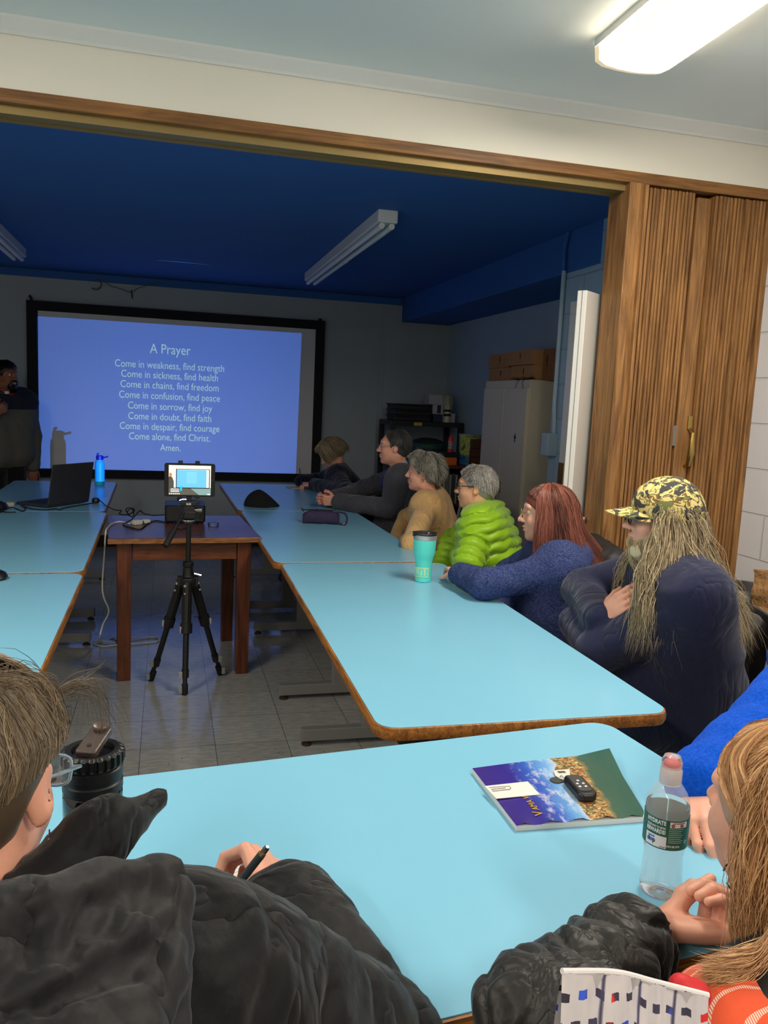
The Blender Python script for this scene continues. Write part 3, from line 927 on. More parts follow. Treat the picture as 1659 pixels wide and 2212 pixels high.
# blue bottle in the projector beam
bb = thing('water_bottle', 'bright blue slim bottle with dark blue carry cap near the screen', 'bottle', (-.498, 6.60, .74))
bx, by = -.498, 6.60
zb1 = atY(216, 994, by).z
MB().lathe([(0, 0), (.033, 0), (.036, .004), (.036, zb1 - .74 - .03), (.033, zb1 - .74 - .012), (.026, zb1 - .74)], 32, M=Matrix.Translation((bx, by, .74))).build('bottle_body', M('bright_blue_enamel', (34, 196, 236), .45), bb)
MB().lathe([(.0255, -.008), (.0255, .004), (0, .004)], 32, M=Matrix.Translation((bx, by, zb1))).build('neck_ring', mt['white'], bb)
dk = M('deep_blue_plastic', (30, 30, 150), .4)
MB().lathe([(.027, 0), (.027, .03), (.022, .034), (0, .034)], 28, M=Matrix.Translation((bx, by, zb1 + .002))).tube([(bx - .015, by, zb1 + .03), (bx - .016, by, zb1 + .048), (bx - .006, by, zb1 + .05)], .007, 10).tube([(bx + .02, by, zb1 + .02), (bx + .045, by, zb1 + .024), (bx + .062, by, zb1 + .03)], [.008, .006, .006], 10).build('cap', dk, bb)

# flat cap
fc_ = thing('flat_cap', 'black flat cap lying on the farthest right table', 'hat', tuple(atZ(564, 1093, .74)))
fa = atZ(527, 1093, .74); fb = atZ(603, 1093, .74)
w = MB(); vs = []; fs = []
nu, nv = 28, 12
for i in range(nv + 1):
    for j in range(nu):
        a = 2 * PI * j / nu; t_ = i / nv
        rr = math.cos(t_ * PI / 2)
        x = math.cos(a) * rr; y = math.sin(a) * rr
        z = math.sin(t_ * PI / 2) ** 1.1 * .112
        X = .5 + x * .5
        prof_ = 1 - 1.25 * max(0, X - .42) ** 1.15
        vs.append((fa.x + (fb.x - fa.x) * (X if X < .6 else .6 + (X - .6) * 1.0), fa.y + .02 + y * .11 * (1 if X < .7 else .85), .741 + z * prof_))
for i in range(nv):
    for j in range(nu):
        a = i * nu + j; b = i * nu + (j + 1) % nu
        fs.append((a, b, b + nu, a + nu))
w.add(vs, fs)
w.build('crown', M('black_wool', (15, 15, 17), .95, bump=(300, .3, .002)), fc_, smooth=180)
vs = []
br_ = MB()
for j in range(13):
    a = -PI / 2 + PI * j / 12
    for rr, z in ((.62, .012), (1.02, .006), (1.02, .001), (.62, .001)):
        vs.append((fa.x + (fb.x - fa.x) * (.5 + .5 * rr * math.cos(a)), fa.y + .02 + rr * .095 * math.sin(a), .741 + z))
br_.add(vs, [(j * 4 + k, j * 4 + (k + 1) % 4, (j + 1) * 4 + (k + 1) % 4, (j + 1) * 4 + k) for j in range(12) for k in range(4)])
br_.build('peak', M('black_wool_peak', (13, 13, 15), .9), fc_, smooth=60)

# pencil case
pcs = thing('pencil_case', 'dark purple zipped pencil case with wrist loop on the middle right table', 'pencil case', tuple(atZ(690, 1130, .74)))
pa = atZ(653, 1131, .74); pd_ = atZ(733, 1134, .74)
ex = (pd_ - pa).normalized(); ey = Vector((-ex.y, ex.x, 0))
pm = M('purple_canvas', (48, 38, 72), .8, noise=(40, .15), bump=(220, .25, .002))
ln = (pd_ - pa).length
w = MB(); ns, nr_ = 16, 14; vs = []
for i in range(ns + 1):
    t_ = i / ns
    k = (1 - abs(2 * t_ - 1) ** 5 * .32)
    for j in range(nr_):
        a = 2 * PI * j / nr_
        yy = math.copysign(abs(math.cos(a)) ** .6, math.cos(a)) * .037 * k
        zz = (math.copysign(abs(math.sin(a)) ** .7, math.sin(a)) * .040 + .040) * k + .003 * math.sin(t_ * 17 + j)
        vs.append(pa + ex * (t_ * ln) + ey * (yy + .03) + Vector((0, 0, max(zz, .001))))
fs = [(i * nr_ + j, i * nr_ + (j + 1) % nr_, (i + 1) * nr_ + (j + 1) % nr_, (i + 1) * nr_ + j) for i in range(ns) for j in range(nr_)]
fs += [tuple(range(nr_ - 1, -1, -1)), tuple(range(ns * nr_, (ns + 1) * nr_))]
w.add(vs, fs).build('fabric_body', pm, pcs, smooth=60)
MB().tube(spline([pa + ex * ln * .0 + ey * .03 + Vector((0, 0, .078)), pa + ex * ln * .4 + ey * .03 + Vector((0, 0, .083)), pa + ex * ln * .9 + ey * .03 + Vector((0, 0, .08))]), .0035, 6).build('zip', mt['black'], pcs)
MB().tube(spline([pa + ex * ln * .92 + ey * .02 + Vector((0, 0, .075)), pa + ex * (ln + .03) + Vector((0, 0, .07)), pa + ex * (ln + .045) + ey * -.01 + Vector((0, 0, .035)), pa + ex * (ln + .03) + ey * -.02 + Vector((0, 0, .006)), pa + ex * ln * .97 + ey * -.005 + Vector((0, 0, .012))]), .006, 6).build('wrist_loop', pm, pcs)
MB().tube([pa + ex * ln * .02 + ey * .03 + Vector((0, 0, .07)), pa + ex * -.008 + ey * .03 + Vector((0, 0, .088))], .006, 6).build('end_tab', pm, pcs)
MB().cbox(pa + ex * (ln + .028) + ey * -.02 + Vector((0, 0, .008)), (.018, .006, .012)).build('buckle', mt['steel'], pcs, smooth=0, bevel=.001)

# tumbler
yx = atZ(918, 1259, .74); yx = Vector((yx.x, yx.y + .03, .74))
yt = thing('tumbler', 'turquoise insulated tumbler with clear lid on the nearest right table', 'tumbler', tuple(yx))
zt2 = atY(921, 1150, yx.y).z - .74
h = zt2
teal = M('turquoise_powder_coat', (92, 224, 212), .45, bump=(400, .05, .0005))
MB().lathe([(0, 0), (.030, 0), (.0335, .004), (.0355, h * .42), (.040, h * .50), (.0455, h * .60), (.0475, h * .86)], 48, M=Matrix.Translation(yx)).build('cup', teal, yt)
MB().lathe([(.0475, h * .86), (.0485, h * .865), (.049, h * .955), (.046, h * .965)], 48, M=Matrix.Translation(yx)).build('steel_rim', M('satin_steel', (196, 196, 194), .35, .6), yt)
MB().lathe([(.0495, h * .955), (.050, h * .975), (.0485, h * 1.0), (.043, h * 1.0), (.042, h * .975), (0, h * .972)], 48, M=Matrix.Translation(yx)).cbox(yx + Vector((-.047, -.01, h * .985)), (.018, .012, .02)).build('lid', M('smoked_lid', (40, 42, 44), .15, spec=.7), yt, smooth=30)
# label band wrapped on the cup below the waist: bordered box with lettering
lab = M('cream_print', (214, 226, 160), .5)


def wrap(me, r, zc, ang0, ctr):
    for v_ in me.vertices:
        a = ang0 + v_.co.x / r
        rr = r + v_.co.z
        v_.co = (ctr.x + math.cos(a) * rr, ctr.y + math.sin(a) * rr, ctr.z + zc + v_.co.y)


def flat_text(body, size, bold=0, xs=1.0, extrude=.0002, align='CENTER'):
    fc = bpy.data.curves.new('t', 'FONT'); fc.body = body; fc.size = size; fc.align_x = align; fc.align_y = 'CENTER'; fc.extrude = extrude; fc.resolution_u = 2; fc.offset = bold
    fo = bpy.data.objects.new('t', fc); COL.objects.link(fo); bpy.context.view_layer.update()
    me = bpy.data.meshes.new_from_object(fo.evaluated_get(bpy.context.evaluated_depsgraph_get()))
    bpy.data.objects.remove(fo)
    me.transform(Matrix.Diagonal((xs, 1, 1, 1)))
    return me


def patch(x0, y0, x1, y1, z=0, n=16):
    me = bpy.data.meshes.new('p')
    vs = [(x0 + (x1 - x0) * i / n, y, z) for i in range(n + 1) for y in (y0, y1)]
    me.from_pydata(vs, [], [(2 * i, 2 * i + 2, 2 * i + 3, 2 * i + 1) for i in range(n)])
    return me


ang = math.atan2(-yx.y, -yx.x) - .62
for nm, me, dz in (('label_border', patch(-.044, -.0205, .044, .0205), .0010),):
    wrap(me, .0345, h * .21, ang, yx)
    for v_ in me.vertices: pass
    me.transform(Matrix.Translation(-yx)); me.transform(Matrix.Diagonal((1.03, 1.03, 1, 1))); me.transform(Matrix.Translation(yx))
    link_mesh(nm, me, lab, yt, smooth=180)
me = patch(-.0405, -.0165, .0405, .0165); wrap(me, .0345, h * .21, ang, yx)
me.transform(Matrix.Translation(-yx)); me.transform(Matrix.Diagonal((1.04, 1.04, 1, 1))); me.transform(Matrix.Translation(yx))
link_mesh('label_field', me, teal, yt, smooth=180)
me = flat_text('YETI', .036, .0011, .92); wrap(me, .0360, h * .21, ang, yx)
link_mesh('lettering', me, lab, yt, smooth=0)

# ------------------------------------------------------------------ foreground table things
# brochure
cTL, cTR, cBR, cBL = (atZ(x, y, .747) for x, y in ((1020, 1664), (1315, 1632), (1398, 1768), (1115, 1789)))
bro = thing('brochure', 'glossy travel brochure with purple sky and canal city cover', 'brochure', tuple((cTL + cBR) / 2 - Vector((0, 0, .007))))
t = NT('brochure_cover')
tc = t.node('ShaderNodeTexCoord'); sp = t.node('ShaderNodeSeparateXYZ', {0: tc.outputs['UV']})
u_ = sp.outputs[0]
wob = t.node('ShaderNodeTexNoise', {'Vector': tc.outputs['UV'], 'Scale': 6.0, 'Detail': 4.0}).outputs[0]
wm_ = t.node('ShaderNodeMath', {0: wob, 1: .14}, operation='MULTIPLY')
u2 = t.node('ShaderNodeMath', {0: u_, 1: wm_.outputs[0]}, operation='ADD')
sky = t.ramp(u2.outputs[0], [(.10, (64, 48, 132)), (.28, (56, 44, 140)), (.42, (52, 92, 190)), (.56, (110, 170, 224)), (.62, (180, 200, 222)), (.64, (176, 152, 110)), (.80, (150, 128, 84)), (.84, (62, 96, 84)), (1.0, (48, 92, 82))])
uvm = t.node('ShaderNodeMapping', {'Vector': tc.outputs['UV'], 'Scale': (5, 2.2, 1), 'Rotation': (0, 0, .5)})
cl = t.noise(uvm.outputs[0], 3, 6, .62)
clm = t.ramp(cl, [(.50, (0, 0, 0)), (.66, (210, 210, 210))])
msk = t.ramp(u2.outputs[0], [(.30, (0, 0, 0)), (.36, (255, 255, 255)), (.58, (255, 255, 255)), (.60, (0, 0, 0))])
c1 = t.mix(t.mix(1.0, clm, msk, 'MULTIPLY'), sky, lin((226, 222, 232)))
vor = t.node('ShaderNodeTexVoronoi', {'Vector': tc.outputs['UV'], 'Scale': 58.0})
town = t.ramp(vor.outputs['Color'], [(.2, (176, 150, 100)), (.4, (120, 98, 60)), (.55, (176, 100, 66)), (.66, (92, 92, 62)), (.85, (206, 186, 140))], 'CONSTANT')
m2 = t.ramp(u2.outputs[0], [(.62, (0, 0, 0)), (.63, (255, 255, 255)), (.80, (255, 255, 255)), (.81, (0, 0, 0))])
c1 = t.mix(m2, c1, town)
t.set(col=c1, rough=.22, spec=.6)
N_ = 16
w = MB(); vs = []; uv = []
for i in range(N_ + 1):
    for j in range(N_ + 1):
        u, v = i / N_, j / N_
        p = cBL.lerp(cBR, u).lerp(cTL.lerp(cTR, u), v)
        curl = .012 * max(0, u - .75) * max(0, v - .6) * 10 + .004 * math.exp(-((v) / .06) ** 2) * math.sin(u * 30)
        vs.append(p + Vector((0, 0, .0045 + curl + .003 * math.sin(u * 3.1)))); uv.append((u, v))
fs = [(i * (N_ + 1) + j, (i + 1) * (N_ + 1) + j, (i + 1) * (N_ + 1) + j + 1, i * (N_ + 1) + j + 1) for i in range(N_) for j in range(N_)]
w.add(vs, fs)
cv = w.build('cover', t.mat, bro, smooth=180)
uvl = cv.data.uv_layers.new(name='UVMap')
for lo_ in cv.data.loops: uvl.data[lo_.index].uv = uv[lo_.vertex_index]
w = MB()
dn = Vector((0, 0, -.0055))
w.prism([V2(cBL.lerp(cTR, .004)), V2(cBR), V2(cTR), V2(cTL)], .7405, .7505)
w.build('pages', M('page_edges', (216, 216, 214), .7), bro, smooth=0)
# gold title and small white type on the cover
ux = (cTL - cBL).normalized(); ur = (cBR - cBL).normalized()
gp = M('gold_ink', (206, 170, 74), .35, .3)
o_ = cBL.lerp(cTL, .10) + ur * .055 + Vector((0, 0, .0075))
text('V', .026, frameM(o_ + ur * .008, ux, ur * -1), gp, bro, align='LEFT', name='cover_emblem')
text('AMA W', .018, frameM(o_ + ux * .020 + ur * .008, ux, ur * -1), gp, bro, align='LEFT', name='cover_title')
wp = M('white_ink', (220, 220, 226), .5)
# taped white note with a paper clip drawing
cA, cB, cC, cD = (atZ(x, y, .7545) for x, y in ((1047, 1699), (1140, 1689), (1166, 1717), (1072, 1726)))
nt_ = thing('white_note', 'small white paper slip with a paper clip lying on the brochure', 'note', tuple((cA + cC) / 2))
MB().prism([V2(cA), V2(cD), V2(cC), V2(cB)], .7545, .7556).build('paper', M('white_paper', (222, 220, 214), .7), nt_, smooth=0)
clp = [cA.lerp(cB, .10).lerp(cD, .5), cA.lerp(cB, .52).lerp(cD, .35), cA.lerp(cB, .55).lerp(cD, .62), cA.lerp(cB, .22).lerp(cD, .80)]
MB().tube([p + Vector((0, 0, .002)) for p in [atZ(x, y, .7545) for x, y in ((1056, 1703), (1100, 1700), (1103, 1704), (1102, 1707), (1064, 1711), (1062, 1707), (1092, 1704))]], .0007, 6).build('paper_clip', mt['steel'], nt_)
# key fob, keys and tag
kf = thing('car_key', 'black car key fob with keys and a white tag lying on the brochure', 'key', tuple(atZ(1252, 1712, .754)))
k0, k1 = atZ(1237, 1692, .757), atZ(1268, 1728, .757)
kx = (k1 - k0).normalized(); km = frameM((k0 + k1) / 2 + Vector((0, 0, -.001)), kx, Vector((-kx.y, kx.x, 0)))
kl = (k1 - k0).length * .5 + .008
MB().prism(rrect(-kl, -.019, kl, .019, .012), 0, .016, M=km).build('fob', mt['softblack'], kf, smooth=30, bevel=.004)
MB().prism(rrect(-kl + .006, -.013, kl - .012, .013, .008), .0155, .0172, M=km).build('button_panel', M('grey_buttons', (54, 54, 56), .5), kf, smooth=30)
w = MB()
for x, y in ((-.012, 0), (0, -.006), (0, .006), (.012, -.006), (.012, .006)): w.lathe([(0, 0), (.0028, 0), (.0024, .0006), (0, .0006)], 10, M=km @ Matrix.Translation((x, y, .0172)))
w.build('button_symbol', wp, kf)
MB().cbox((-.013, 0, .0175), (.004, .012, .0006), M=None).build('tmpx', wp).name = 'tmpx'
bpy.data.objects.remove(bpy.data.objects['tmpx'])
ka, kb = atZ(1225, 1687, .757), atZ(1200, 1680, .757)
MB().tube(spline([ka, ka.lerp(kb, .3) + Vector((0, .01, .004)), ka.lerp(kb, .6), ka.lerp(kb, .3) + Vector((0, -.01, .004)), ka]), .001, 6).build('key_ring', mt['steel'], kf)
kk = frameM(atZ(1204, 1684, .757), atZ(1188, 1686, .757) - atZ(1212, 1680, .757), (0, 1, 0))
MB().prism(rrect(-.014, -.011, .014, .011, .008), 0, .0025, M=kk).build('house_key', M('dull_key', (92, 94, 88), .4, .8), kf, smooth=0)
tg = [atZ(x, y, .758) for x, y in ((1196, 1664), (1230, 1661), (1233, 1684), (1216, 1686), (1199, 1674))]
MB().prism([V2(p) for p in reversed(tg)], .757, .7578).build('white_tag', M('tag_white', (214, 214, 204), .5), kf, smooth=0)
w = MB()
a0, a1 = tg[0].lerp(tg[4], .25), tg[1].lerp(tg[2], .2)
for i in range(9):
    p = a0.lerp(a1, .2 + i * .055)
    w.cbox(p + Vector((0, -.004, .0006 - .0)), (.0012 if i % 2 else .0006, .008, .0004))
w.build('barcode_bars', mt['black'], kf, smooth=0)

# plastic water bottle with sport cap
WB = Vector((.748, 1.022, .74))
wb = thing('plastic_bottle', 'clear plastic water bottle with green label and pink cap on the foreground table', 'bottle', tuple(WB))
pl = NT('clear_plastic'); pl.set(col=(.93, .97, .98, 1), rough=.04, alpha=.13, ior=1.5, spec=1.0); mt['plastic'] = pl.mat
wa = NT('water'); wa.set(col=(.95, .99, 1, 1), rough=0.0, trans=1.0, ior=1.12)
prof = [(0, .004), (.018, .0), (.030, .002), (.0325, .012), (.031, .04), (.0295, .065), (.0315, .078), (.0330, .085), (.0330, .133), (.0335, .140), (.0325, .150), (.027, .165), (.019, .177), (.0135, .184), (.0135, .190)]
w = MB(); vs = []; nn = 64
for r_, z_ in prof:
    for k in range(nn):
        a = 2 * PI * k / nn
        rr = r_
        if .01 < z_ < .08 and r_ > 0: rr = r_ * (1 - .035 * (0.5 + 0.5 * math.cos(a * 8)) * math.sin((z_ - .01) / .07 * PI))
        vs.append(WB + Vector((rr * math.cos(a), rr * math.sin(a), z_)))
fs = [(i * nn + k, i * nn + (k + 1) % nn, (i + 1) * nn + (k + 1) % nn, (i + 1) * nn + k) for i in range(len(prof) - 1) for k in range(nn)]
w.add(vs, fs)
ob = w.build('bottle_shell', mt['plastic'], wb, smooth=180)
so = ob.modifiers.new('wall', 'SOLIDIFY'); so.thickness = .0005; so.offset = -1
water = [(0, .005)] + [(r_ - .0012, z_ + .0006) for r_, z_ in prof[1:10]] + [(.0315, .146), (0, .146)]
MB().lathe(water, 48, M=Matrix.Translation(WB)).build('water', wa.mat, wb, smooth=60)
grn = M('green_label', (28, 92, 74), .4)
z0, z1 = .086, .133
angc = math.atan2(-WB.y, -WB.x)
me = patch(-.0331 * PI, z0 - .11, .0331 * PI, z1 - .11, n=72); wrap(me, .0333, .11, angc, WB)
lb = link_mesh('label', me, grn, wb, smooth=180)


def onlab(me, m, name='label_print', lift=.0003):
    wrap(me, .0333 + lift, .11, angc, WB)
    return link_mesh(name, me, m, lb, smooth=0)


def T_(x, y, me): me.transform(Matrix.Translation((x, y, 0))); return me


onlab(T_(-.015, .0175, flat_text('HYDRATE', .0088, .0003, .78)), wp)
onlab(T_(-.015, .0095, flat_text('YOUR WAY TO MORE', .0042, .0001, .72)), wp)
onlab(T_(-.015, .0030, flat_text('REWARDS!', .0086, .0003, .74)), wp)
onlab(patch(-.031, -.022, .0025, -.0035), wp)
onlab(T_(-.021, -.0070, flat_text('rewards', .0042, .0001, .8)), M('blue_ink', (46, 110, 200), .5), lift=.0006)
onlab(T_(-.021, -.0125, flat_text('dr p', .0105, .0003, .8)), M('dark_ink', (40, 60, 70), .5), lift=.0006)
onlab(T_(-.0202, -.0125, flat_text('o', .0085, .0010, .7)), M('blue_drop', (36, 130, 220), .5), 'drop_symbol', lift=.0007)
onlab(T_(-.003, -.0200, flat_text('SCAN ME', .0024, 0, .8)), M('dark_ink2', (40, 60, 70), .5), lift=.0006)
onlab(patch(.006, .0125, .034, .0215), wp)
rt = M('red_print', (150, 60, 60), .5)
onlab(T_(.020, .0196, flat_text('BUILT-IN SAFETY SEAL', .0026, 0, .75)), rt, lift=.0006)
onlab(T_(.0105, .0155, flat_text('O', .006, .0006, 1)), rt, 'seal_symbol', lift=.0006)
onlab(T_(.0245, .0155, flat_text('O', .006, .0006, 1)), rt, 'seal_symbol', lift=.0006)
for i in range(8):
    x1_ = (.028 - .002 * (i % 3))
    onlab(patch(.005, .0095 - i * .0030, x1_, .0105 - i * .0030, n=6), M('pale_print_%d' % i, (150, 190, 176), .5), 'fine_print')
onlab(T_(.013, -.0175, flat_text('CTRV, ME, NY 5c', .0038, .0001, .72)), wp)
tri = bpy.data.meshes.new('r'); v_ = []; f_ = []
for k in range(3):
    a = PI / 2 + k * 2 * PI / 3
    p0 = Vector((math.cos(a), math.sin(a), 0)) * .0030; p1 = Vector((math.cos(a + 1.5), math.sin(a + 1.5), 0)) * .0030
    d_ = Vector(((p1 - p0).y, -(p1 - p0).x, 0)).normalized() * .0006
    n0 = len(v_); v_ += [p0 - d_, p1 - d_, p1 + d_, p0 + d_]; f_.append((n0, n0 + 1, n0 + 2, n0 + 3))
tri.from_pydata([tuple(a) for a in v_], [], f_); tri.transform(Matrix.Translation((.034, -.011, 0)))
onlab(tri, wp, 'recycling_symbol')
pink = M('frosted_pink_cap', (236, 176, 176), .35, trans=.15)
frost = M('frosted_cap', (232, 222, 220), .3, trans=.35)
MB().lathe([(.0155, .178), (.0165, .182), (.0165, .200), (.014, .206), (0, .206)], 36, M=Matrix.Translation(WB)).build('cap_base', frost, wb)
MB().lathe([(.010, .205), (.0105, .211), (.008, .214), (0, .214)], 24, M=Matrix.Translation(WB)).build('spout', M('pink_spout', (226, 120, 120), .4), wb)
MB().lathe([(.0152, .205), (.0156, .213), (.012, .222), (0, .2245)], 36, M=Matrix.Translation(WB)).build('dome_cap', M('clear_dome', (245, 225, 225), .1, trans=.85, ior=1.2), wb)

# thermos mug
TH = Vector((-.091, 1.085, .74))
ZT = atY(200, 1618, TH.y).z - .74
th = thing('travel_mug', 'black insulated travel mug with ribbed screw lid on the foreground table', 'mug', tuple(TH))
gloss = M('gloss_black_band', (14, 14, 16), .06, spec=.8)
matt = M('matt_black_steel', (38, 38, 40), .5, noise=(200, .1))
R0 = .0375
h = ZT
MB().lathe([(0, 0), (R0 - .008, 0), (R0 - .003, .004), (R0, h * .35), (R0, h - .088)], 48, M=Matrix.Translation(TH)).build('mug_body', matt, th)
MB().lathe([(R0, h - .088), (R0 + .0005, h - .087), (R0 + .0005, h - .058), (R0 - .001, h - .055)], 48, M=Matrix.Translation(TH)).build('gloss_band', gloss, th)
w = MB()
w.lathe([(R0 - .002, h - .056), (R0 + .001, h - .052), (R0 + .001, h - .042), (R0 - .001, h - .040), (R0 - .001, h - .036), (R0 + .001, h - .034), (R0 + .001, h - .022), (R0 - .002, h - .020), (R0 - .002, h - .016)], 48, M=Matrix.Translation(TH))
w.build('lid_ring', mt['softblack'], th)
w = MB(); nn = 120; vs = []
for r_, z_, rib in ((R0 - .001, h - .018, 1), (R0 + .0015, h - .014, 1), (R0 + .0015, h - .002, 1), (R0 - .003, h + .001, 0), (R0 - .010, h + .0, 0), (R0 - .012, h - .006, 0), (0, h - .006, 0)):
    for k in range(nn):
        a = 2 * PI * k / nn
        rr = r_ + (.0018 * (1 if (k * 24 // nn) % 1 == 0 and (k % 5) < 3 else -1) if rib else 0)
        vs.append(TH + Vector((max(rr, 0) * math.cos(a), max(rr, 0) * math.sin(a), z_)))
fs = [(i * nn + k, i * nn + (k + 1) % nn, (i + 1) * nn + (k + 1) % nn, (i + 1) * nn + k) for i in range(6) for k in range(nn)]
w.add(vs, fs).build('screw_lid', mt['softblack'], th, smooth=30)
fm = Matrix.Translation(TH + Vector((0, 0, h))) @ Matrix.Rotation(math.radians(70), 4, 'Z') @ Matrix.Rotation(math.radians(-14), 4, 'Y')
MB().prism(rrect(-.022, -.014, .034, .014, .005), .002, .012, M=fm).lathe([(.004, 0), (.012, .0), (.012, .010), (.008, .012), (0, .012)], 20, M=fm @ Matrix.Translation((.030, 0, .008))).build('flip_latch', M('bronze_plastic', (86, 74, 70), .35, .3), th, smooth=30, bevel=.002)
MB().lathe([(0, .0121), (.003, .0121), (.003, .0128), (0, .0128)], 12, M=fm @ Matrix.Translation((-.008, 0, 0))).build('latch_dot', mt['black'], th)

# note pad under the writing hand
nA = [atZ(x, y, .743) for x, y in ((455, 1880), (506, 1862), (640, 1900), (600, 1990))]
npd = thing('note_pad', 'white lined note pad under the hand writing on the foreground table', 'note pad', tuple(atZ(520, 1890, .74)))
q0 = atZ(506, 1860, .744); qa = (atZ(440, 1886, .744) - q0).normalized(); qb = Vector((-qa.y, qa.x, 0)); qb = qb if qb.y < 0 else -qb
pmx = frameM(q0, qa, qb)
MB().box((0, 0, -.002) if False else (0, 0, -.003), (.14, .20, .0015), M=pmx).build('paper_stack', M('pad_paper', (226, 226, 222), .7), npd, smooth=0)
w = MB()
for i in range(10): w.box((.006, .012 + i * .009, .0016), (.134, .0124 + i * .009, .0018), M=pmx)
w.build('printed_lines', M('grey_rule', (130, 134, 140), .7), npd, smooth=0)
# ================================================================== people: signed-distance figures meshed with surface nets
f32 = np.float32


def A3(v): return np.array([v[0], v[1], v[2]], float)


def nrm3(v):
    v = np.array(v, float)
    return v / (np.linalg.norm(v) + 1e-12)


class SD:
    """ordered smooth unions / subtractions of tapered capsules and ellipsoids"""
    def __init__(s): s.p = []; s.post = None

    def rc(s, a, b, ra, rb=None, k=.02, op='u'):
        s.p.append(('r', A3(a), A3(b), ra, ra if rb is None else rb, k, op)); return s

    def el(s, c, r, R=None, k=.02, op='u'):
        s.p.append(('e', A3(c), np.array(r, float) * np.ones(3), None if R is None else np.array(R, float), 0, k, op)); return s

    def one(s, q, P):
        if q[0] == 'r':
            a, b, ra, rb = q[1:5]
            ba = b - a; pa = P - a
            t = np.clip(pa @ ba / max(ba @ ba, 1e-9), 0, 1)
            return np.linalg.norm(pa - t[:, None] * ba, axis=1) - (ra + (rb - ra) * t)
        c, r, R = q[1:4]
        w = P - c
        if R is not None: w = w @ R.T
        k0 = np.linalg.norm(w / r, axis=1); k1 = np.linalg.norm(w / (r * r), axis=1)
        return k0 * (k0 - 1) / np.maximum(k1, 1e-6)

    def ev(s, P, idx=None):
        d = None
        for i in (range(len(s.p)) if idx is None else idx):
            q = s.p[i]; e = s.one(q, P); k = q[5]; op = q[6]
            if d is None:
                if op == 'u': d = e
                continue
            if op == 'u':
                h = np.maximum(k - np.abs(d - e), 0) / max(k, 1e-6)
                d = np.minimum(d, e) - h * h * k * .25
            else:
                h = np.maximum(k - np.abs(d + e), 0) / max(k, 1e-6)
                d = np.maximum(d, -e) + h * h * k * .25
        if d is None: d = np.full(len(P), 1.0)
        return s.post(P, d) if s.post else d

    def bounds(s):
        lo = np.full(3, 9e9); hi = -lo
        for q in s.p:
            if q[6] != 'u': continue
            if q[0] == 'r':
                r = max(q[3], q[4])
                for c in (q[1], q[2]): lo = np.minimum(lo, c - r); hi = np.maximum(hi, c + r)
            else:
                r = q[2].max(); lo = np.minimum(lo, q[1] - r); hi = np.maximum(hi, q[1] + r)
        return lo, hi


def axis(lo, hi, h, fine):
    xs = [lo]
    while xs[-1] < hi:
        st = h
        for a, b, hf in fine:
            if a - h < xs[-1] < b: st = min(st, hf)
        xs.append(xs[-1] + st)
    return np.array(xs)


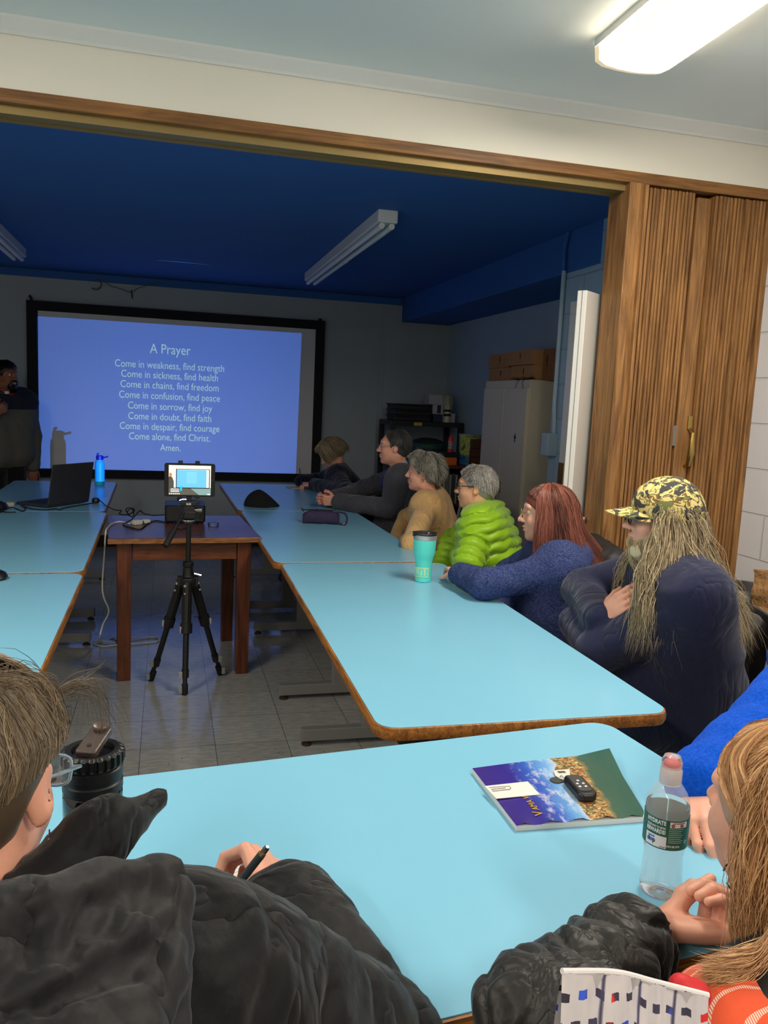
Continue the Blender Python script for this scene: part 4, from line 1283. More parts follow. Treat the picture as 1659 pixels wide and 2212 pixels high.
def mesh_sd(sd, h, fine=(), pad=.03):
    """fine: list of (centre, half size, step)"""
    lo, hi = sd.bounds(); lo = lo - pad; hi = hi + pad
    ax = [axis(lo[i], hi[i], h, [(c[i] - r, c[i] + r, hf) for c, r, hf in fine]) for i in range(3)]
    X, Y, Zz = ax; nx, ny, nz = map(len, ax)
    V = np.ones((nx, ny, nz), f32)
    Bk = 12
    bl = [(i, j, k) for i in range(0, nx, Bk) for j in range(0, ny, Bk) for k in range(0, nz, Bk)]
    lo_ = np.array([(X[i], Y[j], Zz[k]) for i, j, k in bl])
    hi_ = np.array([(X[min(i + Bk, nx) - 1], Y[min(j + Bk, ny) - 1], Zz[min(k + Bk, nz) - 1]) for i, j, k in bl])
    C = (lo_ + hi_) / 2; R = np.linalg.norm(hi_ - lo_, axis=1) / 2
    E = np.stack([sd.one(q, C) for q in sd.p])
    isu = np.array([q[6] == 'u' for q in sd.p])
    mn = E[isu].min(0)
    for n_, (i, j, k) in enumerate(bl):
        r = R[n_] * 1.25 + .05
        if mn[n_] > r: continue
        idx = [m for m in range(len(sd.p)) if E[m, n_] < (max(mn[n_], 0) if isu[m] else 0) + 2 * r]
        if mn[n_] < -r and all(isu[m] for m in idx):
            V[i:i + Bk, j:j + Bk, k:k + Bk] = -1; continue
        g = np.stack(np.meshgrid(X[i:i + Bk], Y[j:j + Bk], Zz[k:k + Bk], indexing='ij'), -1)
        V[i:i + Bk, j:j + Bk, k:k + Bk] = sd.ev(g.reshape(-1, 3), idx).reshape(g.shape[:3])
    s = V < 0
    cs = [s[a:nx - 1 + a, b:ny - 1 + b, c:nz - 1 + c] for a in (0, 1) for b in (0, 1) for c in (0, 1)]
    anyc = np.logical_or.reduce(cs) & ~np.logical_and.reduce(cs)
    I, J, K = np.nonzero(anyc)
    acc = np.zeros((len(I), 3)); cnt = np.zeros(len(I))
    cor = [(a, b, c) for a in (0, 1) for b in (0, 1) for c in (0, 1)]
    for a in range(8):
        for b in range(a + 1, 8):
            if sum(x != y for x, y in zip(cor[a], cor[b])) != 1: continue
            ca, cb_ = cor[a], cor[b]
            va = V[I + ca[0], J + ca[1], K + ca[2]]; vb = V[I + cb_[0], J + cb_[1], K + cb_[2]]
            m = (va < 0) != (vb < 0)
            t = np.where(m, va / np.where(m, va - vb, 1), 0)
            pa = np.stack([X[I + ca[0]], Y[J + ca[1]], Zz[K + ca[2]]], 1); pb = np.stack([X[I + cb_[0]], Y[J + cb_[1]], Zz[K + cb_[2]]], 1)
            acc += np.where(m[:, None], pa + (pb - pa) * t[:, None], 0); cnt += m
    P = acc / np.maximum(cnt, 1)[:, None]
    idm = np.full((nx, ny, nz), -1, np.int32); idm[I, J, K] = np.arange(len(I))
    F = []
    for axn in range(3):
        o = [0, 0, 0]; o[axn] = 1
        a = s[:nx - o[0], :ny - o[1], :nz - o[2]]; b = s[o[0]:, o[1]:, o[2]:]
        i, j, k = np.nonzero(a != b)
        keep = np.ones(len(i), bool)
        u, v = [q for q in range(3) if q != axn]
        ijk = [i, j, k]
        keep &= (ijk[u] > 0) & (ijk[v] > 0)
        i, j, k = i[keep], j[keep], k[keep]; ijk = [i, j, k]

        def at(du, dv):
            q = [x.copy() for x in ijk]; q[u] = q[u] - du; q[v] = q[v] - dv
            return idm[q[0], q[1], q[2]]
        quad = np.stack([at(0, 0), at(1, 0), at(1, 1), at(0, 1)], 1)
        flip = s[i, j, k]
        if axn == 1: flip = ~flip
        quad[~flip] = quad[~flip][:, ::-1]
        F.append(quad)
    F = np.concatenate(F)[:, ::-1]
    return P, F[(F >= 0).all(1)]


def np_mesh(name, P, F, shade=None):
    me = bpy.data.meshes.new(name)
    F = np.asarray(F, np.int32); n = F.shape[1]
    me.vertices.add(len(P)); me.vertices.foreach_set('co', np.asarray(P, f32).ravel())
    me.loops.add(F.size); me.loops.foreach_set('vertex_index', F.ravel())
    me.polygons.add(len(F)); me.polygons.foreach_set('loop_start', np.arange(0, F.size, n, dtype=np.int32))
    me.polygons.foreach_set('loop_total', np.full(len(F), n, np.int32))
    me.update(calc_edges=True)
    if shade is not None:
        at = me.attributes.new('shade', 'FLOAT', 'POINT'); at.data.foreach_set('value', np.asarray(shade, f32))
    return me


def sd_obj(name, sd, h, mats, parent, fine=(), relax=1):
    P, F = mesh_sd(sd, h, fine)
    me = np_mesh(name, P, F)
    o = link_mesh(name, me, mats, parent, smooth=180)
    if relax:
        m = o.modifiers.new('relax', 'SMOOTH'); m.factor = .5; m.iterations = relax
    return o


def rotm(axis_, deg): return np.array(Matrix.Rotation(math.radians(deg), 3, Vector(axis_)))


class Frame:
    """origin + forward / left / up"""
    def __init__(s, o, yaw=0, pitch=0, roll=0, sc=1.0):
        s.o = A3(o)
        R = np.array((Matrix.Rotation(math.radians(yaw), 3, 'Z') @ Matrix.Rotation(math.radians(pitch), 3, 'Y') @ Matrix.Rotation(math.radians(roll), 3, 'X')))
        s.F, s.L, s.U = R[:, 0], R[:, 1], R[:, 2]; s.sc = sc

    def __call__(s, x, y, z): return s.o + (s.F * x + s.L * y + s.U * z) * s.sc

    @property
    def R(s): return np.stack([s.F, s.L, s.U])


def head_sd(sd, H, ear=True, mouth_open=False, nose=1.0, lower=1.0):
    k = H.sc
    e = lambda c, r, kk=.015, op='u': sd.el(H(*c), np.array(r) * k, H.R, kk, op)
    e((-.014, 0, .030), (.093, .074, .080), .02)
    e((-.045, 0, .005), (.062, .066, .075), .02)
    e((.028, 0, -.030), (.058, .056, .075), .03)
    e((.038, 0, -.072), (.040, .043, .036), .03)
    e((.068, 0, -.094), (.018, .020, .016), .02)
    for s_ in (-1, 1):
        e((.052, s_ * .034, -.026), (.028, .024, .026), .02)
        e((-.01, s_ * .05, -.065), (.03, .016, .028), .03)
    e((.072, 0, .034), (.016, .050, .014), .02)
    for s_ in (-1, 1): e((.094, s_ * .031, .012), (.017, .016, .013), .014, 's')
    sd.rc(H(.082, 0, .018), H(.107 * nose, 0, -.022), .0075 * k, .0105 * k, .012)
    for s_ in (-1, 1): sd.el(H(.094, s_ * .012, -.026), np.array((.010, .007, .008)) * k, H.R, .008)
    e((.088, 0, -.051), (.011, .021, .006), .008)
    e((.085, 0, -.064), (.011, .019, .0065), .008)
    e((.098, 0, -.0575), (.014, .022, .0018), .004, 's')
    if ear:
        for s_ in (-1, 1):
            sd.el(H(-.012, s_ * .078, -.004), np.array((.018, .0065, .031)) * k, H.R @ rotm(H.U, s_ * 22).T, .008)
            sd.el(H(-.006, s_ * .086, .000), np.array((.010, .006, .018)) * k, H.R, .006, 's')


def hand_sd(sd, W, d, n, t, curls, thumb=(.6, .5, .3), s=1.0, k=.006, spread=0.0):
    """W wrist, d towards fingers, n palm-facing direction, t thumb-side direction"""
    W = A3(W); d = nrm3(d); n = np.array(n, float); n = nrm3(n - d * (n @ d)); t0 = np.array(t, float); t = nrm3(t0 - d * (t0 @ d) - n * (t0 @ n))
    P = lambda a, b, c: W + (d * a + t * b + n * c) * s
    sd.el(P(.048, .002, 0), np.array((.046, .037, .0145)) * s, np.stack([d, t, n]), .012)
    kn = [(.090, .029), (.095, .009), (.090, -.011), (.081, -.029)]
    ln = [(.042, .025, .021), (.046, .029, .022), (.043, .027, .021), (.034, .020, .019)]
    tips = []
    for i, ((a, b), L_) in enumerate(zip(kn, ln)):
        p = P(a, b, -.002)
        sd.rc(P(.02, b * .55, 0), p, .010 * s, .0098 * s, .010)
        c = curls[i] if isinstance(curls[0], (list, tuple)) else curls
        ang = 0; rr = [.0092, .0086, .0080, .0068]
        if i == 3: rr = [x * .88 for x in rr]
        sp_ = spread * (1.5 - i)
        for q in range(3):
            ang += c[q]
            dd = nrm3(d * math.cos(ang) + n * math.sin(ang) + t * sp_)
            e = p + dd * L_[q] * s
            sd.rc(p, e, rr[q] * s, rr[q + 1] * s, .0035)
            p = e
        tips.append((p, dd))
    a, b, c = thumb            # outward, towards the palm, bend
    p = P(.022, .022, .004)
    dd = nrm3(d * .75 + t * a + n * b)
    e = p + dd * .040 * s; sd.rc(p, e, .0135 * s, .0108 * s, .012); p = e
    dd = nrm3(dd + d * c - t * c * .6 + n * c * .3); e = p + dd * .032 * s; sd.rc(p, e, .0105 * s, .0095 * s, .004); p = e
    dd = nrm3(dd + d * c - t * c * .6 + n * c * .3); e = p + dd * .024 * s; sd.rc(p, e, .0093 * s, .0075 * s, .004)
    tips.append((e, dd))
    return tips


def skin(name, rgb):
    t = NT(name); co = t.coord()
    n1 = t.noise(co, 18, 4, .6); c = lin(rgb)
    a = tuple(x * .86 for x in c[:3]) + (1,); b = (min(1, c[0] * 1.12), c[1] * 1.02, c[2] * 1.0, 1)
    t.set(col=t.ramp(n1, [(.3, b), (.7, a)]), rough=.5, spec=.4, sss=.06)
    t.b.inputs['Subsurface Radius'].default_value = (.012, .005, .003)
    t.bump(t.noise(co, 260, 3), .12, .001)
    return t.mat


def hairmat(name, dark, light, rough=.45):
    t = NT(name)
    at = t.node('ShaderNodeAttribute', attribute_name='shade')
    t.set(col=t.ramp(at.outputs['Fac'], [(0, dark), (1, light)]), rough=rough, spec=.5)
    return t.mat


def wrinkle(t, scale=8, strength=.5, dist=.03, stretch=(1, 1, .6)):
    """adds a soft ridged crease relief in front of the material's own bump"""
    t_ = t
    if not isinstance(t, NT):
        t_ = NT.__new__(NT); t_.mat = t; t_.t = t.node_tree; t_.n = t_.t.nodes; t_.b = t_.n['Principled BSDF']; t_.out = t_.n['Material Output']
    n = t_.noise(t_.coord(stretch, rot=(.4, .5, .3)), scale, 3, .5, .9)
    a = t_.node('ShaderNodeMath', {0: n, 1: .5}, operation='SUBTRACT'); b = t_.node('ShaderNodeMath', {0: a.outputs[0]}, operation='ABSOLUTE')
    c = t_.node('ShaderNodeMath', {0: b.outputs[0], 1: .5}, operation='POWER')
    bp = t_.node('ShaderNodeBump', {'Height': c.outputs[0], 'Strength': strength, 'Distance': dist})
    old = t_.b.inputs['Normal'].links
    if old: t_.link(old[0].from_socket, bp.inputs['Normal'])
    t_.link(bp.outputs[0], t_.b.inputs['Normal'])
    return t_.mat


def cloth(name, rgb, var=.12, scale=60, bump=.35, bs=350, rough=.9, sheen=.15, rgb2=None, streak=None):
    t = NT(name); co = t.coord()
    c = lin(rgb)
    if streak:
        n1 = t.noise(t.coord(streak), 1.0, 4, .7)
        c2 = lin(rgb2)
        t.set(col=t.ramp(n1, [(.42, c), (.62, c2)]))
    else:
        n1 = t.noise(co, scale, 3)
        t.set(col=t.ramp(n1, [(.3, tuple(x * (1 - var) for x in c[:3]) + (1,)), (.7, tuple(x * (1 + var) for x in c[:3]) + (1,))]))
    t.set(rough=rough, sheen=sheen, spec=.25)
    t.bump(t.noise(co, bs, 2), bump, .0015)
    return wrinkle(t, 7, .5)


rng = np.random.default_rng(11)


def wob(seed, fr, n=5):
    r = np.random.default_rng(seed)
    Ks = r.normal(size=(n, 3)) * fr; ph = r.uniform(0, 6.28, n)
    return lambda P: sum(np.sin(P @ K + p) for K, p in zip(Ks, ph)) / n


# ------------------------------------------------------------------ hair strands
def onto(G, sdf, off=.002, last=0):
    """push guide points onto a distance-field surface"""
    G = np.array(G, float); n = G.shape[1] - last
    P = G[:, :n].reshape(-1, 3)
    for _ in range(4):
        d = sdf.ev(P); g = np.stack([sdf.ev(P + e) - d for e in np.eye(3) * 1e-4], 1); g /= np.linalg.norm(g, axis=1, keepdims=True) + 1e-9
        P = P - g * (d - off)[:, None]
    G[:, :n] = P.reshape(len(G), n, 3)
    return G


def resample(G, m):
    """Catmull-Rom along axis 1 of guides (g, k, 3)"""
    g, k, _ = G.shape
    Q = np.concatenate([2 * G[:, :1] - G[:, 1:2], G, 2 * G[:, -1:] - G[:, -2:-1]], 1)
    out = np.zeros((g, m, 3))
    for i in range(m):
        x = i / (m - 1) * (k - 1); j = min(int(x), k - 2); t = x - j
        a, b, c, d = Q[:, j], Q[:, j + 1], Q[:, j + 2], Q[:, j + 3]
        out[:, i] = .5 * ((2 * b) + (c - a) * t + (2 * a - 5 * b + 4 * c - d) * t * t + (3 * b - a - 3 * c + d) * t ** 3)
    return out


def strands(G, n, r=.0009, thick=.012, m=14, wave=.004, wfreq=2.0, t0=(0, 0), t1=(1, 1), centre=None, lift=0.0, clump=24, seed=0, fray=.0, up=None, smooth_u=True):
    rg = np.random.default_rng(seed)
    G = resample(np.asarray(G, float), 24)
    if smooth_u and len(G) > 3:
        G = resample(G.transpose(1, 0, 2), len(G) * 4).transpose(1, 0, 2)
    g = len(G)
    u = rg.uniform(0, g - 1.001, n); ui = u.astype(int); uf = (u - ui)[:, None, None]
    C = G[ui] * (1 - uf) + G[np.minimum(ui + 1, g - 1)] * uf                    # n,24,3
    a = rg.uniform(*t0, n); b = np.minimum(1, (a if t1[0] < 0 else 0) + rg.uniform(abs(t1[0]), abs(t1[1]), n))
    x = (a[:, None] + (b - a)[:, None] * np.linspace(0, 1, m)[None]) * 23
    xi = np.clip(x.astype(int), 0, 22); xf = (x - xi)[..., None]
    rows = np.arange(n)[:, None]
    P = C[rows, xi] * (1 - xf) + C[rows, np.minimum(xi + 1, 23)] * xf
    cen = A3(centre) if centre is not None else G.reshape(-1, 3).mean(0)
    out = P - cen
    out[..., 2] *= .6
    out /= np.linalg.norm(out, axis=2, keepdims=True) + 1e-9
    lay = rg.uniform(0, 1, n) ** .7
    s = np.linspace(0, 1, m)
    P = P + out * (lay[:, None] * thick * (.5 + .5 * s[None]) + lift * s[None] ** 2 * rg.uniform(.2, 1, n)[:, None])[..., None]
    cl = (u / g * clump).astype(int)
    cph = rg.uniform(0, 6.28, (clump + 1, 3, 2)); camp = rg.uniform(.4, 1.0, (clump + 1, 3))
    for ax_ in range(3):
        P[..., ax_] += wave * camp[cl, ax_][:, None] * np.sin(s[None] * wfreq * 6.28 + cph[cl, ax_, 0][:, None] + lay[:, None] * 2) * s[None] ** .7
        P[..., ax_] += wave * .45 * np.sin(s[None] * wfreq * 11 + rg.uniform(0, 6.28, n)[:, None]) * s[None] * rg.uniform(0, 1, n)[:, None]
        if fray: P[..., ax_] += fray * rg.normal(size=n)[:, None] * s[None] ** 1.5
    T = np.gradient(P, axis=1); T /= np.linalg.norm(T, axis=2, keepdims=True) + 1e-9
    N = np.cross(T, out); N /= np.linalg.norm(N, axis=2, keepdims=True) + 1e-9
    Bn = np.cross(N, T)
    w = r * np.minimum(1, (1.02 - s) * 4)[None, :, None] * rg.uniform(.7, 1.3, n)[:, None, None]
    V = np.stack([P + N * w, P - N * w * .6 + Bn * w * .7, P - N * w * .6 - Bn * w * .7], 2).reshape(n, m * 3, 3)
    fs = []
    for i in range(m - 1):
        for q in range(3):
            fs.append((i * 3 + q, i * 3 + (q + 1) % 3, (i + 1) * 3 + (q + 1) % 3, (i + 1) * 3 + q))
    fs = np.array(fs)
    F = (fs[None] + (np.arange(n) * m * 3)[:, None, None]).reshape(-1, 4)
    sh = np.clip(rg.normal(.5, .2, n) + (camp[cl, 0] - .7) * .8, 0, 1)
    return V.reshape(-1, 3), F, np.repeat(sh, m * 3)


def join_np(parts):
    Ps, Fs, Ss = [], [], []; n = 0
    for P, F, S_ in parts:
        Ps.append(P); Fs.append(np.asarray(F) + n); Ss.append(np.asarray(S_)); n += len(P)
    return np.concatenate(Ps), np.concatenate(Fs), np.concatenate(Ss)


def sph(H, phi, th, off=0.0, c=(-.014, 0, .022), r=(.097, .079, .092)):
    p = math.radians(phi); t = math.radians(th)
    x = math.cos(p) * math.sin(t); y = math.sin(p) * math.sin(t); z = math.cos(t)
    rb = (r[0] + off, r[1] + off, r[2] + off)
    if z < 0: rb = (rb[0] * (1 - .12 * -z), rb[1] * (1 - .15 * -z), rb[2] * 1.05)
    return H(c[0] + rb[0] * x, c[1] + rb[1] * y, c[2] + rb[2] * z)


def hairline(phi, front=52, side=84, back=122):
    a = abs(phi)
    return front + (side - front) * min(1, a / 80) ** 1.5 + (back - side) * max(0, (a - 80) / 100)


def cap_sd(H, grow=.004, fz=-.035):
    """tight hair shell over the skull, open at the face"""
    sd = SD(); k = H.sc
    sd.el(H(-.014, 0, .028), np.array((.097 + grow, .078 + grow, .086 + grow)) * k, H.R, .01)
    sd.el(H(-.040, 0, .0), np.array((.068 + grow, .070 + grow, .080)) * k, H.R, .02)
    sd.el(H(.095, 0, fz), np.array((.085, .12, .085)) * k, H.R, .01, 's')
    for s_ in (-1, 1): sd.el(H(.0, s_ * .088, -.03), np.array((.034, .03, .05)) * k, H.R, .01, 's')
    sd.el(H(0, 0, -.13), np.array((.2, .2, .068)) * k, H.R, .01, 's')
    return sd


def hair_obj(parts, mat, parent, base=None, bshade=.15, name='hair', h=.005):
    if base is not None:
        P, F = mesh_sd(base, h)
        parts = [(P, F, np.full(len(P), bshade))] + parts
    P, F, S_ = join_np(parts)
    return link_mesh(name, np_mesh(name, P, F, S_), mat, parent, smooth=180)


# ------------------------------------------------------------------ the figure
class Fig:
    def __init__(s, label, hip, head, yaw, hyaw=None, hpitch=0, hroll=0, sc=1.0, w=1.0, floor_pt=None):
        s.hip = A3(hip); s.sc = sc; s.w = w
        s.H = Frame(head, yaw if hyaw is None else hyaw, hpitch, hroll, sc)
        y = math.radians(yaw)
        s.F = np.array((math.cos(y), math.sin(y), 0)); s.L = np.array((-math.sin(y), math.cos(y), 0)); s.Z = np.array((0, 0, 1.0))
        s.nb = s.H.o - s.Z * .155 * sc - s.H.F * .028 * sc - s.F * .012
        s.u = nrm3(s.nb - s.hip); s.len = np.linalg.norm(s.nb - s.hip)
        s.root = thing('person', label, 'person', (s.hip[0], s.hip[1], 0))
        s.arms = {}
        s.hands = {}
        s.legs = []

    def at(s, t, f=0, l=0):           # along the spine 0..1, forward, left (metres)
        return s.hip + s.u * s.len * t + (s.F * f + s.L * l) * s.sc

    def sh(s, side): return s.at(.90, -.005, side * .165 * s.w)

    def arm(s, side, elbow, wrist): s.arms[side] = (s.sh(side), A3(elbow), A3(wrist))

    def torso(s, sd, g=0.0, k=.06, belly=0.0, low=0.0):
        c = s.sc; w = s.w
        for q in (-1, 1):
            sd.rc(s.at(.0, .0, q * .075 * w), s.at(.30, .0, q * .06 * w), (.118 + g) * c, (.108 + g) * c, k)
            sd.rc(s.at(.30, .0, q * .06 * w), s.at(.66, -.005, q * .075 * w), (.105 + g + belly * .4) * c, (.108 + g) * c, k)
            sd.rc(s.at(.66, -.01, q * .07 * w), s.at(.86, -.01, q * .105 * w), (.105 + g) * c, (.070 + g) * c, k)
            sd.rc(s.at(.96, -.01, q * .03), s.sh(q), (.050 + g) * c, (.056 + g) * c, .09)
            sd.rc(s.sh(q), s.at(.5, 0, q * .12 * w), (.048 + g) * c, (.075 + g) * c, .07)
        if belly: sd.el(s.at(.22, .06 + belly * .3, 0), np.array((.12 + belly, .13 * w, .15)) * c, np.stack([s.F, s.L, s.u]), .08)

    def limb(s, sd, side, g=0.0, k=.03, cuff=0.0, upto=1.0):
        c = s.sc
        a, e, w = s.arms[side]
        sd.rc(a, e, (.052 + g) * c, (.041 + g) * c, k)
        sd.rc(e, e + (w - e) * upto, (.040 + g) * c, (.027 + g * .8 + cuff) * c, k * .6)

    def leg_pts(s, q):
        if s.legs: return s.legs[0 if q < 0 else 1]
        kn = s.hip + s.F * .42 * s.sc + s.L * q * .12; kn[2] = max(.47, s.hip[2] - .03)
        an = kn + s.F * .02; an[2] = .09
        return (s.hip + s.L * q * .09 * s.sc, kn, an, an + s.F * .15 - s.Z * .045)

    def legs_sd(s, sd, g=0.0):
        for q in (-1, 1):
            a, kn, an, to = s.leg_pts(q)
            sd.rc(a, kn, (.083 + g) , (.058 + g), .05); sd.rc(kn, an, .055 + g, .038 + g, .02)

    def body(s, mat, h=.006, fine=(), ears=True, **hk):
        sd = SD()
        s.torso(sd, -.008)
        sd.rc(s.nb - s.u * .03, s.H(-.022, 0, -.055), .058 * s.sc, .053 * s.sc, .03)
        head_sd(sd, s.H, ears, **hk)
        for side in s.arms:
            s.limb(sd, side, -.002, k=.03)
        s.tips = {}
        for side, kw in s.hands.items(): s.tips[side] = hand_sd(sd, s.arms[side][2] if 'W' not in kw else kw['W'], **{a: b for a, b in kw.items() if a != 'W'})
        s.legs_sd(sd, -.006)
        for q in (-1, 1):
            a, kn, an, to = s.leg_pts(q); sd.rc(an, to, .036, .03, .02)
        fz = [(s.H.o, .13 * s.sc, .0042)] + list(fine)
        s.bod = sd_obj('body', sd, .009 if h is None else h, mat, s.root, fine=fz)
        return s.bod

    def trousers(s, mat, h=.012):
        sd = SD()
        for q in (-1, 1): sd.rc(s.at(.0, -.0, q * .08), s.at(.12, 0, q * .07), .128, .118, .06)
        s.legs_sd(sd, .014)
        wv = wob(5, 22)
        sd.post = lambda P, d: d - .004 * wv(P)
        sd_obj('trousers', sd, h, mat, s.root, relax=1)
        sd = SD()
        for q in (-1, 1):
            a, kn, an, to = s.leg_pts(q)
            sd.rc(an - s.Z * .03, to + s.Z * .004, .048, .04, .03)
        sd.post = lambda P, d: np.maximum(d, .004 - P[:, 2])
        sd_obj('shoe', sd, .009, mt['softblack'], s.root)

    def top(s, mat, g=.018, h=.007, folds=.006, neck=.035, cuff=.01, belly=0.0, post=None, name='sweater', seed=1, fr=24, upto=.97, sg=.0, hem=-.12, extra=None, fine=(), relax=1, collar=0.0):
        sd = SD()
        s.torso(sd, g, belly=belly)
        for side in s.arms: s.limb(sd, side, g * .9 + sg, cuff=cuff, upto=upto)
        if extra: extra(sd)
        if collar: sd.rc(s.nb - s.u * .02, s.nb + s.u * collar, .070 * s.sc, .066 * s.sc, .02)
        w1 = wob(seed, fr); w2 = wob(seed + 9, fr * 2.3)
        nb, u, hip, ln, sc_ = s.nb, s.u, s.hip, s.len, s.sc
        kr = nb + s.H.F * .01

        def pf(P, d):
            if post: d = post(P, d)
            a = 1 - 2 * np.abs(w1(P))
            d = d - folds * (a * .7 + .3 * w2(P))
            # neck opening
            q = P - nb
            ax = q @ u
            rad = np.linalg.norm(q - ax[:, None] * u, axis=1)
            cut = np.maximum(rad - .105 * sc_, (neck + collar) - ax)
            return np.maximum(d, -cut)
        sd.post = pf
        s.gar = sd
        return sd_obj(name, sd, h, mat, s.root, fine=fine, relax=relax)

    def eyes(s, iris=(70, 60, 50)):
        w = MB()
        for q in (-1, 1):
            m = Matrix.Identity(4); o = s.H(.070, q * .031, .011)
            for i in range(3): m[i][0] = s.H.L[i]; m[i][1] = s.H.U[i]; m[i][2] = s.H.F[i]; m[i][3] = o[i]
            R_ = .0125 * s.sc
            prof = [(R_ * math.sin(math.radians(a)), R_ * math.cos(math.radians(a))) for a in range(0, 121, 10)]
            w.lathe(prof, 16, M=m, mis=[2, 1, 1] + [0] * 9)
        w.build('eye', [M('eye_white', (200, 196, 190), .3), M('iris', iris, .3), mt['black']], s.root, smooth=180)

    def glasses(s, mat, lensmat=None, r=.021, wire=.0011, square=False, tilt=0):
        root = None
        w = MB(); ln = MB()
        for q in (-1, 1):
            pts = []
            for a in range(0, 361, 20):
                ca, sa = math.cos(math.radians(a)), math.sin(math.radians(a))
                if square: ca = math.copysign(abs(ca) ** .5, ca); sa = math.copysign(abs(sa) ** .5, sa) * .75
                pts.append(Vector(s.H(.100, q * .032 + ca * r * 1.1, .008 + sa * r * .9)))
            w.tube(pts, wire, 6, cap=False)
            ln.add(pts[:-1], [tuple(range(len(pts) - 1))])
            w.tube([Vector(s.H(.100, q * (.032 + r * 1.1), .012)), Vector(s.H(.085, q * .074, .014)), Vector(s.H(.02, q * .079, .012)), Vector(s.H(-.012, q * .074, .008))], wire * 1.1, 6)
        w.tube([Vector(s.H(.101, -.012, .014)), Vector(s.H(.106, 0, .017)), Vector(s.H(.101, .012, .014))], wire, 6)
        g = w.build('glasses', mat, s.root, smooth=180)
        if lensmat: ln.build('lens', lensmat, g, smooth=0)
        return g


def fast_glass(name, rgb, alpha):
    return M(name, rgb, .05, alpha=alpha)


mt['lens'] = fast_glass('lens_glass', (200, 215, 225), .18)
mt['darklens'] = fast_glass('tinted_lens', (40, 40, 44), .8)
# ------------------------------------------------------------------ chairs (one kind, black seat and back on dark steel)
def make_chair():
    c = thing('chair', 'x', 'chair')
    MB().prism(rrect(-.21, -.22, .21, .22, .05), .43, .465).build('seat', mt['softblack'], c, smooth=30, bevel=.008)
    w = MB(); vs = []
    for i in range(9):
        y = -.20 + .40 * i / 8; x = -.22 - .03 * (1 - (abs(y) / .2) ** 2)
        for z, dx in ((.56, .0), (.86, -.05)):
            for t_ in (0, .018): vs.append((x + dx - t_, y, z))
    fs = []
    for i in range(8):
        a = i * 4; b = a + 4
        fs += [(a, b, b + 2, a + 2), (a + 1, a + 3, b + 3, b + 1), (a + 2, b + 2, b + 3, a + 3), (a, a + 1, b + 1, b)]
    fs += [(0, 2, 3, 1), (32, 33, 35, 34)]
    w.add(vs, fs).build('backrest', mt['softblack'], c, smooth=40, bevel=.004)
    for sy in (-1, 1):
        MB().tube([(.19, sy * .20, .44), (.22, sy * .22, .0)], .011, 8).build('leg', mt['leg'], c)
        MB().tube([(-.26, sy * .20, .84), (-.215, sy * .20, .58), (-.19, sy * .20, .44), (-.24, sy * .22, .0)], .011, 8).build('leg', mt['leg'], c)
    return c


chair0 = make_chair()
used = [0]


def chair(x, y, deg, label):
    c = chair0 if not used[0] else copy_tree(chair0)
    used[0] = 1
    c.location = (x, y, 0); c.rotation_euler = (0, 0, math.radians(deg)); c['label'] = label; c['group'] = 'black chairs around the tables'
    return c


def fz(p, r=.10, h=.003): return (A3(p), r, h)


cPale = skin('skin_fair', (226, 170, 146))
cRosy = skin('skin_rosy', (232, 172, 148))
cTan = skin('skin_light_tan', (214, 162, 130))
cBrown = skin('skin_brown', (128, 82, 60))
jeans = cloth('denim', (30, 40, 62), .2, 200, .3, 500)
dkt = cloth('dark_trousers', (24, 24, 28), .1)

# ================================================================== person with camouflage cap and long grey hair
p = Fig('person in camouflage cap with long grey hair and beard, navy sweatshirt, arms crossed', (1.62, 2.16, .54), atX(1428, 1122, 1.46), 166, 158, 2, 0, .98, 1.10)
eL = atX(1296, 1404, 1.31); p.arm(1, eL, eL + Vector((.02, .22, .035))); p.arms[1] = (p.at(.83, .0, .165),) + p.arms[1][1:]
p.arm(-1, (1.40, 2.50, .86), atX(1300, 1338, 1.31))
p.hands = {-1: dict(d=(.35, -.35, .55), n=(.6, .5, -.3), t=(-.5, -.2, .5), curls=(.35, .4, .2), s=.95)}
p.body(cPale, fine=[fz(atX(1315, 1320, 1.33), .10, .004)])
p.trousers(jeans)
navy = cloth('navy_sweatshirt', (30, 34, 62), .08, 80, .5, 420)
p.top(navy, g=.028, h=.008, folds=.009, belly=.06, cuff=.004, name='sweatshirt', seed=4, fr=17, neck=.02, upto=.92)
p.eyes((90, 90, 80))
p.glasses(M('black_wire', (26, 24, 22), .3), mt['lens'], r=.022, wire=.0022)
H = p.H
ha = hairmat('grey_blond_hair', (84, 66, 48), (222, 200, 160))
gs = []
for ph in (62, 80, 100, 125, 150, 180, 210, 235, 260, 280, 298):
    sd_ = 1 if ph <= 180 else -1
    q = [sph(H, ph, th, .0) for th in (80, 92, 102)]
    b = q[-1]; outw = nrm3(b - H.o); outw[2] = 0
    back = max(0, -math.cos(math.radians(ph)))
    side = abs(math.sin(math.radians(ph)))
    for dn, o1 in ((.06, .012), (.13, .035), (.20, .055 + .035 * back), (.28, .07 + .07 * back), (.37, .075 + .10 * back)):
        q.append(b + outw * (o1 + .01) + np.array((0, 0, -dn)) + H.F * (.03 * (dn / .37) if ph in (62, 298, 80, 280) else 0))
    gs.append(q)
pt = [strands(gs, 3600, .0011, .026, 22, .012, 2.2, t1=(.72, 1.0), centre=H.o - np.array((0, 0, .05)), seed=3, clump=30, fray=.010),
      strands(gs, 500, .0010, .045, 22, .022, 2.6, t1=(.75, 1.0), centre=H.o - np.array((0, 0, .05)), seed=4, clump=50, fray=.02)]
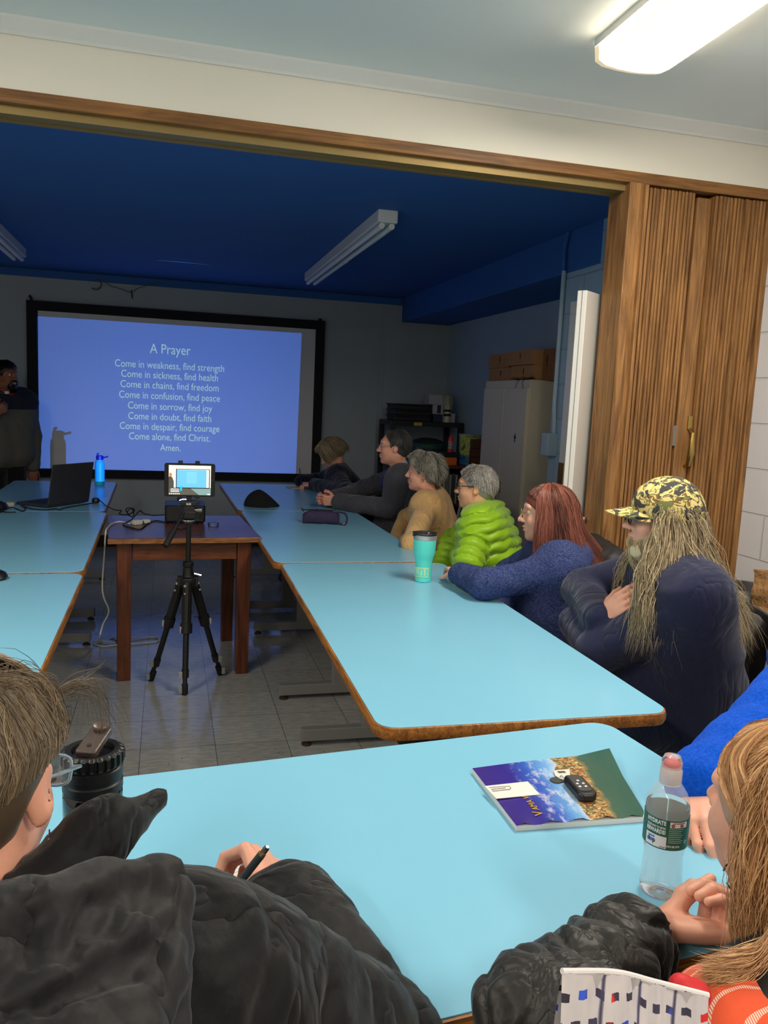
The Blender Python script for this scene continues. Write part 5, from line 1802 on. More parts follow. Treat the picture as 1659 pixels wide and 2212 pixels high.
# beard and the long front locks
bg = []
for y in (-.058, -.04, -.02, 0, .02, .04, .058):
    x = .092 - abs(y) * .75
    q = [H(x - .006, y, -.045), H(x, y, -.075), H(x - .012, y * 1.0, -.115), H(x - .03, y * .9, -.16), H(x - .045, y * .8, -.21)]
    bg.append(q)
pt.append(strands(bg, 700, .0009, .014, 14, .006, 1.6, t1=(.5, 1.0), centre=H(.02, 0, -.06), seed=5, clump=16))
pt[-1] = (pt[-1][0], pt[-1][1], np.clip(pt[-1][2] + .3, 0, 1))
bs = SD(); bs.el(H(.045, 0, -.095), (.048, .050, .040), H.R, .01)
hair_obj(pt, ha, p.root, cap_sd(H, grow=.006), .3)
P_, F_ = mesh_sd(bs, .004)
link_mesh('beard', np_mesh('beard', P_, F_, np.full(len(P_), 1.0)), ha, p.root, smooth=180)
# cap
t = NT('camouflage_cotton'); co = t.coord((1, 1, 1.25))
base = t.ramp(t.noise(co, 26, 2, .5, 1.1), [(0, (214, 196, 128)), (.49, (232, 216, 150)), (.50, (120, 92, 48)), (.56, (206, 188, 118)), (1, (224, 206, 140))], 'CONSTANT')
m1 = t.ramp(t.noise(t.coord((1, 1, 1.2), loc=(3, 1, 2)), 24, 2, .5, 1.4), [(0, (0, 0, 0)), (.54, (255, 255, 255))], 'CONSTANT')
m2 = t.ramp(t.noise(t.coord((1, 1, 1.2), loc=(7, 5, 1)), 28, 2, .5, 1.3), [(0, (0, 0, 0)), (.60, (255, 255, 255))], 'CONSTANT')
t.set(col=t.mix(m2, t.mix(m1, base, lin((58, 60, 58))), lin((110, 118, 66))), rough=.9)
t.bump(t.noise(co, 300, 2), .3, .001)
w = MB(); vs = []; nu = 40; nv = 14
for i in range(nv + 1):
    th_ = math.radians(100 * i / nv)
    for j in range(nu):
        a = 2 * PI * j / nu
        x = -.020 + .115 * math.cos(a) * math.sin(th_); y = .097 * math.sin(a) * math.sin(th_)
        z = .034 + .102 * math.cos(th_) - .020 * (1 - math.cos(a)) * .5 * math.sin(th_) ** 5
        seam = .0012 * abs(math.cos(3 * a)) ** 8
        vs.append(H(x * (1 - seam * 9), y * (1 - seam * 9), z))
w.add(vs, [(i * nu + j, (i + 1) * nu + j, (i + 1) * nu + (j + 1) % nu, i * nu + (j + 1) % nu) for i in range(nv) for j in range(nu)])
cp_ = w.build('cap', t.mat, p.root, smooth=180)
so = cp_.modifiers.new('cloth', 'SOLIDIFY'); so.thickness = .003
w = MB(); vs = []; m_ = 20
for lay in (0, -.003):
    for i in range(m_ + 1):
        a = math.radians(-64 + 128 * i / m_)
        for rr in (.0, .35, .7, 1.0):
            x = -.016 + (.109 + rr * .078 * math.cos(a * .9) ** .8) * math.cos(a); y = (.088 + rr * .014 * math.cos(a)) * math.sin(a)
            vs.append(H(x, y,   .026 - .014 * rr - 2.2 * y * y + .012 * math.cos(a) + lay))
nf = 4
fs = []
for l_ in (0, 1):
    o_ = l_ * (m_ + 1) * nf
    for i in range(m_):
        for k in range(nf - 1):
            a = o_ + i * nf + k
            fs.append((a, a + 1, a + nf + 1, a + nf) if l_ == 0 else (a, a + nf, a + nf + 1, a + 1))
for i in range(m_): fs.append((i * nf + 3, i * nf + 3 + (m_ + 1) * nf, (i + 1) * nf + 3 + (m_ + 1) * nf, (i + 1) * nf + 3))
w.add(vs, fs).build('cap_peak', t.mat, cp_, smooth=60)
MB().tube([Vector(H(-.016 - .108 * math.cos(a), .090 * math.sin(a), -.012)) for a in (-.6, -.3, 0, .3, .6)], .006, 6).build('cap_strap', t.mat, cp_)
MB().lathe([(0, 0), (.006, 0), (.005, .003), (0, .004)], 10, M=Matrix.Translation(H(-.016, 0, .122))).build('cap_button', t.mat, cp_)
chair(1.57, 2.24, 166, 'black chair under the person in the camouflage cap, leather jacket over its back')

# ================================================================== red-haired person in heather blue hoodie
p = Fig('person with long auburn hair and glasses in a heather blue hoodie, arm on the table', (1.51, 2.90, .53), atX(1180, 1110, 1.45), 162, 160, 4, 0, .96, 1.12)
eL = atZ(1046, 1262, .800); p.arm(1, eL, eL + Vector((-.03, .20, .0)))
p.arm(-1, (1.44, 3.22, .76), (1.34, 3.02, .66))
p.hands = {1: dict(d=(.1, 1, 0), n=(0, 0, -1), t=(-1, 0, 0), curls=(.3, .5, .3), s=.9)}
p.body(cPale)
p.trousers(jeans)
hoodm = cloth('heather_blue_knit', (30, 40, 84), .1, sheen=0, rgb2=(74, 88, 136), streak=(160, 160, 420), bump=.5, bs=500)


def hoodie(sd):
    for q in (-1, 0, 1): sd.el(p.at(.93, -.095, q * .055), np.array((.045, .065, .075)), None, .05)
    sd.rc(p.at(1.0, -.04, -.07), p.at(1.0, -.04, .07), .03, .03, .04)


p.top(hoodm, g=.022, h=.007, folds=.006, name='hoodie', seed=8, fr=22, extra=hoodie, cuff=.006)
p.eyes((90, 110, 90))
p.glasses(M('thin_gold_wire', (176, 156, 100), .25, .9), mt['lens'], r=.020, wire=.0014)
H = p.H
rh = hairmat('auburn_hair', (50, 23, 19), (166, 96, 78), .38)
gs = []
for ph in (56, 75, 95, 120, 150, 180, 210, 240, 265, 285, 304):
    q = [sph(H, ph, th, .007) for th in (6, 35, 62, 86)]
    b = q[-1]; outw = nrm3(b - H.o); outw[2] = 0
    back = max(0, -math.cos(math.radians(ph)))
    for dn, o1 in ((.07, .008), (.14, .014 + .04 * back), (.21, .024 + .09 * back), (.29, .034 + .14 * back)):
        q.append(b + outw * (o1 + .008) + np.array((0, 0, -dn)) - p.F * (.03 * dn / .28))
    gs.append(q)
ga = [[sph(H, ph, 5 + (hairline(ph if ph <= 180 else ph - 360, 50, 88, 120) - 5) * t_ / 5, .006) for t_ in range(6)] for ph in range(0, 361, 24)]
hair_obj([strands(onto(ga, cap_sd(H, grow=.007), .001), 2500, .0009, .005, 10, .002, 1.2, t0=(0, .9), t1=(-.35, -.5), centre=H.o, seed=14, clump=30), strands(gs, 3600, .0010, .016, 20, .009, 1.5, t1=(.74, 1.0), centre=H.o - np.array((0, 0, .04)), seed=13, clump=18, fray=.003)], rh, p.root, cap_sd(H, grow=.007), .35)
chair(1.56, 2.94, 164, 'black chair under the auburn haired person, black coat over its back')

# ================================================================== lime puffer
p = Fig('person with short grey hair, dark glasses and a bright lime green quilted jacket', (1.58, 3.62, .53), atX(1027, 1053, 1.46), 152, 152, 3, 0, .90, 1.16)
eL = atZ(986, 1190, .82) + Vector((.06, 0, -.05)); p.arm(1, eL, eL + Vector((.04, .20, -.02)))
p.arm(-1, (1.46, 3.98, .76), (1.36, 3.85, .66))
p.body(cTan)
p.trousers(dkt)
lime = M('lime_nylon', (140, 186, 10), .42, spec=.4, bump=(90, .2, .003), sheen=.2)
w3 = wob(3, 20); w4 = wob(6, 55)


def baffle(fig, sp=.050, amp=.017, crease=.004):
    hip, u = fig.hip, fig.u
    segs = [(a, e, w_) for a, e, w_ in fig.arms.values()]

    def f(P, d):
        s_ = (P - hip) @ u + .012 * w3(P)
        ph = s_
        for a, e, w_ in segs:
            da = SD().rc(a, e, .065, .058).ev(P); db = SD().rc(e, w_, .058, .05).ev(P)
            ta = (P - a) @ nrm3(e - a); tb = (P - e) @ nrm3(w_ - e) + np.linalg.norm(e - a)
            ph = np.where(da < .02, ta, ph); ph = np.where((db < .02) & (db < da), tb, ph)
        b = np.abs(np.sin(ph / sp * PI))
        return d - amp * b ** .6 - crease * w4(P)
    return f


p.top(lime, g=.030, h=.0055, folds=.003, post=baffle(p), name='quilted_jacket', seed=12, sg=-.006, neck=.0, collar=.075, cuff=.004)
p.eyes()
p.glasses(M('dark_frame', (30, 26, 24), .35), mt['darklens'], r=.023, wire=.002, square=True)
H = p.H


def short_hair(p, n, ln, gr, lay, dark, light, seed, name, front=52, side=86, back=118, grow=.004, top_ph=360, lift=.01, wave=.002, r=.0009, bshade=.4, flow='down', rec=0, k=14, fz=-.022):
    H = p.H; gs = []
    for ph in range(0, 360, 20):
        pp = ph if ph <= 180 else ph - 360
        he = hairline(pp, front, side, back)
        st = 4 if not rec or abs(pp) > 60 else rec
        if rec and abs(pp) < 60: he = max(he - 10, st + 2)
        gs.append([sph(H, ph, st + (he - st) * t_ / 5, gr) for t_ in range(6)])
    gs.append(gs[0])
    m = hairmat(name, dark, light)
    gs = onto(gs, cap_sd(H, grow=grow, fz=fz), .001)
    return hair_obj([strands(gs, n, r, lay, 8, wave, 1.2, t0=(0, .92), t1=(-ln * .8, -ln), centre=H(-.014, 0, 0), seed=seed, lift=lift, clump=k)], m, p.root, cap_sd(H, grow=grow, fz=fz), bshade), m


short_hair(p, 3000, .22, .002, .008, (80, 78, 76), (206, 200, 194), 21, 'short_silver_hair', side=94, back=140, lift=.008)
MB().lathe([(.004, -.001), (.006, 0), (.004, .001)], 10, M=Matrix.Translation(H(-.008, .084, -.036))).build('earring', M('small_gold_hoop', (200, 160, 80), .3, 1), p.root)
chair(1.68, 3.64, 156, 'black chair under the person in the lime green jacket')

# ================================================================== tan sweater
p = Fig('person with wavy grey hair, gold earring and a tan sweater', (1.56, 4.52, .53), atX(914, 1022, 1.44), 156, 158, 0, 0, .90, 1.18)
eL = atZ(866, 1154, .81) + Vector((.06, 0, -.05)); p.arm(1, eL, eL + Vector((.04, .20, -.02)))
p.arm(-1, (1.46, 4.86, .76), (1.36, 4.72, .66))
p.body(cRosy)
p.trousers(dkt)
p.top(cloth('tan_knit', (208, 166, 112), .06, 60, .4, 400), g=.026, h=.007, folds=.007, name='sweater', seed=15, sg=-.008, fr=20, neck=.02, collar=.012)
p.eyes()
short_hair(p, 3200, .38, .014, .020, (74, 70, 62), (200, 196, 184), 31, 'wavy_grey_hair', front=50, side=102, back=146, grow=.016, lift=.016, wave=.010, r=.0011, k=26)
H = p.H
MB().tube([Vector(H(-.006 + .008 * math.cos(a / 8 * 6.28), .086, -.040 + .008 * math.sin(a / 8 * 6.28))) for a in range(9)], .0018, 6).build('earring', M('gold_hoop', (214, 168, 80), .25, 1), p.root)
chair(1.68, 4.55, 158, 'black chair under the person in the tan sweater')

# ================================================================== charcoal sweater and tie
p = Fig('person with receding dark grey hair, glasses, charcoal sweater and tie, hands clasped', (1.62, 5.22, .55), atX(851, 966, 1.45), 162, 164, 2, 0, 1.0, 1.15)
eL = atZ(842, 1098, .80); wL = atZ(728, 1084, .79)
p.arm(1, eL, wL)
p.arm(-1, (1.34, 5.86, .80), wL + Vector((-.02, .12, .0)))
p.hands = {1: dict(d=(-.9, .45, .05), n=(.2, .9, .2), t=(0, 0, 1), curls=(.5, .7, .4), s=1.0), -1: dict(d=(-.9, -.45, .1), n=(.2, -.9, 0), t=(0, 0, 1), curls=(.5, .6, .3), s=1.0)}
p.body(cRosy, fine=[fz(atZ(715, 1084, .79), .13, .004)])
p.trousers(dkt)
p.top(cloth('charcoal_knit', (74, 74, 82), .08, 70, .4, 400), g=.024, h=.008, folds=.008, belly=.06, name='sweater', seed=19, fr=18, neck=-.025, upto=.95)
sd = SD(); sd.rc(p.nb - p.u * .01, p.nb + p.u * .046 + p.F * .005, .082, .068, .02)
sd.post = lambda P, d: np.maximum(d, np.maximum((P - p.nb) @ p.u - .046 + ((P - p.nb) @ p.F) * .35, -((P - p.nb) @ p.u) - .04))
sd_obj('shirt_collar', sd, .005, M('pale_blue_cotton', (176, 194, 226), .7), p.root)
for side in (1, -1):
    a, e, w_ = p.arms[side]; d_ = nrm3(w_ - e)
    sd = SD(); sd.rc(w_ - d_ * .02, w_ + d_ * .006, .041, .038)
    sd_obj('shirt_cuff', sd, .005, M('pale_blue_cuff', (176, 194, 226), .7), p.root)
tp_ = [p.nb + p.F * .068 - p.u * .005, p.nb + p.F * .105 - p.u * .05, p.nb + p.F * .125 - p.u * .12]
MB().tube([Vector(q) for q in tp_], [.016, .018, .026], 8).build('necktie', M('blue_silk_tie', (24, 40, 110), .4), p.root)
p.eyes()
p.glasses(M('gold_frame', (170, 150, 110), .25, .9), mt['lens'], r=.022, wire=.0012)
short_hair(p, 2400, .30, .004, .008, (34, 34, 34), (112, 110, 106), 41, 'dark_grey_hair', front=46, side=94, back=138, grow=.004, rec=26, fz=.012, lift=.002, bshade=.3)
chair(1.72, 5.25, 166, 'black chair under the person with the tie')

# ================================================================== blond bob, writing
p = Fig('person with a blond bob bent over writing, wearing a navy top', (1.50, 6.36, .53), atX(716, 980, 1.28), 168, 176, 38, 0, .98, 1.0)
eL = atZ(752, 1062, .80); wL = atZ(678, 1047, .785)
p.arm(1, eL, wL)
p.arm(-1, (1.26, 6.85, .79), (1.08, 6.74, .785))
p.hands = {1: dict(d=(-1, .25, -.02), n=(.1, .2, -1), t=(0, 1, .3), curls=((.9, .7, .3), (1.0, .7, .3), (1.1, .8, .3), (1.2, .8, .3)), thumb=(.5, .6, .3), s=.95)}
p.body(cPale, fine=[fz(atZ(662, 1047, .78), .09, .004)])
p.trousers(dkt)
p.top(cloth('midnight_knit', (18, 24, 48), .08), g=.022, h=.008, folds=.006, name='sweater', seed=23)
H = p.H
bm = hairmat('blond_grey_hair', (82, 70, 50), (196, 176, 138))
gs = []
for ph in range(0, 361, 24):
    pp = ph if ph <= 180 else ph - 360
    q = [sph(H, ph, th, .012) for th in (4, 32, 58, 82)]
    b = q[-1]; ow = nrm3(b - H.o)
    if abs(pp) < 40:
        q = [sph(H, ph, th, .014) for th in (4, 20, 36, 48, 56, 64)]
    else: q += [b + ow * .014 - H.U * .05 * 1 + H.F * .0, b + ow * .006 - H.U * .095]
    gs.append(q)
hair_obj([strands(gs, 2400, .0012, .020, 14, .008, 1.6, t1=(.8, 1.0), centre=H.o, seed=24, clump=20, fray=.004)], bm, p.root, cap_sd(H, grow=.012), .45)
MB().tube([A3(atZ(652, 1046, .79)), A3(atZ(647, 1030, .79)) + np.array((.0, .02, .07))], .004, 6).build('pen_held', mt['black'], p.root)
chair(1.66, 6.36, 170, 'black chair under the blond person writing')
nb_ = thing('notebook', 'small open cream notebook under the hand of the blond person', 'notebook', tuple(atZ(648, 1054, .74)))
q = atZ(648, 1054, .741)
MB().box((-.10, -.06, 0), (.09, .07, .007), M=Matrix.Translation(q) @ Matrix.Rotation(.25, 4, 'Z')).build('pages', M('cream_pages', (196, 186, 150), .7), nb_, smooth=0)

# ================================================================== presenter
hd = atY(12, 812, 7.22)
p = Fig('person standing left of the screen, dark beard, clerical collar, grey jacket with navy shoulders', (-1.29, 7.26, .93), hd, -48, -32, 0, 0, 1.0, 1.2)
zf = .09
p.legs = []
for q in (-1, 1):
    a = p.hip + p.L * q * .09; kn = a + np.array((0, 0, -.44)) + p.F * .02; an = np.array((kn[0], kn[1], .09))
    p.legs.append((a, kn, an, an + p.F * .16 - p.Z * .045))
p.arm(1, p.sh(1) + np.array((.05, .04, -.29)), p.sh(1) + np.array((.06, .0, -.55)))
p.arm(-1, p.sh(-1) + np.array((-.02, -.10, -.27)), atY(-14, 893, 7.0))
p.hands = {-1: dict(d=(.8, .1, .5), n=(.1, .9, .3), t=(-.3, 0, .9), curls=(1.2, 1.3, .8), s=1.05), 1: dict(d=(0, 0, -1), n=(-.3, .9, 0), t=(.7, -.2, 0), curls=(.2, .3, .2), s=1)}
p.body(cBrown)
p.trousers(cloth('black_trousers', (14, 14, 16), .05))
t = NT('two_tone_jacket'); tc = t.node('ShaderNodeTexCoord'); sp = t.node('ShaderNodeSeparateXYZ', {0: tc.outputs['Object']})
ys = atY(30, 884, 7.2).z
cm = t.node('ShaderNodeMath', {0: sp.outputs[2], 1: ys}, operation='GREATER_THAN')
t.set(col=t.mix(cm.outputs[0], lin((84, 84, 76)), lin((22, 26, 42))), rough=.9)
t.bump(t.noise(t.coord(), 200, 3), .4, .002)
p.top(t.mat, g=.036, h=.009, folds=.006, name='jacket', seed=27, neck=-.0, upto=.93, cuff=.004)
sd = SD(); sd.rc(p.nb - p.u * .02, p.nb + p.u * .028, .068, .062, .02)
sd_obj('clerical_shirt', sd, .005, mt['black'], p.root)
o_ = p.nb + p.F * .064 + p.u * .022
MB().cbox(o_, (.012, .036, .022), M=Matrix(np.stack([p.F, p.L, p.u], 1).tolist())).build('white_collar_tab', mt['white'], p.root, smooth=0, bevel=.003)
short_hair(p, 1800, .25, .006, .010, (10, 8, 8), (34, 28, 24), 51, 'black_hair', front=48, side=92, back=136, grow=.007, lift=.004, bshade=.2)
H = p.H
bd = SD(); bd.el(H(.062, 0, -.082), (.034, .046, .034), H.R, .01); bd.el(H(.092, 0, -.040), (.012, .028, .007), H.R, .012)
for s_ in (-1, 1): bd.rc(H(.086, s_ * .028, -.042), H(.076, s_ * .032, -.075), .008, .014, .01)
bd.el(H(.098, 0, -.055), (.02, .022, .009), H.R, .004, 's')
P_, F_ = mesh_sd(bd, .0035)
link_mesh('beard', np_mesh('beard', P_, F_, np.full(len(P_), .2)), bpy.data.materials['black_hair'], p.root, smooth=180)
sd = SD(); sd.el(H(.084, 0, -.055), (.012, .020, .0065), H.R)
P_, F_ = mesh_sd(sd, .002, pad=.01)
link_mesh('teeth', np_mesh('teeth', P_, F_), M('teeth_white', (210, 206, 180), .3), p.root, smooth=180)
p.eyes((30, 20, 16))

# ================================================================== blue fleece at the right edge
p = Fig('white haired person in a royal blue fleece, hand resting on the foreground table', (1.52, 1.22, .53), (1.43, 1.40, 1.09), 172, 168, 6, 0, .97, 1.05)
p.arm(1, (1.30, 1.10, .80), (1.12, .98, .79))
p.arms[-1] = (p.sh(-1), A3(atX(1665, 1560, 1.22)), A3(atZ(1500, 1712, .785)))
wv_ = p.arms[-1][2]
hd_ = A3(atZ(1514, 1800, .77)) - wv_
p.arms[1] = (p.sh(1), A3((1.34, 1.06, .82)), A3((1.16, 1.0, .79)))
p.hands = {-1: dict(d=hd_, n=(.5, .2, -.8), t=(.9, .2, .5), curls=(.5, .75, .5), thumb=(.4, .5, .3), s=1.0)}
p.body(cRosy, fine=[fz(wv_ + hd_ * .6, .11, .0028)])
p.trousers(jeans)
t = NT('royal_blue_fleece'); co = t.coord()
t.set(col=t.ramp(t.noise(co, 160, 4), [(.3, (6, 70, 190)), (.7, (14, 96, 228))]), rough=1.0, sheen=.05, spec=.1)
t.bump(t.noise(co, 240, 4, .7), .9, .004)
p.top(t.mat, g=.034, h=.0065, folds=.010, name='fleece', seed=29, fr=26, upto=.90, cuff=.014, collar=.03, neck=.0)
H = p.H
hm_ = hairmat('white_hair', (190, 188, 196), (244, 242, 246))
gs = []
for ph in range(30, 331, 25):
    q = [sph(H, ph, th, .010) for th in (4, 32, 60, 84)]
    b = q[-1]; ow = nrm3(b - H.o)
    q += [b + ow * .02 - H.U * .04, b + ow * .03 - H.U * .08]
    gs.append(q)
hair_obj([strands(gs, 1800, .0008, .022, 14, .012, 2.4, t1=(.8, 1.0), centre=H.o, seed=30, clump=20, fray=.012)], hm_, p.root, cap_sd(H, grow=.01), .6)
chair(1.62, 1.22, 172, 'black chair under the person in the blue fleece')
gk = thing('glove', 'olive green knitted bundle held under the hand on the table', 'glove', tuple(atZ(1515, 1800, .74)))
sd = SD(); a_ = A3(atZ(1500, 1795, .752)); b_ = A3(atZ(1545, 1770, .76)); sd.rc(a_, b_, .014, .018); sd.post = lambda P, d: np.maximum(d, .7415 - P[:, 2])
P_, F_ = mesh_sd(sd, .003)
link_mesh('knit_body', np_mesh('knit', P_, F_), cloth('olive_knit', (62, 66, 48), .2, 200, .6, 400), gk, smooth=180)
# ================================================================== near left: person writing, black puffer coat
ear = A3(atY(96, 1716, .80))
yw = 72; fr_ = Frame((0, 0, 0), yw, 20, -3)
ho = ear - (fr_.F * -.012 + fr_.L * -.080 + fr_.U * -.004)
shR = A3(atY(400, 2120, .66)); elR = A3(atY(800, 2290, .80)); wrR = A3(atZ(606, 1945, .785))
p = Fig('person with tied back greying brown hair and clear glasses, black hooded puffer coat, writing', (-.20, .42, .52), ho, 84, yw, 20, -3, 1.0, .98)
p.arm(-1, elR, wrR)
p.arms[-1] = (shR, elR, wrR)
p.arm(1, (-.45, .80, .80), (-.22, 1.02, .79))
hN = A3(atZ(560, 1880, .78)) - wrR
p.hands = {-1: dict(d=hN * 1.0 + np.array((0, 0, .02)), n=(-.55, -.05, -.75), t=(-.5, .35, .75), curls=((.95, 1.1, .7), (1.0, 1.1, .7), (1.1, 1.1, .6), (1.15, 1.0, .6)), thumb=(.05, .9, .1), s=1.02)}
p.body(cRosy, fine=[fz(wrR + hN * .6, .10, .0024), fz(ho, .15, .0032)], h=None)
p.trousers(dkt)
blackn = M('black_nylon_shell', (12, 13, 16), .6, spec=.2, bump=(70, .35, .004), sheen=.12)
wA = wob(71, 13); wB = wob(72, 34); wC = wob(73, 75)
tip = A3(atY(338, 1726, .86)); hoodc = A3(atY(120, 2010, .60)); t2 = A3(atY(345, 1895, .66))


blackn = wrinkle(blackn, 6, .5, .03)


def coat(sd):
    n = p.nb
    # raised collar: from the nape round to the pointed end on the right
    sd.rc(n + np.array((-.14, .02, .0)), n + np.array((.03, -.035, .010)), .050, .052, .04)
    sd.rc(n + np.array((.02, -.03, .005)), A3(atY(225, 1800, .79)), .048, .030, .04)
    sd.rc(A3(atY(225, 1800, .79)), tip, .028, .008, .02)


def quilt(P, d):
    a, e, w_ = p.arms[-1]
    da = SD().rc(a, e, .085, .07).ev(P); db = SD().rc(e, w_, .07, .05).ev(P)
    ta = (P - a) @ nrm3(e - a); tb = (P - e) @ nrm3(w_ - e) + np.linalg.norm(e - a) + .02
    ph = np.where(db < da, tb, ta) + .012 * wA(P)
    q = np.minimum(da, db) < .02
    return d - np.where(q, .013 * np.abs(np.sin(ph / .105 * PI)) ** .5 - .006, 0) - .0045 * (1 - 2 * np.abs(wB(P))) - .0022 * (1 - 2 * np.abs(wC(P)))


p.top(blackn, g=.026, h=.0062, folds=.004, name='puffer_coat', seed=33, fr=16, upto=.86, sg=.012, cuff=.014, extra=coat, post=quilt, neck=.012)
hd_sd = SD()
for pts_, r0_, r1_ in ((((-140, 2010, .47), (60, 1975, .50), (230, 1915, .55), (345, 1895, .585)), .018, .015), (((-140, 2080, .46), (70, 2045, .485), (250, 1975, .53), (355, 1925, .565)), .014, .011),
                       (((-140, 2165, .45), (90, 2110, .47), (260, 2035, .51), (362, 1960, .555)), .019, .013), (((-140, 2250, .43), (110, 2180, .455), (280, 2100, .49), (362, 2000, .54)), .014, .010),
                       (((-140, 2330, .42), (130, 2250, .44), (290, 2175, .47), (360, 2050, .52)), .018, .012), (((-140, 2420, .41), (130, 2320, .42), (290, 2250, .45), (355, 2120, .50)), .016, .012),
                       (((350, 1890, .585), (376, 1935, .57), (368, 2040, .54), (345, 2240, .49)), .010, .016)):
    q_ = [A3(atY(*v_)) for v_ in pts_]
    for i in range(3): hd_sd.rc(q_[i], q_[i + 1], r0_ + (r1_ - r0_) * i / 3, r0_ + (r1_ - r0_) * (i + 1) / 3, .006)


def hit(sdf, px_, py_):
    d = nrm3(ray(px_, py_)); t_ = .25
    for _ in range(80):
        v_ = float(sdf.ev((A3(EYE) + d * t_)[None])[0])
        if v_ < .0005: break
        t_ += max(v_ * .8, .0008)
    return A3(EYE) + d * t_


creases = [[hit(hd_sd, *q) for q in c_] for c_ in (((0, 2125), (110, 2062), (210, 2010), (300, 1962), (362, 1930)), ((120, 2145), (230, 2092), (320, 2045), (365, 1995)),
           ((0, 2200), (100, 2172), (200, 2132), (290, 2100), (345, 2060)), ((238, 2000), (252, 1950), (280, 1895)), ((150, 2075), (163, 2010), (192, 1950)), ((60, 2080), (66, 2020), (90, 1975)),
           ((310, 1960), (318, 1915), (330, 1890)))]
for q_ in creases:
    for i in range(len(q_) - 1): hd_sd.rc(q_[i], q_[i + 1], .0065, .0055, .010, 's')
hd_sd.post = lambda P, d: d - .0035 * (1 - 2 * np.abs(wB(P))) - .0018 * (1 - 2 * np.abs(wC(P)))
sd_obj('hood', hd_sd, .0045, wrinkle(M('hood_lining_grey', (24, 24, 27), .6, spec=.25, bump=(90, .3, .003), sheen=.1), 7, .6, .03), p.root)
p.glasses(M('clear_frame', (190, 205, 215), .1, trans=.6, ior=1.4), mt['lens'], r=.024, wire=.0020, square=True)
H = p.H
nh = hairmat('greying_brown_hair', (48, 38, 30), (164, 142, 114), .4)
knot = H(-.105, .02, .085)
gs = []
for ph in (-62, -75, -90, -105, -125, -150, -180, 150, 125, 100, 80, 60):
    th0 = hairline(ph, 50, 76, 146)
    a = sph(H, ph, th0 - 2, .011); b = sph(H, ph, th0 * .80, .011)
    end = knot + (b - knot) * .10
    m1_ = sph(H, ph if abs(ph) > 90 else ph * 1.2, th0 * .52, .012)
    gs.append([a, b, m1_ * .8 + end * .2 if abs(ph) > 100 else m1_, (m1_ + end) / 2 + H.U * .008, end])
g2 = []
for ph in (-50, -25, 0, 25, 50):
    a = sph(H, ph, 48, .003); g2.append([a, sph(H, ph, 30, .012), sph(H, ph * 1.2, 8, .014), sph(H, 180, 18, .014), knot])
bun = []
for k in range(9):
    a = k / 8 * 2 * PI
    c_, s_ = math.cos(a), math.sin(a)
    e1_ = H.L; e2_ = nrm3(H.U + H.F * .5); out_ = nrm3(-H.F + H.U * .6)
    q = [knot + (e1_ * c_ + e2_ * s_) * .012 + out_ * -.005, knot + (e1_ * c_ + e2_ * s_) * .032 + out_ * .012, knot + (e1_ * math.cos(a + 1) + e2_ * math.sin(a + 1)) * .040 + out_ * .03, knot + (e1_ * math.cos(a + 2) + e2_ * math.sin(a + 2)) * .034 + out_ * .048, knot + (e1_ * math.cos(a + 3) + e2_ * math.sin(a + 3)) * .012 + out_ * .052]
    bun.append(q)
parts = [strands(gs, 4200, .00045, .007, 16, .0015, 1.2, t1=(.9, 1.0), centre=H.o, seed=61, clump=60),
         strands(g2, 2200, .00045, .007, 16, .0015, 1.2, t1=(.9, 1.0), centre=H.o, seed=62, clump=40),
         strands(bun, 1200, .0005, .012, 14, .004, 1.5, t1=(.8, 1.0), centre=knot, seed=63, clump=20, fray=.006)]
# fly-away hairs in front of the temple
fly = []
for dx, dz in ((0, 0), (.008, .008), (.016, .014), (.024, .018)):
    r0 = H(.035 - dx, -.055, .075 + dz * .5)
    q = [r0, r0 + H.F * .028 - H.L * .012 + H.U * .012, r0 + H.F * .058 - H.L * .02 + H.U * .006, r0 + H.F * .08 - H.L * .022 - H.U * .018, r0 + H.F * .088 - H.L * .02 - H.U * .05]
    fly.append(q)
parts.append(strands(fly, 70, .00032, .03, 18, .006, .8, t1=(.5, 1.0), centre=H.o, seed=64, clump=30, fray=.014))
parts.append(strands(gs, 220, .00035, .014, 20, .012, 2.4, t1=(.7, 1.0), centre=H.o, seed=65, clump=60, fray=.008))
sk = SD(); k_s = H.sc
sk.el(H(-.014, 0, .028), (.100, .081, .089), H.R, .01); sk.el(H(-.045, 0, .0), (.070, .073, .080), H.R, .02)
sk.el(H(.100, 0, -.035), (.088, .12, .090), H.R, .01, 's')
for s_ in (-1, 1): sk.el(H(.008, s_ * .092, -.032), (.046, .036, .050), H.R, .01, 's')
sk.el(H(0, 0, -.150), (.2, .2, .070), H.R, .01, 's'); sk.rc(knot - H.F * .0, knot + nrm3(-H.F + H.U * .6) * .035, .030, .028, .01)
hair_obj([strands(onto(gs, sk, .003, 2), 3600, .00045, .003, 16, .001, 1.2, t0=(0, .5), t1=(-.4, -.6), centre=H.o, seed=66, clump=60)] + parts, nh, p.root, sk, .15, h=.004)
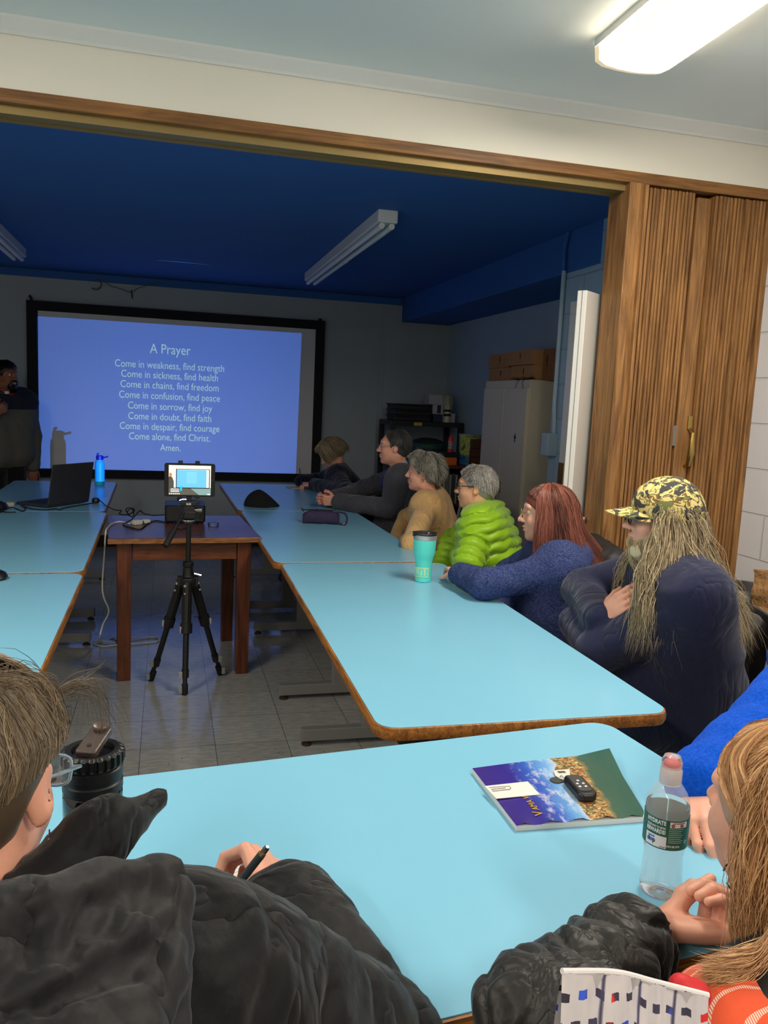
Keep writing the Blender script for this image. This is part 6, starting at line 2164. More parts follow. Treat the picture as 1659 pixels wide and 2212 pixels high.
# drop earring
w = MB(); eo = Vector(H(-.012, -.088, -.036))
w.tube([eo, eo - Vector((0, 0, .006))], .0008, 6)
w.lathe([(0, -.008), (.003, -.004), (.0034, .0), (.002, .004), (0, .006)], 12, M=Matrix.Translation(eo - Vector((0, 0, .014))))
w.build('earring', M('silver_amethyst', (150, 140, 160), .15, .9), p.root)
pen = thing('pen', 'dark grey mechanical pencil held in the writing hand', 'pen', tuple(atZ(520, 1905, .74)))
pA = atY(518, 1906, 1.035); pB = atY(578, 1829, 1.00)
ax_ = (pB - pA)
MB().tube([pA + ax_ * .0, pA + ax_ * .06], [.0008, .0035], 12).build('pencil_tip', mt['chrome'], pen)
MB().tube([pA + ax_ * .06, pA + ax_ * .10], .0046, 12).build('chrome_band', mt['chrome'], pen)
MB().tube([pA + ax_ * .10, pA + ax_ * .80], .0055, 14).build('barrel', M('rubber_barrel', (58, 58, 58), .6), pen)
MB().tube([pA + ax_ * .80, pA + ax_ * .87], .0052, 14).build('gold_band', M('copper_band', (196, 142, 86), .3, .8), pen)
MB().tube([pA + ax_ * .87, pA + ax_ * .97, pA + ax_], [.0045, .0040, .0025], 12).build('push_button', mt['steel'], pen)
chair(-.22, .34, 84, 'black chair under the person writing in the foreground')

# ================================================================== near right: strawberry blond person resting chin on hand
ho = A3(atY(1694, 1772, .80))
eR = A3(atZ(1150, 2200, .795)); wR = A3(atY(1420, 2005, .90))
p = Fig('person with strawberry blond hair resting chin on hand, black ruched jacket and orange striped top', (.98, .42, .52), ho, 120, 104, -4, -6, .98, 1.0)
p.arms[1] = (A3((.74, .70, .66)), eR, wR)
p.arms[-1] = (p.sh(-1), A3((1.22, .80, .80)), A3((1.05, .98, .79)))
hd8 = A3(atY(1545, 2010, .90)) - wR
hd8 = nrm3(hd8 + np.array((.01, .0, .0)))
up8 = np.array((-.25, .35, .9))
p.hands = {1: dict(d=hd8, n=up8, t=(.2, .9, .1), curls=((1.35, 1.5, .7), (1.35, 1.5, .7), (1.35, 1.5, .7), (1.3, 1.4, .6)), thumb=(.1, .5, .1), s=1.12)}
p.body(cPale, fine=[fz(wR + hd8 * .07, .12, .0024), fz(ho, .14, .0035)], h=None)
p.trousers(dkt)
w = MB()
for (tp__, dd_) in p.tips[1][:4]:
    m = frameM(Vector(tp__ - dd_ * .004), Vector(dd_), Vector(np.cross(dd_, hd8)))
    w.lathe([(0, 0), (.004, .0), (.0036, .0012), (0, .0016)], 14, M=m @ Matrix.Rotation(PI / 2, 4, 'X') @ Matrix.Translation((0, 0, .0066)) @ Matrix.Diagonal((1.5, 1, 1, 1)))
w.build('fingernail', M('pink_nail', (232, 170, 160), .25, spec=.7), p.root)
satin = M('black_satin', (26, 25, 25), .5, spec=.4, bump=(60, .3, .004), sheen=.1)
satin = wrinkle(satin, 16, .5, .015)
# ruched sleeve as its own garment
sl = SD()
a, e, w_ = p.arms[1]
sl.rc(a, e, .060, .052, .04); sl.rc(e, e + (w_ - e) * .80, .050, .054, .03)
wq = wob(81, 30); wr_ = wob(82, 70)


def ruch(P, d):
    ta = (P - e) @ nrm3(w_ - e)
    tb = (P - e) @ nrm3(e - a)
    da = SD().rc(a, e, .060, .052).ev(P); db = SD().rc(e, w_, .05, .054).ev(P)
    axd = nrm3(w_ - e); q = P - e; q = q - (q @ axd)[:, None] * axd
    ang = np.arctan2(q @ nrm3(np.cross(axd, (0, 0, 1))), q[:, 2])
    ph = np.where(db < da, ta, tb)
    gat = np.abs(np.sin(ph / .043 * PI + 1.1 * np.sin(ang * 2 + ph * 9) + .5 * np.sin(ang * 5 + ph * 30)))
    L_ = np.linalg.norm(w_ - e) * .80
    cuffcut = ta - L_ - .0
    dd = d - .013 * gat ** .5 + .004 - .005 * (1 - 2 * np.abs(wq(P))) - .002 * (1 - 2 * np.abs(wr_(P)))
    dd = np.where(db < da, np.maximum(dd, cuffcut), dd)
    rad = np.linalg.norm(q, axis=1)
    hole = np.maximum(rad - .044, -(ta - L_ + .05))           # open cuff
    return np.maximum(dd, -np.where(db < da, hole, 1.0))


sl.post = ruch
sd_obj('ruched_sleeve', sl, .0042, satin, p.root)
sd = SD(); a0 = e + (w_ - e) * .70; a1 = e + (w_ - e) * .785
sd.rc(a0, a1, .047, .048)
axd8 = nrm3(w_ - e)


def ring(P, d):
    q = P - a0; t_ = q @ axd8; rad = np.linalg.norm(q - t_[:, None] * axd8, axis=1)
    return np.maximum(np.maximum(d, t_ - np.linalg.norm(a1 - a0)), -(rad - .044))


sd.post = ring
sd_obj('cuff_lining', sd, .003, M('olive_gold_lining', (128, 112, 40), .5), p.root)
# jacket body and orange top
p.arms = {-1: p.arms[-1]}
p.top(satin, g=.03, h=.008, folds=.008, name='jacket', seed=83, neck=.0, upto=.95)
t = NT('orange_striped_knit'); co = t.coord()
o1 = A3(atY(1520, 2130, .66)); 
sp = t.node('ShaderNodeSeparateXYZ', {0: co})
az = t.node('ShaderNodeMath', {0: sp.outputs[0], 1: .30}, operation='MULTIPLY')
yy_ = t.node('ShaderNodeMath', {0: sp.outputs[2], 1: sp.outputs[1]}, operation='SUBTRACT')
zz = t.node('ShaderNodeMath', {0: yy_.outputs[0], 1: az.outputs[0]}, operation='SUBTRACT')
fr3 = t.node('ShaderNodeMath', {0: zz.outputs[0], 1: 1 / .020}, operation='MULTIPLY')
fr4 = t.node('ShaderNodeMath', {0: fr3.outputs[0]}, operation='FRACT')
lt = t.node('ShaderNodeMath', {0: fr4.outputs[0], 1: .17}, operation='LESS_THAN')
xx = t.node('ShaderNodeMath', {0: sp.outputs[0], 1: 420.0}, operation='MULTIPLY')
xf = t.node('ShaderNodeMath', {0: xx.outputs[0]}, operation='FRACT')
xl = t.node('ShaderNodeMath', {0: xf.outputs[0], 1: .62}, operation='LESS_THAN')
both = t.node('ShaderNodeMath', {0: lt.outputs[0], 1: xl.outputs[0]}, operation='MULTIPLY')
t.set(col=t.mix(both.outputs[0], lin((226, 84, 44)), lin((236, 206, 190))), rough=.85, sheen=.2)
t.bump(t.noise(t.coord((500, 500, 60)), 1, 2), .5, .001)
sd = SD()
sd.rc(atY(1545, 2165, .68), atY(1800, 2190, .66), .030, .05, .03)
sd.rc(atY(1560, 2230, .66), atY(1820, 2300, .60), .055, .07, .03)
wz = wob(85, 30)
sd.post = lambda P, d: d - .003 * (1 - 2 * np.abs(wz(P)))
sd_obj('striped_scarf', sd, .005, t.mat, p.root)
sd = SD()
sd.rc(atY(1705, 2165, .66), atY(1900, 2170, .64), .036, .05, .03); sd.rc(atY(1710, 2270, .62), atY(1850, 2300, .60), .05, .06, .03)
sd_obj('orange_top', sd, .006, cloth('orange_knit', (230, 92, 48), .06, 100, .5, 500), p.root)
H = p.H
sb = hairmat('strawberry_blond_hair', (140, 86, 48), (244, 196, 142), .36)
gs = []
for ph in (84, 92, 102, 116, 130, 150, 170, 195, 220, 250, 280, 310):
    q = [sph(H, ph, th, .008) for th in (6, 32, 58, 82)]
    b = q[-1]; outw = nrm3(b - H.o); outw[2] = 0
    for dn, o1 in ((.07, .002), (.14, .0), (.20, -.002), (.26, -.002)):
        q.append(b + outw * o1 + np.array((0, 0, -dn)) - (H.F * .10 * dn if ph < 95 else 0))
    gs.append(q)
gt = []
for ph in (-45, -20, 5, 30, 52, 66):
    gt.append([sph(H, -60, 12, .012), sph(H, ph * .5, 22, .014), sph(H, ph, 42 + abs(ph) * .12, .010), sph(H, max(ph, 30) + 26, 66, .010), sph(H, 92, 92, .010), sph(H, 92, 96, .012) - np.array((0, 0, .07))])
parts = [strands(gt, 4200, .00055, .012, 18, .003, 1.2, t1=(.8, 1.0), centre=H.o, seed=90, clump=30), strands(gs, 6500, .00055, .016, 22, .008, 1.5, t1=(.8, 1.0), centre=H.o - np.array((0, 0, .05)), seed=91, clump=36, fray=.004),
         strands(gs[:4], 260, .0004, .026, 24, .014, 2.2, t1=(.7, 1.0), centre=H.o - np.array((0, 0, .03)), seed=92, clump=26, fray=.010)]
# lock falling forward over the shoulder and under the wrist
lk = []
for k in range(5):
    o_ = k * .012
    q = [A3(atY(1710, 1870 + k * 22, .70)), A3(atY(1685, 1975 + k * 16, .685)), A3(atY(1650, 2045 + k * 8, .675)), A3(atY(1590, 2070 + k * 10, .675)), A3(atY(1525, 2080 + k * 10, .68))]
    lk.append(q)
parts.append(strands(lk, 2600, .0006, .022, 18, .005, 1.2, t1=(.75, 1.0), centre=A3(atY(1680, 2100, .78)), seed=93, clump=14, fray=.006))
ga = [[sph(H, ph, 5 + (hairline(ph if ph <= 180 else ph - 360, 50, 86, 118) - 5) * t_ / 5, .006) for t_ in range(6)] for ph in range(0, 361, 24)]
parts.append(strands(ga, 3500, .0006, .005, 10, .002, 1.2, t0=(0, .9), t1=(-.35, -.5), centre=H.o, seed=94, clump=30))
hair_obj(parts, sb, p.root, cap_sd(H, grow=.006), .3, h=.0045)
er = MB(); eo = H(-.004, .088, -.052)
er.tube([Vector(eo + H.F * .019 * math.cos(a / 16 * 6.28) + H.U * .019 * math.sin(a / 16 * 6.28)) for a in range(15)], .0012, 8)
er.build('hoop_earring', M('dark_bronze', (84, 62, 48), .3, .9), p.root)
chair(1.02, .36, 128, 'black chair under the person resting chin on hand')

# patterned cloth bag in front of that person
bagp = [A3(atY(x, y, Y_)) for x, y, Y_ in ((1214, 2098, .60), (1330, 2100, .61), (1420, 2122, .61), (1530, 2150, .60))]
tb_ = thing('tote_bag', 'white cloth bag printed with rows of dark windows and coloured dots', 'bag', tuple(bagp[1] - np.array((0, 0, .2))))
t = NT('window_print_cloth'); tc = t.node('ShaderNodeTexCoord'); uvn = t.node('ShaderNodeMapping', {'Vector': tc.outputs['UV'], 'Scale': (1, 1, 1)})
wn = t.noise(uvn.outputs[0], 3.0, 2)
ad = t.node('ShaderNodeMix', data_type='VECTOR'); 
t.link(uvn.outputs[0], ad.inputs[4]); nz = t.node('ShaderNodeTexNoise', {'Vector': uvn.outputs[0], 'Scale': 4.0, 'Detail': 2.0}); t.link(nz.outputs[1], ad.inputs[5]); ad.inputs[0].default_value = .05
br = t.node('ShaderNodeTexBrick', {'Vector': ad.outputs[1], 'Scale': 1.0, 'Brick Width': .105, 'Row Height': .074, 'Mortar Size': .026, 'Mortar Smooth': .02, 'Color1': lin((40, 36, 52)), 'Color2': lin((62, 56, 84)), 'Mortar': lin((206, 200, 206))}, offset=.35)
vo = t.node('ShaderNodeTexVoronoi', {'Vector': ad.outputs[1], 'Scale': 7.0})
dot = t.ramp(vo.outputs['Distance'], [(.0, (255, 255, 255)), (.34, (255, 255, 255)), (.42, (0, 0, 0))])
dc = t.ramp(vo.outputs['Color'], [(0, (40, 70, 210)), (.35, (220, 40, 40)), (.55, (50, 90, 220)), (.72, (60, 170, 60)), (.85, (30, 120, 130))], 'CONSTANT')
notm = t.node('ShaderNodeMath', {0: 1.0, 1: br.outputs[1]}, operation='SUBTRACT')
c1 = t.mix(t.mix(1.0, dot, notm.outputs[0], 'MULTIPLY'), br.outputs[0], dc)
wv2 = t.node('ShaderNodeTexWave', {'Vector': ad.outputs[1], 'Scale': 1.15, 'Distortion': 2.0, 'Detail': 2.0})
c1 = t.mix(t.ramp(wv2.outputs[0], [(.0, (255, 255, 255)), (.035, (0, 0, 0))]), c1, lin((66, 60, 96)))
c1 = t.mix(.35, c1, t.ramp(t.noise(uvn.outputs[0], 9, 4), [(.3, (196, 200, 216)), (.7, (255, 250, 240))]), 'MULTIPLY')
t.set(col=c1, rough=.7)
top_ = resample(np.array([bagp]), 24)[0]
vs = []; uv = []; nr2 = 14
nrmb = nrm3((-.35, -.9, .2))
for side in (0, 1):
    for i in range(24):
        for j in range(nr2):
            v_ = j / (nr2 - 1)
            pth = top_[i] + np.array((0, 0, -.34 * v_)) + (nrmb if side == 0 else -nrmb) * (.045 * math.sin(min(1, v_ * 1.6) * PI / 2) + .004 * math.sin(i * .9 + v_ * 6) + .003 * math.sin(i * 2.1 + v_ * 11)) * (1 - .3 * abs(i / 23 - .5))
            vs.append(pth); uv.append((i / 23 * 1.05, -v_ * 1.05))
fs = []
for side in (0, 1):
    o_ = side * 24 * nr2
    for i in range(23):
        for j in range(nr2 - 1):
            a = o_ + i * nr2 + j
            fs.append((a, a + 1, a + nr2 + 1, a + nr2) if side == 0 else (a, a + nr2, a + nr2 + 1, a + 1))
bo = MB().add(vs, fs).build('printed_cloth', t.mat, tb_, smooth=180)
uvl = bo.data.uv_layers.new(name='UVMap')
for lo_ in bo.data.loops: uvl.data[lo_.index].uv = uv[lo_.vertex_index]
MB().tube([Vector(q) for q in top_], .0028, 8).build('hem_roll', M('white_hem', (222, 218, 220), .7), tb_)
sd = SD(); sd.rc(atY(1470, 2130, .625), atY(1505, 2148, .62), .012, .014)
sd_obj('red_handle', sd, .004, M('red_cloth', (196, 24, 34), .6), tb_)

# ================================================================== things by the right wall
bg_ = thing('paper_bag', 'tall crumpled brown paper bag by the white block wall', 'bag', (2.36, 2.62, .45))
t = NT('kraft_paper'); co = t.coord()
n1 = t.node('ShaderNodeTexVoronoi', {'Vector': t.coord((1, 1, .8)), 'Scale': 7.0}, feature='F1')
t.set(col=t.ramp(t.noise(co, 6, 5, .6), [(.3, (150, 108, 66)), (.7, (186, 142, 94))]), rough=.75)
ad2 = t.node('ShaderNodeMath', {0: n1.outputs[0], 1: t.noise(co, 20, 3)}, operation='ADD')
t.bump(ad2.outputs[0], .9, .02)
bl = atX(1605, 1400, 2.30); blt = atX(1632, 1230, 2.30)
y1_ = blt.y; y0_ = y1_ - .34; zt3 = blt.z
vs = []; nx_, nz_ = 40, 20
outl = [(2.30, y0_), (2.30, y1_), (2.50, y1_), (2.50, y0_)]
w6 = wob(44, 16)
for k in range(nz_ + 1):
    z = .455 + (zt3 - .455) * k / nz_
    for i in range(nx_):
        s_ = i / nx_ * 4; e_ = int(s_); f_ = s_ - e_
        a = outl[e_]; b = outl[(e_ + 1) % 4]
        x = a[0] + (b[0] - a[0]) * f_; y = a[1] + (b[1] - a[1]) * f_
        gus = 0
        if e_ in (1, 3): gus = .035 * (1 - abs(2 * f_ - 1)) * (k / nz_)
        y += gus * (-1 if e_ == 1 else 1)
        q = float(w6(np.array([[x, y, z]]))[0])
        c_ = abs(math.sin(z * 31 + y * 9)) ** 6
        vs.append((x - .012 * q - .010 * c_, y + .008 * q, z + (.004 * q if k == nz_ else 0)))
fs = [(k * nx_ + i, k * nx_ + (i + 1) % nx_, (k + 1) * nx_ + (i + 1) % nx_, (k + 1) * nx_ + i) for k in range(nz_) for i in range(nx_)]
fs.append(tuple(range(nx_ - 1, -1, -1)))
MB().add(vs, fs).build('paper', t.mat, bg_, smooth=50)
c_ = chair(2.33, 2.64, 90, 'black chair by the block wall carrying the brown paper bag')

tc_ = thing('trash_can', 'black plastic trash can with domed lid beside the oak partition', 'trash can', (2.375, 2.88, 0))
cx_, cy_ = 2.375, 2.88
zl1 = atY(1600, 1290, cy_).z
MB().lathe([(0, .0), (.135, .0), (.145, .01), (.185, zl1 - .12), (.19, zl1 - .11), (.19, zl1 - .09), (.186, zl1 - .085), (.188, zl1 - .03)], 40, M=Matrix.Translation((cx_, cy_, 0))).build('bin_body', M('shiny_black_plastic', (12, 12, 13), .25), tc_)
MB().lathe([(.198, zl1 - .055), (.200, zl1 - .03), (.196, zl1 - .012), (.17, zl1 + .01), (.15, zl1 + .012), (.145, zl1 + .02), (.12, zl1 + .05), (0, zl1 + .07)], 40, M=Matrix.Translation((cx_, cy_, 0))).build('bin_lid', mt['softblack'], tc_)

# leather jacket over the near chair back, magazine behind it
lj = thing('leather_jacket', 'black leather jacket hung over the chair of the person in the camouflage cap', 'jacket', (1.82, 2.26, .4))
leather = M('black_leather', (30, 29, 28), .32, spec=.6, bump=(35, .35, .006))
sd = SD()
c0_ = A3((1.80, 2.27, .80))
lft = np.array((.24, .97, 0)); bk_ = np.array((.97, -.24, 0))
sd.rc(c0_ - lft * .13, c0_ + lft * .19, .040, .045, .05)
for q in (-.12, -.04, .06, .17): sd.rc(c0_ + lft * q - np.array((0, 0, .02)), c0_ + lft * q * 1.25 + bk_ * .07 - np.array((0, 0, .42)), .050, .060, .06)
sd.rc(c0_ - lft * .13 + bk_ * .02, c0_ - lft * .16 + bk_ * .07 - np.array((0, 0, .34)), .050, .045, .03)
wl = wob(55, 15)
sd.post = lambda P, d: d - .012 * np.abs(np.sin((P @ lft) * 42 + wl(P) * 3 + P[:, 2] * 3)) ** .8 - .004 * (1 - 2 * np.abs(wl(P * 2.2)))
sd_obj('jacket_body', sd, .008, leather, lj)
mg_ = thing('magazine', 'dark magazine with a white edge and orange dots behind the leather jacket', 'magazine', tuple(atX(1572, 1318, 2.02)))
m0 = atX(1558, 1300, 2.02); m1 = atX(1592, 1304, 2.02); m2_ = atX(1586, 1310, 2.0); m3 = atX(1562, 1332, 2.0)
mm = frameM(m3, m2_ - m3, m0 - m3)
MB().box((-.05, 0, -.004), (.09, .12, .0), M=mm).build('cover', mt['black'], mg_, smooth=0)
MB().box((-.05, -.002, -.0045), (.09, .002, .0005), M=mm).build('white_edge', mt['white'], mg_, smooth=0)
MB().cbox((.035, .035, .0008), (.018, .012, .0006)).build('q', mt['white']).name = 'tmpq'
bpy.data.objects.remove(bpy.data.objects['tmpq'])
w = MB(); w.box((.03, .028, .0002), (.045, .04, .0008), M=mm); w.box((.052, .02, .0002), (.066, .034, .0008), M=mm)
w.build('orange_print', M('orange_print', (226, 130, 60), .5), mg_, smooth=0)

ub = thing('carry_bag', 'black upright bag under the magazine beside the trash can', 'bag', (2.05, 2.45, 0))
MB().prism(rrect(m3.x - .03, m3.y - .14, m3.x + .10, m3.y + .14, .03), 0, m3.z - .012).build('bag_body', mt['softblack'], ub, smooth=30, bevel=.01)
bc = thing('black_coat', 'black quilted coat with snaps hung over the chair of the auburn haired person', 'coat', (1.78, 3.0, .5))
sd = SD(); c0_ = A3((1.76, 3.00, .86)); lft = np.array((.27, .96, 0)); bk_ = np.array((.96, -.27, 0))
sd.rc(c0_ - lft * .19 + bk_ * .01, c0_ + lft * .19, .055, .055, .05)
for q in (-.18, -.06, .06, .18): sd.rc(c0_ + lft * q, c0_ + lft * q * 1.1 + bk_ * .05 - np.array((0, 0, .42)), .06, .06, .06)
sd.rc(c0_ - lft * .20 - bk_ * .02, c0_ - lft * .24 - bk_ * .20 - np.array((0, 0, .28)), .07, .055, .03)
sd.rc(c0_ - lft * .24 - bk_ * .20 - np.array((0, 0, .28)), c0_ - lft * .24 - bk_ * .30 - np.array((0, 0, .42)), .055, .05, .03)
sd.post = lambda P, d: d - .010 * np.abs(np.sin(P[:, 2] / .07 * PI + wl(P))) ** .6 - .004 * (1 - 2 * np.abs(wl(P * 2.2)))
sd_obj('coat_body', sd, .008, M('black_coat_nylon', (26, 26, 27), .6, bump=(60, .3, .004)), bc)
for px_, py_ in ((1251, 1316), (1261, 1356)):
    o_ = atX(px_, py_, 1.60)
    MB().lathe([(0, 0), (.007, 0), (.007, .003), (.004, .005), (0, .004)], 14, M=Matrix.Translation(atX(px_, py_, 1.52)) @ Matrix.Rotation(-PI / 2, 4, 'Y')).build('snap_button', mt['chrome'], bc)

# ================================================================== far right corner: cabinet, boxes, shelves
cab = thing('storage_cabinet', 'tall beige metal cabinet with two doors and a chrome handle', 'cabinet', (2.53, 5.5, 0))
bei = M('beige_cabinet_paint', (192, 184, 162), .45, bump=(60, .1, .002))
fx = 2.34
yA = atX(1146, 830, fx).y; yB_ = atX(1050, 830, fx).y; ztc = atX(1146, 820, fx).z
MB().box((fx, yA, .06), (2.74, yB_, ztc)).build('cabinet_body', bei, cab, smooth=0, bevel=.003)
MB().box((fx + .02, yA + .01, 0), (2.73, yB_ - .01, .06)).build('plinth', mt['black'], cab, smooth=0)
ym = (yA + yB_) / 2
for a, b in ((yA + .012, ym - .002), (ym + .002, yB_ - .012)):
    d_ = MB().box((fx - .016, a, .08), (fx + .002, b, ztc - .055)).build('cabinet_door', bei, cab, smooth=0, bevel=.002)
    if a < ym - .1:
        hz = atX(1083, 1045, fx)
        w = MB(); w.box((fx - .024, b - .05, hz.z - .06), (fx - .016, b - .02, hz.z + .02)); w.tube([(fx - .02, b - .035, hz.z), (fx - .045, b - .035, hz.z), (fx - .05, b - .036, hz.z - .02), (fx - .05, b - .036, hz.z - .10)], .007, 8)
        w.build('door_handle', mt['chrome'], d_)
        zs_ = atX(1110, 945, fx).z
        MB().box((fx - .0172, a + .14, zs_ - .03), (fx - .0158, a + .155, zs_ + .03)).box((fx - .0172, a + .132, zs_ - .005), (fx - .0158, a + .163, zs_ + .012)).build('blue_sticker', M('dark_sticker', (52, 54, 78), .6), d_, smooth=0)
kraft = M('cardboard', (158, 116, 72), .8, noise=(12, .06)); kraft2 = M('cardboard_dark_brown', (128, 86, 50), .8, noise=(12, .08))
inkb = M('box_ink', (50, 36, 26), .8)


def cbox(px0, px1, py0, py1, X, dep, mat, label, Yd=None, mark=True):
    a = atX(px1, (py0 + py1) / 2, X); b = atX(px0, (py0 + py1) / 2, X)
    z1_ = atX((px0 + px1) / 2, py0, X).z; z0_ = atX((px0 + px1) / 2, py1, X).z
    return a.y, b.y, z0_, z1_


bx_list = [(1056, 1104, 795, 819, 2.42, .0, 'kraft cardboard box on the cabinet, lower left of the pile'), (1104, 1154, 789, 816, 2.40, .0, 'kraft cardboard box on the cabinet, lower middle of the pile'),
           (1056, 1100, 764, 794, 2.42, 0, 'kraft cardboard box on the cabinet, upper left of the pile'), (1094, 1150, 757, 787, 2.38, 0, 'lightest cardboard box on the cabinet, on top in the middle'),
           (1158, 1202, 754, 816, 2.46, 0, 'tall brown cardboard box on the cabinet beside the block wall')]
zb0 = ztc
for i, (xa, xb, ya, yb, X, _, lab_) in enumerate(bx_list):
    y0, y1, z0_, z1_ = cbox(xa, xb, ya, yb, X, 0, kraft, lab_)
    z0_ = {0: ztc, 1: ztc, 2: None, 3: None, 4: ztc}[i] or z0_
    if i == 0: h0 = z1_
    if i == 1: h1_ = z1_
    if i == 2: z0_ = h0
    if i == 3: z0_ = h1_
    b = thing('cardboard_box', lab_, 'box', (X + .12, (y0 + y1) / 2, z0_), 'cardboard boxes on the cabinet')
    MB().box((X, y0, z0_ + .001), (X + .26 - (.03 if i == 4 else 0), y1, z1_)).build('carton', kraft if i != 4 else kraft2, b, smooth=0, bevel=.002)
    ymk = y0 + (y1 - y0) * .45
    MB().box((X - .0008, ymk - .008, z0_ + (z1_ - z0_) * .45), (X, ymk + .008, z0_ + (z1_ - z0_) * .8)).box((X - .0008, ymk - .002, z0_ + (z1_ - z0_) * .2), (X, ymk + .002, z0_ + (z1_ - z0_) * .45)).build('printed_arrow', inkb, b, smooth=0)
fp_ = thing('flattened_bag', 'crumpled brown paper lying in front of the boxes on the cabinet', 'paper', (2.40, yA + .2, ztc))
w = MB(); vs = []
for i in range(12):
    for j in range(4):
        vs.append((fx + .01 + j * .018, yA + .06 + i * .030, ztc + .004 + .010 * (math.sin(i * 1.3 + j) + 1) * (.4 + .6 * math.sin(j))))
w.add(vs, [(i * 4 + j, (i + 1) * 4 + j, (i + 1) * 4 + j + 1, i * 4 + j + 1) for i in range(11) for j in range(3)]).build('paper_sheet', kraft2, fp_, smooth=60)
w = MB(); w.tube([(fx + .005, yA + .10, ztc + .004), (fx - .02, yA + .09, ztc - .01), (fx - .022, yA + .07, ztc - .06)], .003, 5); w.tube([(fx + .005, yA + .17, ztc + .004), (fx - .02, yA + .17, ztc - .01), (fx - .022, yA + .19, ztc - .055)], .003, 5)
w.build('hanging_tape', mt['steel'], fp_)

# black shelf unit
shf = thing('shelf_unit', 'black shelving unit in the far corner with bins and trays on it', 'shelf', (2.38, 7.55, 0))
sx0 = atY(845, 912, 7.35).x; sx1 = atY(1002, 918, 7.35).x; szt = atY(845, 908, 7.35).z
bp_ = M('black_shelf_plastic', (16, 17, 20), .5)
for z in (szt - .045, szt - .42, szt - .80, .16):
    MB().box((sx0, 7.35, z), (sx1, 7.80, z + .045)).build('shelf_board', bp_, shf, smooth=0, bevel=.003)
for x in (sx0, sx1 - .045):
    for y in (7.35, 7.755): MB().box((x, y, 0), (x + .045, y + .045, szt - .045)).build('post', bp_, shf, smooth=0)
MB().box((sx0 + .22, 7.345, szt - .04), (sx0 + .30, 7.35, szt - .010)).build('yellow_label', M('yellow_paper', (188, 160, 60), .7), shf, smooth=0)
dk2 = M('navy_black_plastic', (16, 18, 26), .5)
z = szt
x0_ = atY(852, 880, 7.42).x; x1_ = atY(934, 880, 7.42).x; hh = (atY(880, 872, 7.42).z - szt) / 3
for i in range(3):
    tr_ = thing('storage_tray', ['black lidded tray on the shelf unit, lowest of three', 'black lidded tray on the shelf unit, middle of three', 'black lidded tray on the shelf unit, top of three'][i], 'tray', ((x0_ + x1_) / 2, 7.55, z), 'black trays on the shelf unit')
    MB().box((x0_ + .01, 7.42, z + .001), (x1_ - .01, 7.72, z + hh * .72)).build('tray_body', dk2, tr_, smooth=0, bevel=.004)
    MB().box((x0_, 7.41, z + hh * .72), (x1_, 7.73, z + hh * .98)).build('tray_lid', dk2, tr_, smooth=0, bevel=.004)
    z += hh
wb1 = M('white_card', (170, 170, 178), .7)


def shbox(name, label, cat, px0, px1, py0, py1, Y, m, dep=.16, part='box_body', grp=None, z0=None):
    a = atY(px0, (py0 + py1) / 2, Y); b = atY(px1, (py0 + py1) / 2, Y); zt_ = atY((px0 + px1) / 2, py0, Y).z; zb_ = atY((px0 + px1) / 2, py1, Y).z if z0 is None else z0
    t_ = thing(name, label, cat, ((a.x + b.x) / 2, Y + dep / 2, zb_), grp)
    MB().box((a.x, Y, zb_ + .001), (b.x, Y + dep, zt_)).build(part, m, t_, smooth=0, bevel=.003)
    return t_, a, b, zb_, zt_


r1 = shbox('blue_box', 'dark blue box on the shelf unit under a white box', 'box', 936, 958, 895, 912, 7.45, M('dark_blue_card', (34, 44, 70), .7), z0=szt)
r2 = shbox('white_box', 'white box with purple side stacked on the dark blue box', 'box', 934, 957, 874, 895, 7.46, wb1, z0=r1[4])
MB().box((r2[1].x + (r2[2].x - r2[1].x) * .45, 7.4585, r2[3] + .01), (r2[1].x + (r2[2].x - r2[1].x) * .8, 7.46, r2[4] - .005)).build('purple_panel', M('purple_card', (50, 38, 70), .7), r2[0], smooth=0)
r3 = shbox('white_box', 'topmost white box beside the bagged bottle on the shelf unit', 'box', 927, 957, 853, 873, 7.47, wb1, z0=r2[4])
r4 = shbox('white_carton', 'upright white carton behind the bagged bottle on the shelf unit', 'box', 957, 983, 893, 912, 7.44, wb1, z0=szt)
bo_ = atY(965, 912, 7.42)
dis = thing('bagged_bottle', 'tall clear bottle wrapped in pale plastic on the shelf unit', 'bottle', (bo_.x, 7.42, szt))
hb_ = atY(965, 852, 7.42).z - szt
MB().lathe([(0, 0), (.034, 0), (.034, hb_ * .55), (.022, hb_ * .65), (.012, hb_ * .75), (.012, hb_ * .9), (0, hb_ * .9)], 20, M=Matrix.Translation((bo_.x, 7.42, szt))).build('bottle_body', M('milky_bottle', (176, 176, 150), .2), dis)
MB().lathe([(.0345, hb_ * .22), (.0345, hb_ * .30), (.0345, hb_ * .31)], 20, M=Matrix.Translation((bo_.x, 7.42, szt))).lathe([(.0345, hb_ * .38), (.0345, hb_ * .46)], 20, M=Matrix.Translation((bo_.x, 7.42, szt))).build('dark_print', mt['black'], dis)
MB().lathe([(.05, hb_ * .35), (.062, hb_ * .6), (.058, hb_ * .85), (.035, hb_ * .98), (0, hb_)], 18, M=Matrix.Translation((bo_.x + .02, 7.50, szt))).build('plastic_wrap', M('pale_film', (150, 156, 130), .3), dis)

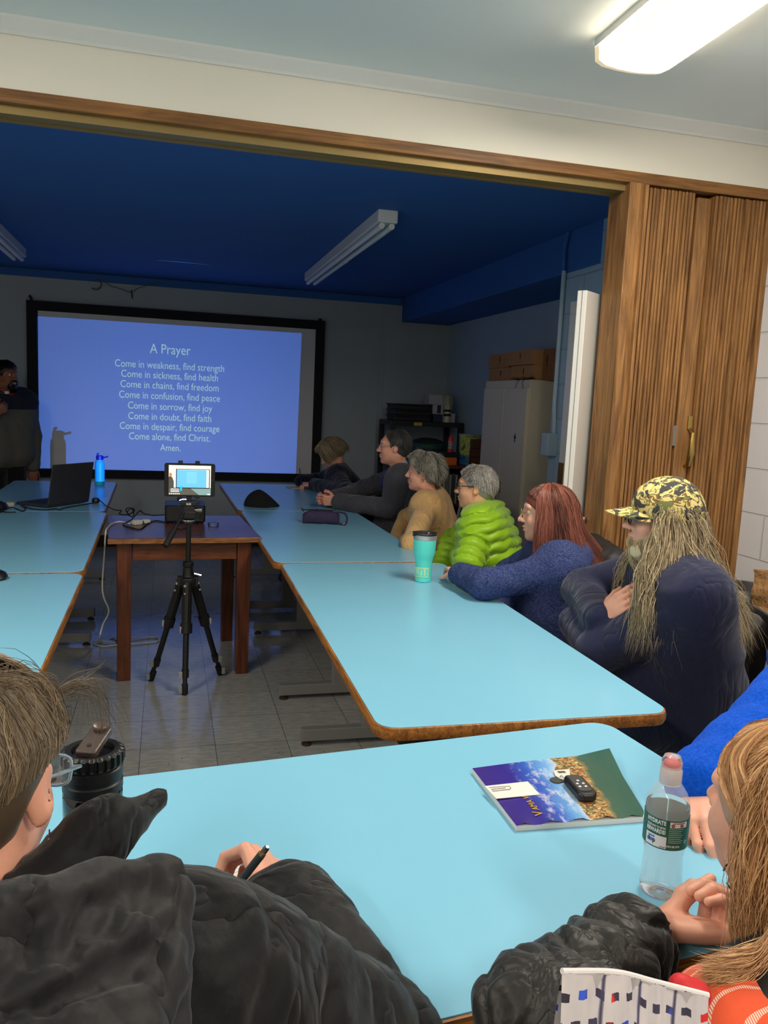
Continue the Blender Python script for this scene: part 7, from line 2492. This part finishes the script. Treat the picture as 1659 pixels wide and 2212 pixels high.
# round basket and things on the lower bookcase
bk1 = thing('bookcase', 'low brown bookcase with books, in front of the black shelves', 'bookcase', (2.5, 6.8, 0))
bY = 6.55
bA = atY(952, 1006, bY); bB = atY(1042, 1010, bY); bz = atY(975, 1006, bY).z
bw = wood('bookcase_wood', (62, 32, 18), (98, 54, 30), 'Z', 1)
MB().box((bA.x, bY, bz - .025), (bB.x, bY + .30, bz)).build('top_board', bw, bk1, smooth=0)
MB().box((bA.x, bY, 0), (bA.x + .022, bY + .30, bz - .025)).build('side_panel', bw, bk1, smooth=0)
MB().box((bB.x - .022, bY, 0), (bB.x, bY + .30, bz - .025)).build('side_panel', bw, bk1, smooth=0)
MB().box((bA.x + .022, bY + .28, 0), (bB.x - .022, bY + .30, bz - .025)).build('back_panel', mt['black'], bk1, smooth=0)
bs_z = bz - .33
MB().box((bA.x + .022, bY, bs_z - .02), (bB.x - .022, bY + .28, bs_z)).build('shelf_board', bw, bk1, smooth=0)
x = bA.x + .03
cols = [(150, 150, 140), (96, 98, 84), (128, 130, 122), (48, 50, 58), (140, 140, 130), (60, 40, 34), (84, 90, 100)]
labs = ['white spined book, first on the bookcase shelf', 'grey green book beside the white spined book', 'pale grey book, third on the bookcase shelf', 'dark blue book, fourth on the bookcase shelf', 'cream book beside the dark blue one', 'dark red book, sixth on the bookcase shelf', 'slate blue book, last on the bookcase shelf']
for i in range(7):
    wd_ = (.026, .032, .020, .028, .018, .03, .026)[i]; hh_ = (.29, .28, .25, .24, .25, .23, .24)[i]
    b = thing('book', labs[i], 'book', (x + wd_ / 2, bY + .1, bs_z), 'books in the brown bookcase')
    MB().box((x, bY + .02, bs_z + .001), (x + wd_, bY + .20, bs_z + hh_)).build('cover', M('book_cover_%d' % i, cols[i], .7), b, smooth=0, bevel=.001)
    MB().box((x + .002, bY + .022, bs_z + .003), (x + wd_ - .002, bY + .203, bs_z + hh_ - .003)).build('pages', M('book_pages_%d' % i, (150, 144, 124), .8), b, smooth=0)
    x += wd_ + .003
o_ = thing('orange_bin', 'orange plastic bin on the bookcase under a dark pouch', 'bin', (atY(972, 1003, bY).x, bY + .08, bz))
a = atY(957, 1003, bY + .01); b = atY(990, 1003, bY + .01); zt_ = atY(973, 988, bY).z
MB().prism([(a.x + .012, bY + .01), (b.x - .012, bY + .01), (b.x - .012, bY + .16), (a.x + .012, bY + .16)], bz + .001, zt_).build('bin_body', M('orange_plastic', (196, 92, 20), .5), o_, smooth=0, bevel=.008)
r = shbox('dark_pouch', 'dark pouch lying on the orange bin', 'pouch', 958, 994, 978, 988, bY + .0, mt['softblack'], .15, 'pouch_body', z0=zt_)
pz = r[4]
sc_ = atY(972, 980, bY + .07)
can = thing('spray_can', 'red capped spray can standing on the dark pouch', 'can', (sc_.x, bY + .07, pz))
hc = atY(972, 941, bY + .07).z - pz
MB().lathe([(0, .001), (.022, .001), (.022, hc * .22)], 20, M=Matrix.Translation((sc_.x, bY + .07, pz))).build('red_base', M('red_enamel', (176, 24, 30), .4), can)
MB().lathe([(.022, hc * .22), (.022, hc * .66)], 20, M=Matrix.Translation((sc_.x, bY + .07, pz))).build('label_wrap', M('grey_white_label', (140, 140, 134), .5, noise=(60, .5)), can)
MB().lathe([(.022, hc * .66), (.024, hc * .68), (.022, hc * .82), (.014, hc * .92), (.012, hc), (0, hc)], 20, M=Matrix.Translation((sc_.x, bY + .07, pz))).build('red_cap', M('red_cap', (206, 22, 34), .35), can)
tn = thing('patterned_tin', 'tall round container printed with a green and blue island scene', 'container', (atY(1012, 1005, bY + .12).x, bY + .13, bz))
tA = atY(991, 975, bY + .185); tB = atY(1036, 975, bY + .185); tr2 = (tB.x - tA.x) / 2; th2 = atY(1012, 938, bY + .185).z - bz
t = NT('island_print'); co = t.coord((1, 1, 1)); sp = t.node('ShaderNodeSeparateXYZ', {0: co})
nz = t.noise(co, 22, 4, .6, 1.0)
grn_ = t.ramp(nz, [(.35, (60, 90, 40)), (.5, (150, 170, 60)), (.6, (196, 200, 110)), (.66, (30, 60, 50)), (.72, (90, 120, 140))])
sea = t.ramp(t.noise(t.coord((4, 4, 40)), 3, 3), [(.4, (24, 80, 120)), (.6, (60, 140, 170))])
hgt = t.node('ShaderNodeMapRange', {0: sp.outputs[2], 1: bz + th2 * .28, 2: bz + th2 * .36, 3: 0.0, 4: 1.0})
t.set(col=t.mix(hgt.outputs[0], sea, grn_), rough=.4)
ctr_ = Matrix.Translation(((tA.x + tB.x) / 2, bY + .185, bz + .001))
MB().lathe([(0, 0), (tr2 * .9, 0), (tr2, th2 * .97)], 32, M=ctr_).build('printed_side', t.mat, tn)
MB().lathe([(tr2 * 1.01, th2 * .96), (tr2 * 1.03, th2 * .98), (tr2 * 1.01, th2), (0, th2)], 32, M=ctr_).build('rim_lid', M('pale_rim', (160, 166, 150), .4), tn)
for i, (ya, yb) in enumerate(((952, 968), (970, 985), (987, 1004))):
    pass
z_ = bz
for i in range(3):
    b = thing('brown_carton', ['brown carton behind the patterned tin, lowest of three', 'brown carton behind the patterned tin, middle one', 'brown carton behind the patterned tin, topmost'][i], 'box', (atY(1028, 990, bY).x, bY + .02, z_), 'brown cartons beside the patterned tin')
    MB().box((atY(1020, 990, bY).x, bY + .005, z_ + .001), (atY(1044, 990, bY).x, bY + .075, z_ + .075)).build('carton', M('dark_kraft_%d' % i, (96, 56, 34), .8), b, smooth=0, bevel=.003)
    z_ += .077
bs2 = atY(930, 985, 6.95)
bsk = thing('waste_basket', 'dark round basket with a green lined rim beside the shelves', 'basket', (bs2.x, 6.98, 0))
rb_ = atY(964, 960, 6.98).x - bs2.x; zt_ = atY(930, 958, 6.98).z
MB().lathe([(0, .40), (rb_ * .7, .40), (rb_, zt_ - .02)], 28, M=Matrix.Translation((bs2.x, 7.05, 0))).build('basket_body', M('dark_basket', (24, 26, 30), .7), bsk)
MB().lathe([(rb_, zt_ - .045), (rb_ * 1.03, zt_ - .03), (rb_ * 1.03, zt_ - .01), (rb_ * .98, zt_)], 28, M=Matrix.Translation((bs2.x, 7.05, 0))).build('green_band', M('dark_green_band', (26, 70, 64), .6), bsk)
MB().lathe([(rb_ * .98, zt_ - .01), (rb_ * .85, zt_ + .025), (rb_ * .4, zt_ + .045), (0, zt_ + .05)], 28, M=Matrix.Translation((bs2.x, 7.05, 0))).build('bag_liner', mt['black'], bsk)
MB().box((bs2.x - .17, 6.90, .0), (bs2.x + .17, 7.2, .40)).build('crate_under', bp_, bsk, smooth=0, bevel=.004)
# ------------------------------------------------------------------ world
wd = bpy.data.worlds.new('world'); S.world = wd
wd.use_nodes = True
wd.node_tree.nodes['Background'].inputs[0].default_value = (.5, .5, .55, 1)
wd.node_tree.nodes['Background'].inputs[1].default_value = 0.02
S.cycles.max_bounces = 7
S.cycles.diffuse_bounces = 4
S.cycles.glossy_bounces = 3
S.cycles.transmission_bounces = 6
S.cycles.transparent_max_bounces = 8
S.cycles.use_denoising = True
S.cycles.use_adaptive_sampling = False
S.cycles.sample_clamp_indirect = 6.0
